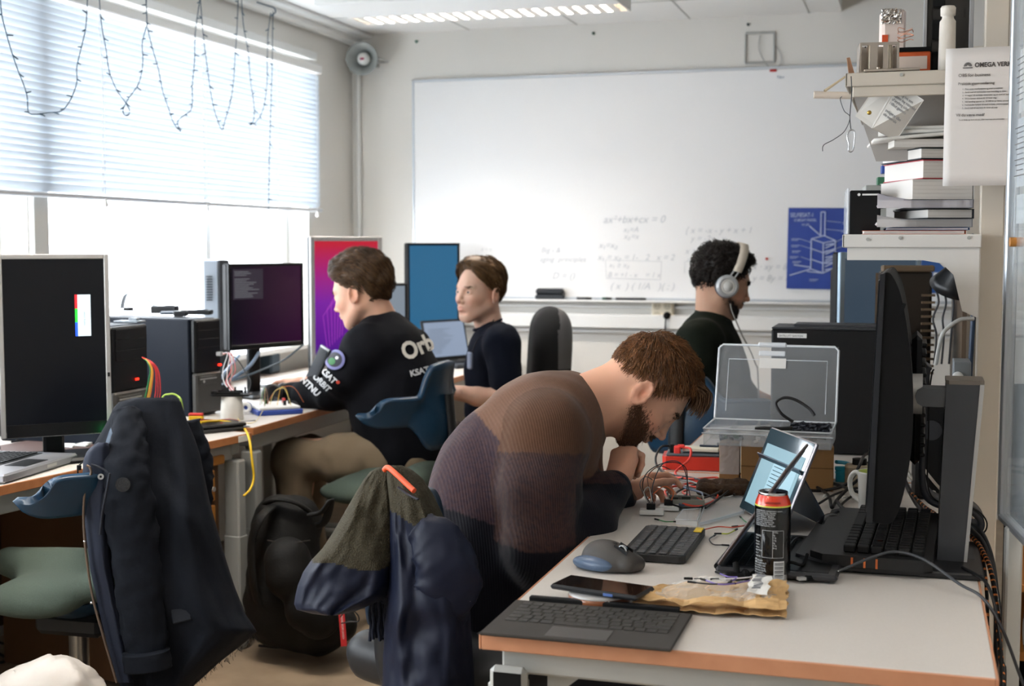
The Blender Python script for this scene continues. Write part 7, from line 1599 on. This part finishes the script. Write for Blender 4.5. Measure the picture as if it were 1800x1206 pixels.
def skin_cols(Q, base, beard=None, pink=.5):
    """Q head-space points -> albedo"""
    base = np.array(lin(base)[:3]); C = np.tile(base, (len(Q), 1)); 
    def blob(c, r, tint, a):
        nonlocal C
        w = np.exp(-(((Q-np.array(c))/np.array(r))**2).sum(1)*1.0)[:, None]*a; C = C*(1-w)+np.array(tint)*w
    red = base*np.array((1.0, .66, .62)); lip = base*np.array((.86, .48, .46))
    for s in (-1, 1):
        blob((.065, s*.045, -.018), (.03, .03, .022), red, pink); blob((-.010, s*.084, .004), (.02, .012, .032), base*np.array((1.0, .72, .66)), .6)
    blob((.112, 0, -.022), (.012, .016, .012), red, pink); 
    blob((.103, 0, -.0465), (.008, .019, .0045), lip, .9); blob((.101, 0, -.0575), (.008, .017, .0055), lip, .9)
    if beard:
        bc = np.array(lin(beard)[:3]); w = np.clip((-.030-Q[:, 2]-.25*np.abs(Q[:, 0]-.03)*0)/.02, 0, 1)*np.clip((Q[:, 0]+.005)/.03, 0, 1)*np.clip((.075+.0*Q[:, 0]+Q[:, 2]*0+.05)/.05, 0, 1)
        w *= 1-np.exp(-(((Q-np.array((.098, 0, -.052)))/np.array((.012, .02, .012)))**2).sum(1)); C = C*(1-.5*w[:, None])+bc*.5*w[:, None]
    return np.clip(C, 0, 1)
def build_person(label, pelvis, T, R, sc, skin, core, fine_extra, hands, neck, voxel=.0028, beard=None, iris='#4a5a62', jaw=1.0, mouth=0, pink=.45, gaze=0, nose=1.0):
    """pelvis: object origin. Body = head+neck (fine) + hands (fine) + trunk (coarse) in ONE mesh"""
    H = head_sdf(jaw, mouth=mouth, nose=nose); Hw = H.xf(T, R, sc)
    for (a, b_, ra, rb) in neck: Hw.cap(a, b_, ra, rb, k=.035)
    org = np.array(pelvis, float); mb = MB(); cols = []
    lo, hi = Hw.bounds(.01); V, Fq = surfnet(Hw.ev, lo, hi, voxel); mb.add(V, Fq, 0, True)
    Q = (V-T)@R/sc; cols.append(skin_cols(Q, skin, beard, pink)); base = np.array(lin(skin)[:3])
    for hs in hands:
        V, Fq = surfnet(hs.ev, *hs.bounds(.006), .0024 if voxel < .003 else .0034); mb.add(V, Fq, 0, True)
        w = (npnoise(V, 30)*.5+.5)[:, None]; cols.append(np.clip(base*(1-.25*w)+base*np.array((1, .72, .66))*.25*w, 0, 1))
    V, Fq = surfnet(core.ev, *core.bounds(.01), .02); mb.add(V, Fq, 0, True); cols.append(np.tile(base, (len(V), 1)))
    mb.v = [tuple(np.array(p)-org) for p in mb.v]
    o = mb.build('person', mat('skin'+skin, skin, .55, attr='Col', sub=.15, spec=.3, bump=(900, .08)), origin=tuple(org), col=np.concatenate(cols))
    tag(o, label, 'person')
    for s in (-1, 1):      # eyes sit in the lid openings
        c = T+R@(np.array((.0745, s*.032, .0138))*sc); e = MB(); e.sphere(c, .0148*sc, 24, 16, rot=Matrix(R)); 
        fw = Vector(R@np.array((1, gaze, 0))).normalized(); c2 = Vector(c)+fw*.0125*sc; e.sphere(c2, (.0030*sc, .0058*sc, .0058*sc), 16, 10, mi=1, rot=Matrix(R)); e.sphere(c2+fw*.0016*sc, (.0018*sc, .0028*sc, .0028*sc), 12, 8, mi=2, rot=Matrix(R))
        e.build('eye', [mat('eye_white', '#cfc8c2', .25), mat('iris'+iris, iris, .2), m_black], o, world=True)
    return o, H, Q
def cloth_mesh(name, S, parent, mats, voxel=.009, amp=.004, wsc=14, seed=0, colf=None, st=(1, 1, 1), ribf=None, clip=None, mif=None):
    fn = S.ev if clip is None else (lambda P: np.maximum(S.ev(P), clip(P)))
    V, Fq = surfnet(fn, *S.bounds(.02), voxel); e = .004; G = np.stack([fn(V+np.eye(3)[i]*e)-fn(V-np.eye(3)[i]*e) for i in range(3)], 1); G /= np.maximum(np.linalg.norm(G, axis=1)[:, None], 1e-9)
    n_ = fbm(V, wsc, seed, st); n_ = np.sign(n_)*np.abs(n_)**.8; V = V+G*(n_*amp)[:, None]
    b = MB(); b.add(V, Fq, 0, True)
    if mif: b.mi = [int(x) for x in mif(V[Fq].mean(1))]
    c = colf(V) if colf else None; r = ribf(V) if ribf else None
    return b.build(name, mats, parent, world=True, col=c, rib=r)
def PX(V):
    v = np.asarray(V)-np.array(O); c, s = math.cos(PITCH), math.sin(PITCH); a = v@np.array(_F); fw = a*c-v[:, 2]*s; up = a*s+v[:, 2]*c; return 900+FPX*(v@np.array(_R))/fw, 603-FPX*up/fw
def A(x, y, d): return np.array(atd(x, y, d))
def ring(parent, name, c, X, Y, rx, ry, r, m, world=True):
    X, Y = Vector(X).normalized(), Vector(Y).normalized(); c = Vector(c)
    return MB().tube([c+X*(rx*math.cos(2*PI*i/28))+Y*(ry*math.sin(2*PI*i/28)) for i in range(28)], r, 8, closed=True).build(name, m, parent, world=world)
Rn, Fn, Un = np.array(_R), np.array(_F), np.array((0, 0, 1.0))

# ---------------------------------------------------------------- man in the striped sweater
TA = A(1124, 692, 3.08); RA = axes(2, -52)
nb = A(1010, 716, 3.07)
coreA = SDF(); coreA.chain([A(880, 1130, 2.95), A(880, 1000, 2.97), A(915, 850, 3.03), A(965, 760, 3.06)], [.13, .12, .13, .11], k=.06)
coreA.chain([A(975, 770, 2.90), A(958, 985, 2.80), A(1075, 850, 3.0)], [.055, .042, .032], k=.03); coreA.chain([A(880, 1130, 2.85), A(1120, 1190, 2.85), A(1130, 1480, 2.9)], [.09, .065, .045], k=.04).chain([A(890, 1120, 3.1), A(1130, 1150, 3.25), A(1150, 1400, 3.3)], [.09, .065, .045], k=.04)
wrA = A(1085, 846, 3.00); XA = (A(1098, 797, 3.05)-wrA); ZA = -Rn*.62-Fn*.66+Un*.25
hA, PA = hand_sdf(wrA, XA, ZA, False, [(1.25, 1.2, .5), (1.3, 1.25, .5), (1.3, 1.3, .5), (1.35, 1.3, .5)], thumb=(.8, .35, -.5), tb=.2, sc=.98)
wrB = A(1098, 868, 3.14); XB = A(1160, 840, 3.22)-wrB; ZB = Fn*.62+Un*.62-Rn*.15
hB, PB = hand_sdf(wrB, XB, ZB, True, [(.35, .75, .45), (.75, .9, .6), (1.0, 1.0, .7), (1.15, 1.1, .7)], thumb=(.85, .38, -.32), tb=.25, sc=.95)
pA_, HA, QA = build_person('man in a brown, purple-grey and navy banded sweater bent over electronics, fist at his mouth', A(880, 1130, 2.95), TA, RA, 1.0, '#d6a48a', coreA, None, [hA, hB], [(TA+RA@np.array((-.035, 0, .0)), nb, .060, .068), (TA+RA@np.array((.0, 0, -.05)), nb+Rn*.03-Un*.02, .048, .06)], voxel=.0026, beard='#4a3020', iris='#5a6a70')
hmA = [(0, 30, 50, 70, 85, 95, 110, 130, 180), (46, 44, 34, 12, -10, 14, -8, -24, -34)]
def thA(p, ph, el): return .002+.022*max(0, math.sin(el))**1.3+.014*max(0, p[0]/.09)*max(0, math.sin(el))
def cbA(p): return (1.0*(p[2] > .03)+.25, .15*p[1]/.07, -.35-.9*(abs(p[1])/.07)*(p[2] < .11)-(.8 if p[0] < -.05 else 0))
make_hair(pA_, TA, RA, 1.0, hmA, thA, cbA, '#6b4628', 8000, .028, seed=1, clump=.0045, cf=36, lift=.010, curl=.8, width=.0008, name='A')
# loose fringe over the forehead
rr = np.random.default_rng(5); b = MB(); Cc = []; bc = np.array(lin('#63401f')[:3])
for i in range(420):
    y = rr.uniform(-.055, .055); p0 = np.array((.058+rr.uniform(-.02, .012), y, .108+rr.uniform(-.012, .012))); p1 = p0+np.array((.030, rr.normal(0, .004), .004+rr.uniform(-.003, .01))); p2 = p1+np.array((.020, rr.normal(0, .006), -.022+rr.uniform(-.004, .008))); p3 = p2+np.array((.006, rr.normal(0, .004), -.022*rr.uniform(.4, 1.0)))
    n0 = len(b.v); b.tube(smooth_path([Vector(TA+RA@p) for p in (p0, p1, p2, p3)], 3), [.0010]*7+[.0008, .0006, .0002], 3); Cc += [bc*rr.uniform(.45, 1.5)]*(len(b.v)-n0)
b.build('fringe', mat('hairA#5a3c22', '#5a3c22'), pA_, world=True, col=np.clip(np.array(Cc), 0, 1))
face_hair(pA_, TA, RA, 1.0, HA, [((.025, -.055, -.050), (.034, .012, .026), 2600, (.35, 0, -1), .007), ((.055, -.040, -.066), (.026, .014, .020), 2000, (.5, 0, -1), .009), ((.07, 0, -.098), (.022, .03, .014), 1100, (.9, 0, -.4), .008), ((.02, .05, -.062), (.03, .012, .02), 700, (.35, 0, -1), .011),
          ((.098, -.010, -.038), (.006, .014, .004), 320, (.3, -.4, -1), .008), ((.098, .010, -.038), (.006, .014, .004), 200, (.3, .4, -1), .008), ((.002, -.066, -.032), (.012, .006, .022), 700, (.3, 0, -1), .005), ((.03, -.03, -.09), (.03, .03, .01), 900, (.9, 0, -.3), .006)], '#5c3d28', 'beard', 3)
face_hair(pA_, TA, RA, 1.0, HA, [((.084, -.030, .036), (.008, .016, .0024), 130, (-.3, -1, .1), .008), ((.084, .030, .036), (.008, .016, .0024), 100, (-.3, 1, .1), .008)], '#5a4028', 'eyebrow', 4)
# sweater
SA = SDF(); SA.chain([A(885, 1160, 2.95), A(868, 1050, 2.95), A(872, 960, 2.97), A(900, 850, 3.02), A(950, 765, 3.05)], [.165, .150, .150, .160, .135], k=.09)
SA.cap(A(940, 750, 2.98), A(985, 735, 3.10), .100, .095, k=.07).cap(A(985, 725, 3.02), A(1008, 712, 3.10), .070, .068, k=.05)
SA.cap(A(955, 775, 2.90), A(990, 760, 3.25), .085, .085, k=.06)
armA = SDF(); armA.chain([A(962, 765, 2.90), A(950, 860, 2.83), A(948, 965, 2.79), A(968, 995, 2.80)], [.088, .082, .072, .062], k=.035).chain([A(968, 992, 2.80), A(1030, 925, 2.88), A(1080, 858, 2.985)], [.062, .058, .040], k=.04)
armF = SDF(); armF.chain([A(1000, 770, 3.24), A(1010, 880, 3.22), A(1030, 905, 3.2), A(1092, 872, 3.14)], [.08, .075, .058, .038], k=.04)
SA.ops += armA.ops+armF.ops
TAN, PUR, NAV = (np.array(lin(c)[:3]) for c in ('#52392a', '#2a1f23', '#0b0c16'))
def colA(V):
    x, y = PX(V); n_ = fbm(V, 260, 3); arm = armA.ev(V) < .018
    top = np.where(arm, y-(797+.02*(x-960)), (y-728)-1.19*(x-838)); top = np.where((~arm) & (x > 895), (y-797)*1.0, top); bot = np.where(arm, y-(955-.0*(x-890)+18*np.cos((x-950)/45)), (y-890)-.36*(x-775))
    fore = (x > 1012) & arm & (y > 850); far = (~arm) & (x > 1015); top = np.where(far, y-880, top); bot = np.where(far, y-905, bot)
    top = np.where(fore, 10, top); bot = np.where(fore, 10, bot)
    C = np.where((top < 0)[:, None], TAN, np.where((bot < 0)[:, None], PUR, NAV)); fl = np.clip(.5+n_*1.4, 0, 1)[:, None]
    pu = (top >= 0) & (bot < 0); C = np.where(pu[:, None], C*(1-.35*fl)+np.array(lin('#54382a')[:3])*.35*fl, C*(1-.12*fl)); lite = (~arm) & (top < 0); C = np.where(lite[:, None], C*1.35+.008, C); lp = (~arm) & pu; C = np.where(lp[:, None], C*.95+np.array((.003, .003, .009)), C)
    return np.clip(C, 0, 1)
def ribA(V): return np.column_stack([(V@Rn)*1.0+.35*(V@Fn), V@Un*.0, V@Un*.0])
wm = mat('knit_sweater', '#6a4a34', .92, attr='Col', bump=(58, .18, 'rib'), sheen=.1, spec=.2)
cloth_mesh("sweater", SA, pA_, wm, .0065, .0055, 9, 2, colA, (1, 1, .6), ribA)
ring(pA_, 'collar', A(1022, 716, 3.08), Un*.86-Rn*.42, Fn, .070, .074, .0095, mat('collar_brown', '#5f3f26', .9, bump=(200, .5)))
cu = A(1084, 853, 2.99); ax = Vector(A(1090, 845, 3.0)-A(1050, 895, 2.92)).normalized(); Fm = frame_from(ax)
MB().lathe(cu, [(.036, -.05), (.0395, -.03), (.040, .0), (.0375, .004), (.030, .002)], 30, Fm).build('cuff', mat('cuff_navy', '#11131e', .92, bump=(250, .6)), pA_, world=True)
cu = A(1094, 871, 3.14); ax = Vector(A(1140, 850, 3.2)-A(1060, 890, 3.1)).normalized(); MB().lathe(cu, [(.034, -.05), (.0375, -.03), (.038, .0), (.030, .002)], 30, frame_from(ax)).build('cuff', mat('cuff_navy', '#11131e'), pA_, world=True)
TR = SDF(); TR.chain([A(885, 1150, 2.86), A(1000, 1215, 2.80), A(1150, 1215, 2.82)], [.12, .095, .08], k=.05).chain([A(1150, 1215, 2.82), A(1130, 1500, 2.9)], [.078, .06], k=.04).chain([A(890, 1150, 3.08), A(1050, 1185, 3.2), A(1240, 1165, 3.3)], [.12, .095, .08], k=.05).chain([A(1240, 1165, 3.3), A(1220, 1400, 3.35)], [.078, .06], k=.04)
cloth_mesh('trousers', TR, pA_, mat('trousers_black', '#14141a', .85), .013, .004, 12, 6)

# ---------------------------------------------------------------- man in the navy sweater
dB = 4.95; TB = A(637, 520, dB); RB = axes(158, -16)
nbB = A(672, 566, dB+.01)
coreB = SDF(); coreB.chain([A(700, 800, dB), A(695, 700, dB), A(680, 620, dB), A(675, 590, dB)], [.11, .11, .12, .08], k=.06).chain([A(690, 800, dB), A(530, 800, dB+.05), A(520, 980, dB)], [.08, .06, .04], k=.03)
wrc = A(505, 690, 5.16); hc1, _p = hand_sdf(wrc, A(465, 684, 5.28)-wrc, Un*.95-Fn*.2, True, [(.2, .3, .2), (.25, .35, .2), (.3, .4, .2), (.35, .4, .2)], sc=.95)
wrd = A(530, 672, 5.42); hd1, _p = hand_sdf(wrd, A(495, 668, 5.5)-wrd, Un*.95, False, [(.2, .3, .2), (.25, .35, .2), (.3, .4, .2), (.35, .4, .2)], sc=.95)
pB_, HB, QB = build_person('young man with wavy brown hair in a navy printed sweater, typing at the window desk', A(700, 800, dB), TB, RB, 1.06, '#d4a78f', coreB, None, [hc1, hd1], [(TB+RB@np.array((-.035, 0, -.02)), nbB, .055, .062)], voxel=.0036, jaw=1.0)
hmB = [(0, 30, 50, 70, 82, 90, 98, 108, 122, 180), (42, 35, 20, 4, -8, -13, 12, 4, -46, -66)]
def thB(p, ph, el): return .008+.026*max(0, math.sin(el))+.014*max(0, p[0]/.09)+.012*max(0, -p[0]/.1)
def cbB(p): return (-1.0, .25*math.sin(p[2]*60), -.2-.9*(p[0] < -.03)-.35*(abs(p[1])/.07))
make_hair(pB_, TB, RB, 1.06, hmB, thB, cbB, '#46321f', 4600, .055, curl=3, seed=2, clump=.009, cf=26, lift=.006, width=.0012, name='B')
face_hair(pB_, TB, RB, 1.06, HB, [((.084, .030, .036), (.008, .014, .0022), 70, (-.3, 1, .1), .006)], '#3e2c20', 'eyebrow', 6)
m_nvs = mat('sweat_navy', '#08090f', .9, bump=(260, .25), spec=.2)
SB = SDF(); SB.chain([A(708, 790, dB-.02), A(700, 740, dB-.02), A(692, 680, dB-.02), A(680, 625, dB-.02)], [.150, .150, .165, .150], k=.08).cap(A(645, 612, 4.80), A(722, 612, 5.08), .085, .08, k=.06).cap(A(672, 580, dB), A(676, 600, dB), .068, .09, k=.05)
arB = SDF(); arB.chain([A(640, 620, 4.80), A(612, 660, 4.84), A(585, 692, 4.96)], [.080, .074, .062], k=.04).chain([A(585, 692, 4.96), A(545, 695, 5.06), A(512, 690, 5.15)], [.062, .054, .042], k=.04)
SB.ops += arB.ops; SB.chain([A(700, 620, 5.1), A(620, 670, 5.3), A(545, 678, 5.40)], [.08, .065, .042], k=.04)
cloth_mesh('sweater', SB, pB_, m_nvs, .009, .007, 10, 4, st=(1, 1, .7))
ring(pB_, 'collar', A(672, 566, dB), -Rn*.9-Un*.4, Fn, .066, .066, .008, m_nvs)
def decal(S_, fn_pts, txt, size, m, parent, name, start, right, d0, sx=1.0, sub=3):
    """lettering pressed onto a cloth surface: text laid in a plane near the cloth and pushed onto it"""
    rt = Vector(right).normalized(); nv = (O-Vector(start)).normalized(); up_ = nv.cross(rt).normalized(); Rt_ = Matrix((rt, up_, rt.cross(up_))).transposed()
    b = text_mb(txt, size, Rt_, Vector(start), depth=.0, sx=sx, bold=size*.035); P = np.array([tuple(v) for v in b.v]); fd = np.array(-nv); P = P-fd*.10
    for it in range(24): P = P+fd*np.clip(S_.ev(P)-.0075, -.05, .05)[:, None]*.9
    bad = S_.ev(P) > .014; b2 = MB(); b2.v = [tuple(p) for p in P]
    for f, k_, s_ in zip(b.f, b.mi, b.sm):
        if not any(bad[i] for i in f): b2.f.append(f); b2.mi.append(k_); b2.sm.append(s_)
    return b2.build(name, m, parent, world=True)
m_prt = mat('print_cream', '#d8d4cb', .7); m_prw = mat('print_white', '#c9cacc', .7)
decal(SB, None, 'Orbit', .088, m_prt, pB_, 'back_lettering', A(713, 634, 4.8), A(800, 596, 4.8)-A(713, 634, 4.8), 0, sx=.82)
decal(SB, None, 'KSAT', .03, m_prw, pB_, 'sponsor_lettering', A(722, 662, 4.8), A(760, 652, 4.8)-A(722, 662, 4.8), 0)
for (x, y, tx, sz) in ((562, 652, 'KSAT', .030), (549, 663, 'ORBIT', .029), (527, 668, 'NTNU', .032)):
    decal(SB, None, tx, sz, m_prw, pB_, 'sleeve_lettering', A(x, y, 4.75), A(x+20, y+20, 4.75)-A(x, y, 4.75), 0, sx=.95)
def pdisc(S_, c, r, m, parent, name, n=28, off=.008, inner=0):
    c = Vector(c); nv = (O-c).normalized(); Fm = frame_from(nv); rings = np.linspace(inner, r, 5); P = [c+Fm@Vector((q*math.cos(2*PI*k/n), q*math.sin(2*PI*k/n), .06)) for q in rings for k in range(n)]
    P = np.array([tuple(p) for p in P]); fd = -np.array(nv)
    for it in range(24): P = P+fd*np.clip(S_.ev(P)-off, -.05, .05)[:, None]*.9
    return MB().add([tuple(p) for p in P], [(j*n+k, j*n+(k+1) % n, (j+1)*n+(k+1) % n, (j+1)*n+k) for j in range(4) for k in range(n)], 0, True).build(name, m, parent, world=True)
pdisc(SB, A(588, 632, 4.78), .037, mat('patch_violet', '#6a6a98', .7), pB_, 'round_patch', inner=.027, off=.0085); pdisc(SB, A(588, 632, 4.78), .027, mat('patch_black', '#1a1a26', .7), pB_, 'patch_centre', off=.008)
pdisc(SB, A(583, 635, 4.78), .013, mat('patch_green', '#2c6a38', .7), pB_, 'patch_green', off=.009); pdisc(SB, A(592, 629, 4.78), .006, m_prw, pB_, 'patch_satellite', off=.0095); pdisc(SB, A(594, 672, 4.75), .0065, mat('patch_red', '#c8402c', .6), pB_, 'red_dot', n=12, off=.0085)
TRB = SDF(); TRB.chain([A(715, 805, dB-.05), A(600, 806, dB-.10), A(515, 812, dB-.05)], [.115, .080, .064], k=.05).chain([A(512, 805, dB-.05), A(520, 905, dB-.05), A(530, 1040, dB-.02)], [.075, .062, .052], k=.04).chain([A(720, 805, dB+.12), A(600, 800, dB+.3), A(540, 800, dB+.38)], [.11, .08, .064], k=.05).chain([A(540, 795, dB+.38), A(548, 1000, dB+.4)], [.072, .055], k=.04)
cloth_mesh('trousers', TRB, pB_, mat('trousers_khaki', '#71624e', .85, bump=(200, .2)), .012, .009, 12, 8, st=(1, 1, .8))
for (x, y, d_) in ((520, 1050, 4.95), (545, 1010, 5.36)):
    S_ = SDF(); p_ = A(x, y, d_); p_[2] = .045; S_.cap(p_, p_-Rn*.16-Un*.005, .045, .036, k=.03); cloth_mesh('shoe', S_, pB_, m_soft, .012, 0, 5)

# ---------------------------------------------------------------- man in the t-shirt
dC = 5.55; TC = A(843, 520, dC); RC = axes(222, 2)
nbC = A(858, 566, dC+.02)
coreC = SDF(); coreC.chain([A(870, 770, dC), A(866, 690, dC), A(866, 610, dC)], [.09, .09, .09], k=.06)
wre = A(798, 690, 5.36); he1, _p = hand_sdf(wre, A(768, 690, 5.42)-wre, Un*.9-Fn*.3, True, [(.3, .5, .3), (.35, .5, .3), (.4, .5, .3), (.45, .5, .3)], sc=.95)
he1.chain([A(886, 655, 5.36), A(885, 700, 5.32), A(838, 697, 5.33), wre], [.043, .042, .036, .026], k=.02)
pC_, HC, QC = build_person('young man in a dark blue t-shirt with a badge, looking to the left', A(870, 770, dC), TC, RC, 1.04, '#dfb6a0', coreC, None, [he1], [(TC+RC@np.array((-.03, 0, -.02)), nbC, .052, .060)], voxel=.0024, pink=.3, jaw=.92, nose=.965, iris='#39434a')
hmC = [(0, 20, 35, 50, 65, 80, 90, 98, 108, 120, 180), (42, 40, 29, 15, 3, -8, -13, 16, 8, -34, -54)]
def thC(p, ph, el): return .005+.026*max(0, math.sin(el))+.030*max(0, p[0]/.09)*max(0, math.sin(el))+.006*max(0, -p[0]/.1)
def cbC(p): return (-.85, .5*(p[1] > 0)-.5*(p[1] < 0), -.15-.9*(abs(p[1])/.07)*(p[2] < .1)-.7*(p[0] < -.05))
make_hair(pC_, TC, RC, 1.04, hmC, thC, cbC, '#584026', 3600, .05, curl=.8, seed=3, clump=.006, cf=22, lift=.004, width=.0012, name='C')
face_hair(pC_, TC, RC, 1.04, HC, [((.084, .030, .036), (.008, .013, .0018), 60, (-.3, 1, .1), .006), ((.084, -.030, .036), (.008, .013, .0018), 60, (-.3, -1, .1), .006)], '#6a523a', 'eyebrow', 7)
m_tee = mat('tee_navy', '#0a101e', .88, bump=(200, .2), spec=.2)
SCc = SDF(); SCc.chain([A(872, 790, dC), A(868, 720, dC), A(866, 650, dC), A(868, 612, dC)], [.118, .108, .108, .105], k=.06).cap(A(880, 603, 5.38), A(862, 600, 5.74), .072, .07, k=.06).chain([A(884, 606, 5.38), A(888, 668, 5.34)], [.074, .068], k=.04).chain([A(862, 606, 5.74), A(845, 670, 5.76)], [.07, .06], k=.04)
cloth_mesh('t_shirt', SCc, pC_, m_tee, .009, .006, 11, 9, st=(1, 1, .7))
ring(pC_, 'collar', A(857, 571, dC+.01), -Rn*.9-Un*.35, Fn, .062, .062, .006, m_tee)
MB().tube(smooth_path([Vector(A(x, y, d_)) for x, y, d_ in ((868, 562, 5.48), (856, 582, 5.44), (838, 600, 5.43), (830, 622, 5.43))], 6), .0022, 6).build('lanyard', m_black, pC_, world=True)
q = A(826, 634, 5.42); MB().box(q, (.012, .045, .07), Matrix(axes(200, 0)), bev=.004).build('badge', mat('badge_grey', '#8a94a8', .5), pC_, world=True)
TRC = SDF(); TRC.chain([A(880, 790, dC), A(800, 785, dC-.1), A(760, 785, dC-.05)], [.12, .09, .07], k=.05).chain([A(760, 785, dC-.05), A(775, 950, dC)], [.07, .055], k=.04); cloth_mesh('trousers', TRC, pC_, mat('trousers_brown', '#3a2f26', .9), .014, .006, 12, 8)

# ---------------------------------------------------------------- man with headphones
dD = 4.95; TD = A(1266, 502, dD); RD = axes(6, -16)
nbD = A(1252, 556, dD)
coreD = SDF(); coreD.chain([A(1240, 800, dD), A(1246, 700, dD), A(1248, 610, dD)], [.10, .10, .10], k=.06)
wrf = A(1320, 690, 4.95); hf1, _p = hand_sdf(wrf, A(1345, 700, 5.0)-wrf, Un*.9, False, [(.3, .5, .3)]*4, sc=.95)
pD_, HD, QD = build_person('man with white over-ear headphones and a dark beard in a dark green sweater', A(1240, 800, dD), TD, RD, 1.02, '#c49a82', coreD, None, [hf1], [(TD+RD@np.array((-.03, 0, -.02)), nbD, .056, .064)], voxel=.0032, beard='#2a1e18', iris='#2e221a')
hmD = [(0, 30, 50, 70, 85, 95, 110, 130, 180), (42, 38, 26, 2, -20, -6, -34, -46, -52)]
def thD(p, ph, el): return .008+.020*max(0, math.sin(el))+.010*max(0, p[0]/.09)+.004*max(0, -p[0]/.1)
def cbD(p): return (.3*math.sin(p[1]*90)+.3, math.sin(p[0]*80), math.cos(p[1]*70+p[0]*50)-.3)
make_hair(pD_, TD, RD, 1.02, hmD, thD, cbD, '#1c1512', 4200, .028, curl=5, seed=4, clump=.006, cf=34, lift=.008, width=.0011, name='D')
face_hair(pD_, TD, RD, 1.02, HD, [((.02, -.05, -.062), (.03, .012, .018), 900, (.35, 0, -1), .009), ((.055, -.036, -.076), (.022, .014, .016), 1000, (.5, 0, -1), .011), ((.072, 0, -.096), (.02, .03, .012), 700, (.7, 0, -.6), .008), ((.098, -.010, -.038), (.006, .014, .003), 120, (.1, -.6, -1), .005), ((.0, -.064, -.03), (.008, .006, .02), 300, (.2, 0, -1), .005)], '#1e1612', 'beard', 8)
face_hair(pD_, TD, RD, 1.02, HD, [((.084, -.030, .036), (.008, .016, .0032), 320, (-.3, -1, .1), .010)], '#1e1612', 'eyebrow', 9)
SD_ = SDF(); SD_.chain([A(1240, 830, dD), A(1246, 740, dD), A(1250, 660, dD), A(1246, 610, dD)], [.135, .128, .125, .115], k=.07).cap(A(1232, 600, 4.80), A(1262, 598, 5.12), .078, .075, k=.06).cap(A(1250, 568, dD), A(1246, 585, dD), .066, .09, k=.05).chain([A(1226, 605, 4.80), A(1228, 700, 4.72), A(1240, 735, 4.72)], [.08, .066, .058], k=.04).chain([A(1240, 735, 4.72), A(1315, 695, 4.93)], [.056, .040], k=.04)
cloth_mesh('sweater', SD_, pD_, mat('sweat_green', '#11160e', .92, bump=(240, .3), spec=.2), .009, .007, 10, 14, st=(1, 1, .7))
ring(pD_, 'collar', A(1254, 557, dD), -Rn*.9+Un*.28, Fn, .066, .064, .008, mat('collar_green', '#1a2018', .92))
TRD = SDF(); TRD.chain([A(1240, 820, dD), A(1330, 830, dD), A(1390, 830, dD)], [.12, .09, .075], k=.05).chain([A(1390, 830, dD), A(1385, 1000, dD)], [.07, .055], k=.04); cloth_mesh('trousers', TRD, pD_, m_soft, .014, .004, 12, 8)
# his headphones
hpm = thing('headphones', 'white and silver over-ear headphones worn by the bearded man', 'headphones', tuple(TD))
def HDp(p): return Vector(TD+RD@(np.array(p)*1.02))
RDm = Matrix(RD)
for s in (-1, 1):
    Fm = frame_from(Vector(RD@np.array((0, s, 0))), Vector(RD@np.array((0, 0, 1))))
    MB().lathe(HDp((.0, s*.072, .0)), [(.030, .0), (.042, .003), (.044, .014), (.040, .020)], 32, Fm).build('ear_pad', mat('pad_grey', '#4a4a4c', .8), hpm, world=True)
    MB().lathe(HDp((.0, s*.072, .0)), [(.041, .018), (.0425, .024), (.041, .034), (.034, .039), (.028, .0395), (.027, .037)], 36, Fm).build('ear_cup', mat('hp_silver', '#b9bbbd', .35, .3), hpm, world=True)
    MB().lathe(HDp((.0, s*.072, .0)), [(.0275, .037), (.0275, .0385), (.020, .0395), (.019, .038), (.018, .041), (.0001, .042)], 32, Fm).build('cup_face', mat('hp_white', '#d9d7d2', .4), hpm, world=True)
    for dx in (-.009, .009):
        MB().tube([HDp((.008+dx, s*.098, .036)), HDp((.022+dx, s*.094, .072))], .0035, 8).build('slider', mat('hp_silver', '#b9bbbd'), hpm, world=True)
pts = [HDp((.020+.016*math.sin(a)+.0, .102*math.cos(a), .060+.112*math.sin(a))) for a in np.linspace(0, PI, 25)]
b = MB(); fwd = Vector(RD@np.array((1, 0, 0)))
b.grid(lambda u, v: pts[min(24, int(round(u*24)))]+fwd*((v-.5)*.032), 25, 3, thick=.010); b.build('headband', mat('hp_cream', '#d8cdbd', .55), hpm, world=True)
cable('grey headphone cord hanging from the bearded man\'s headphones', [A(1284, 534, 4.85), A(1286, 545, 4.84), A(1292, 560, 4.83), A(1305, 590, 4.84), A(1318, 615, 4.86), A(1328, 640, 4.9), A(1332, 655, 4.95), np.array(atz(1335, 748, .745))], .0025, '#8a857e', 'cord', 'cord')
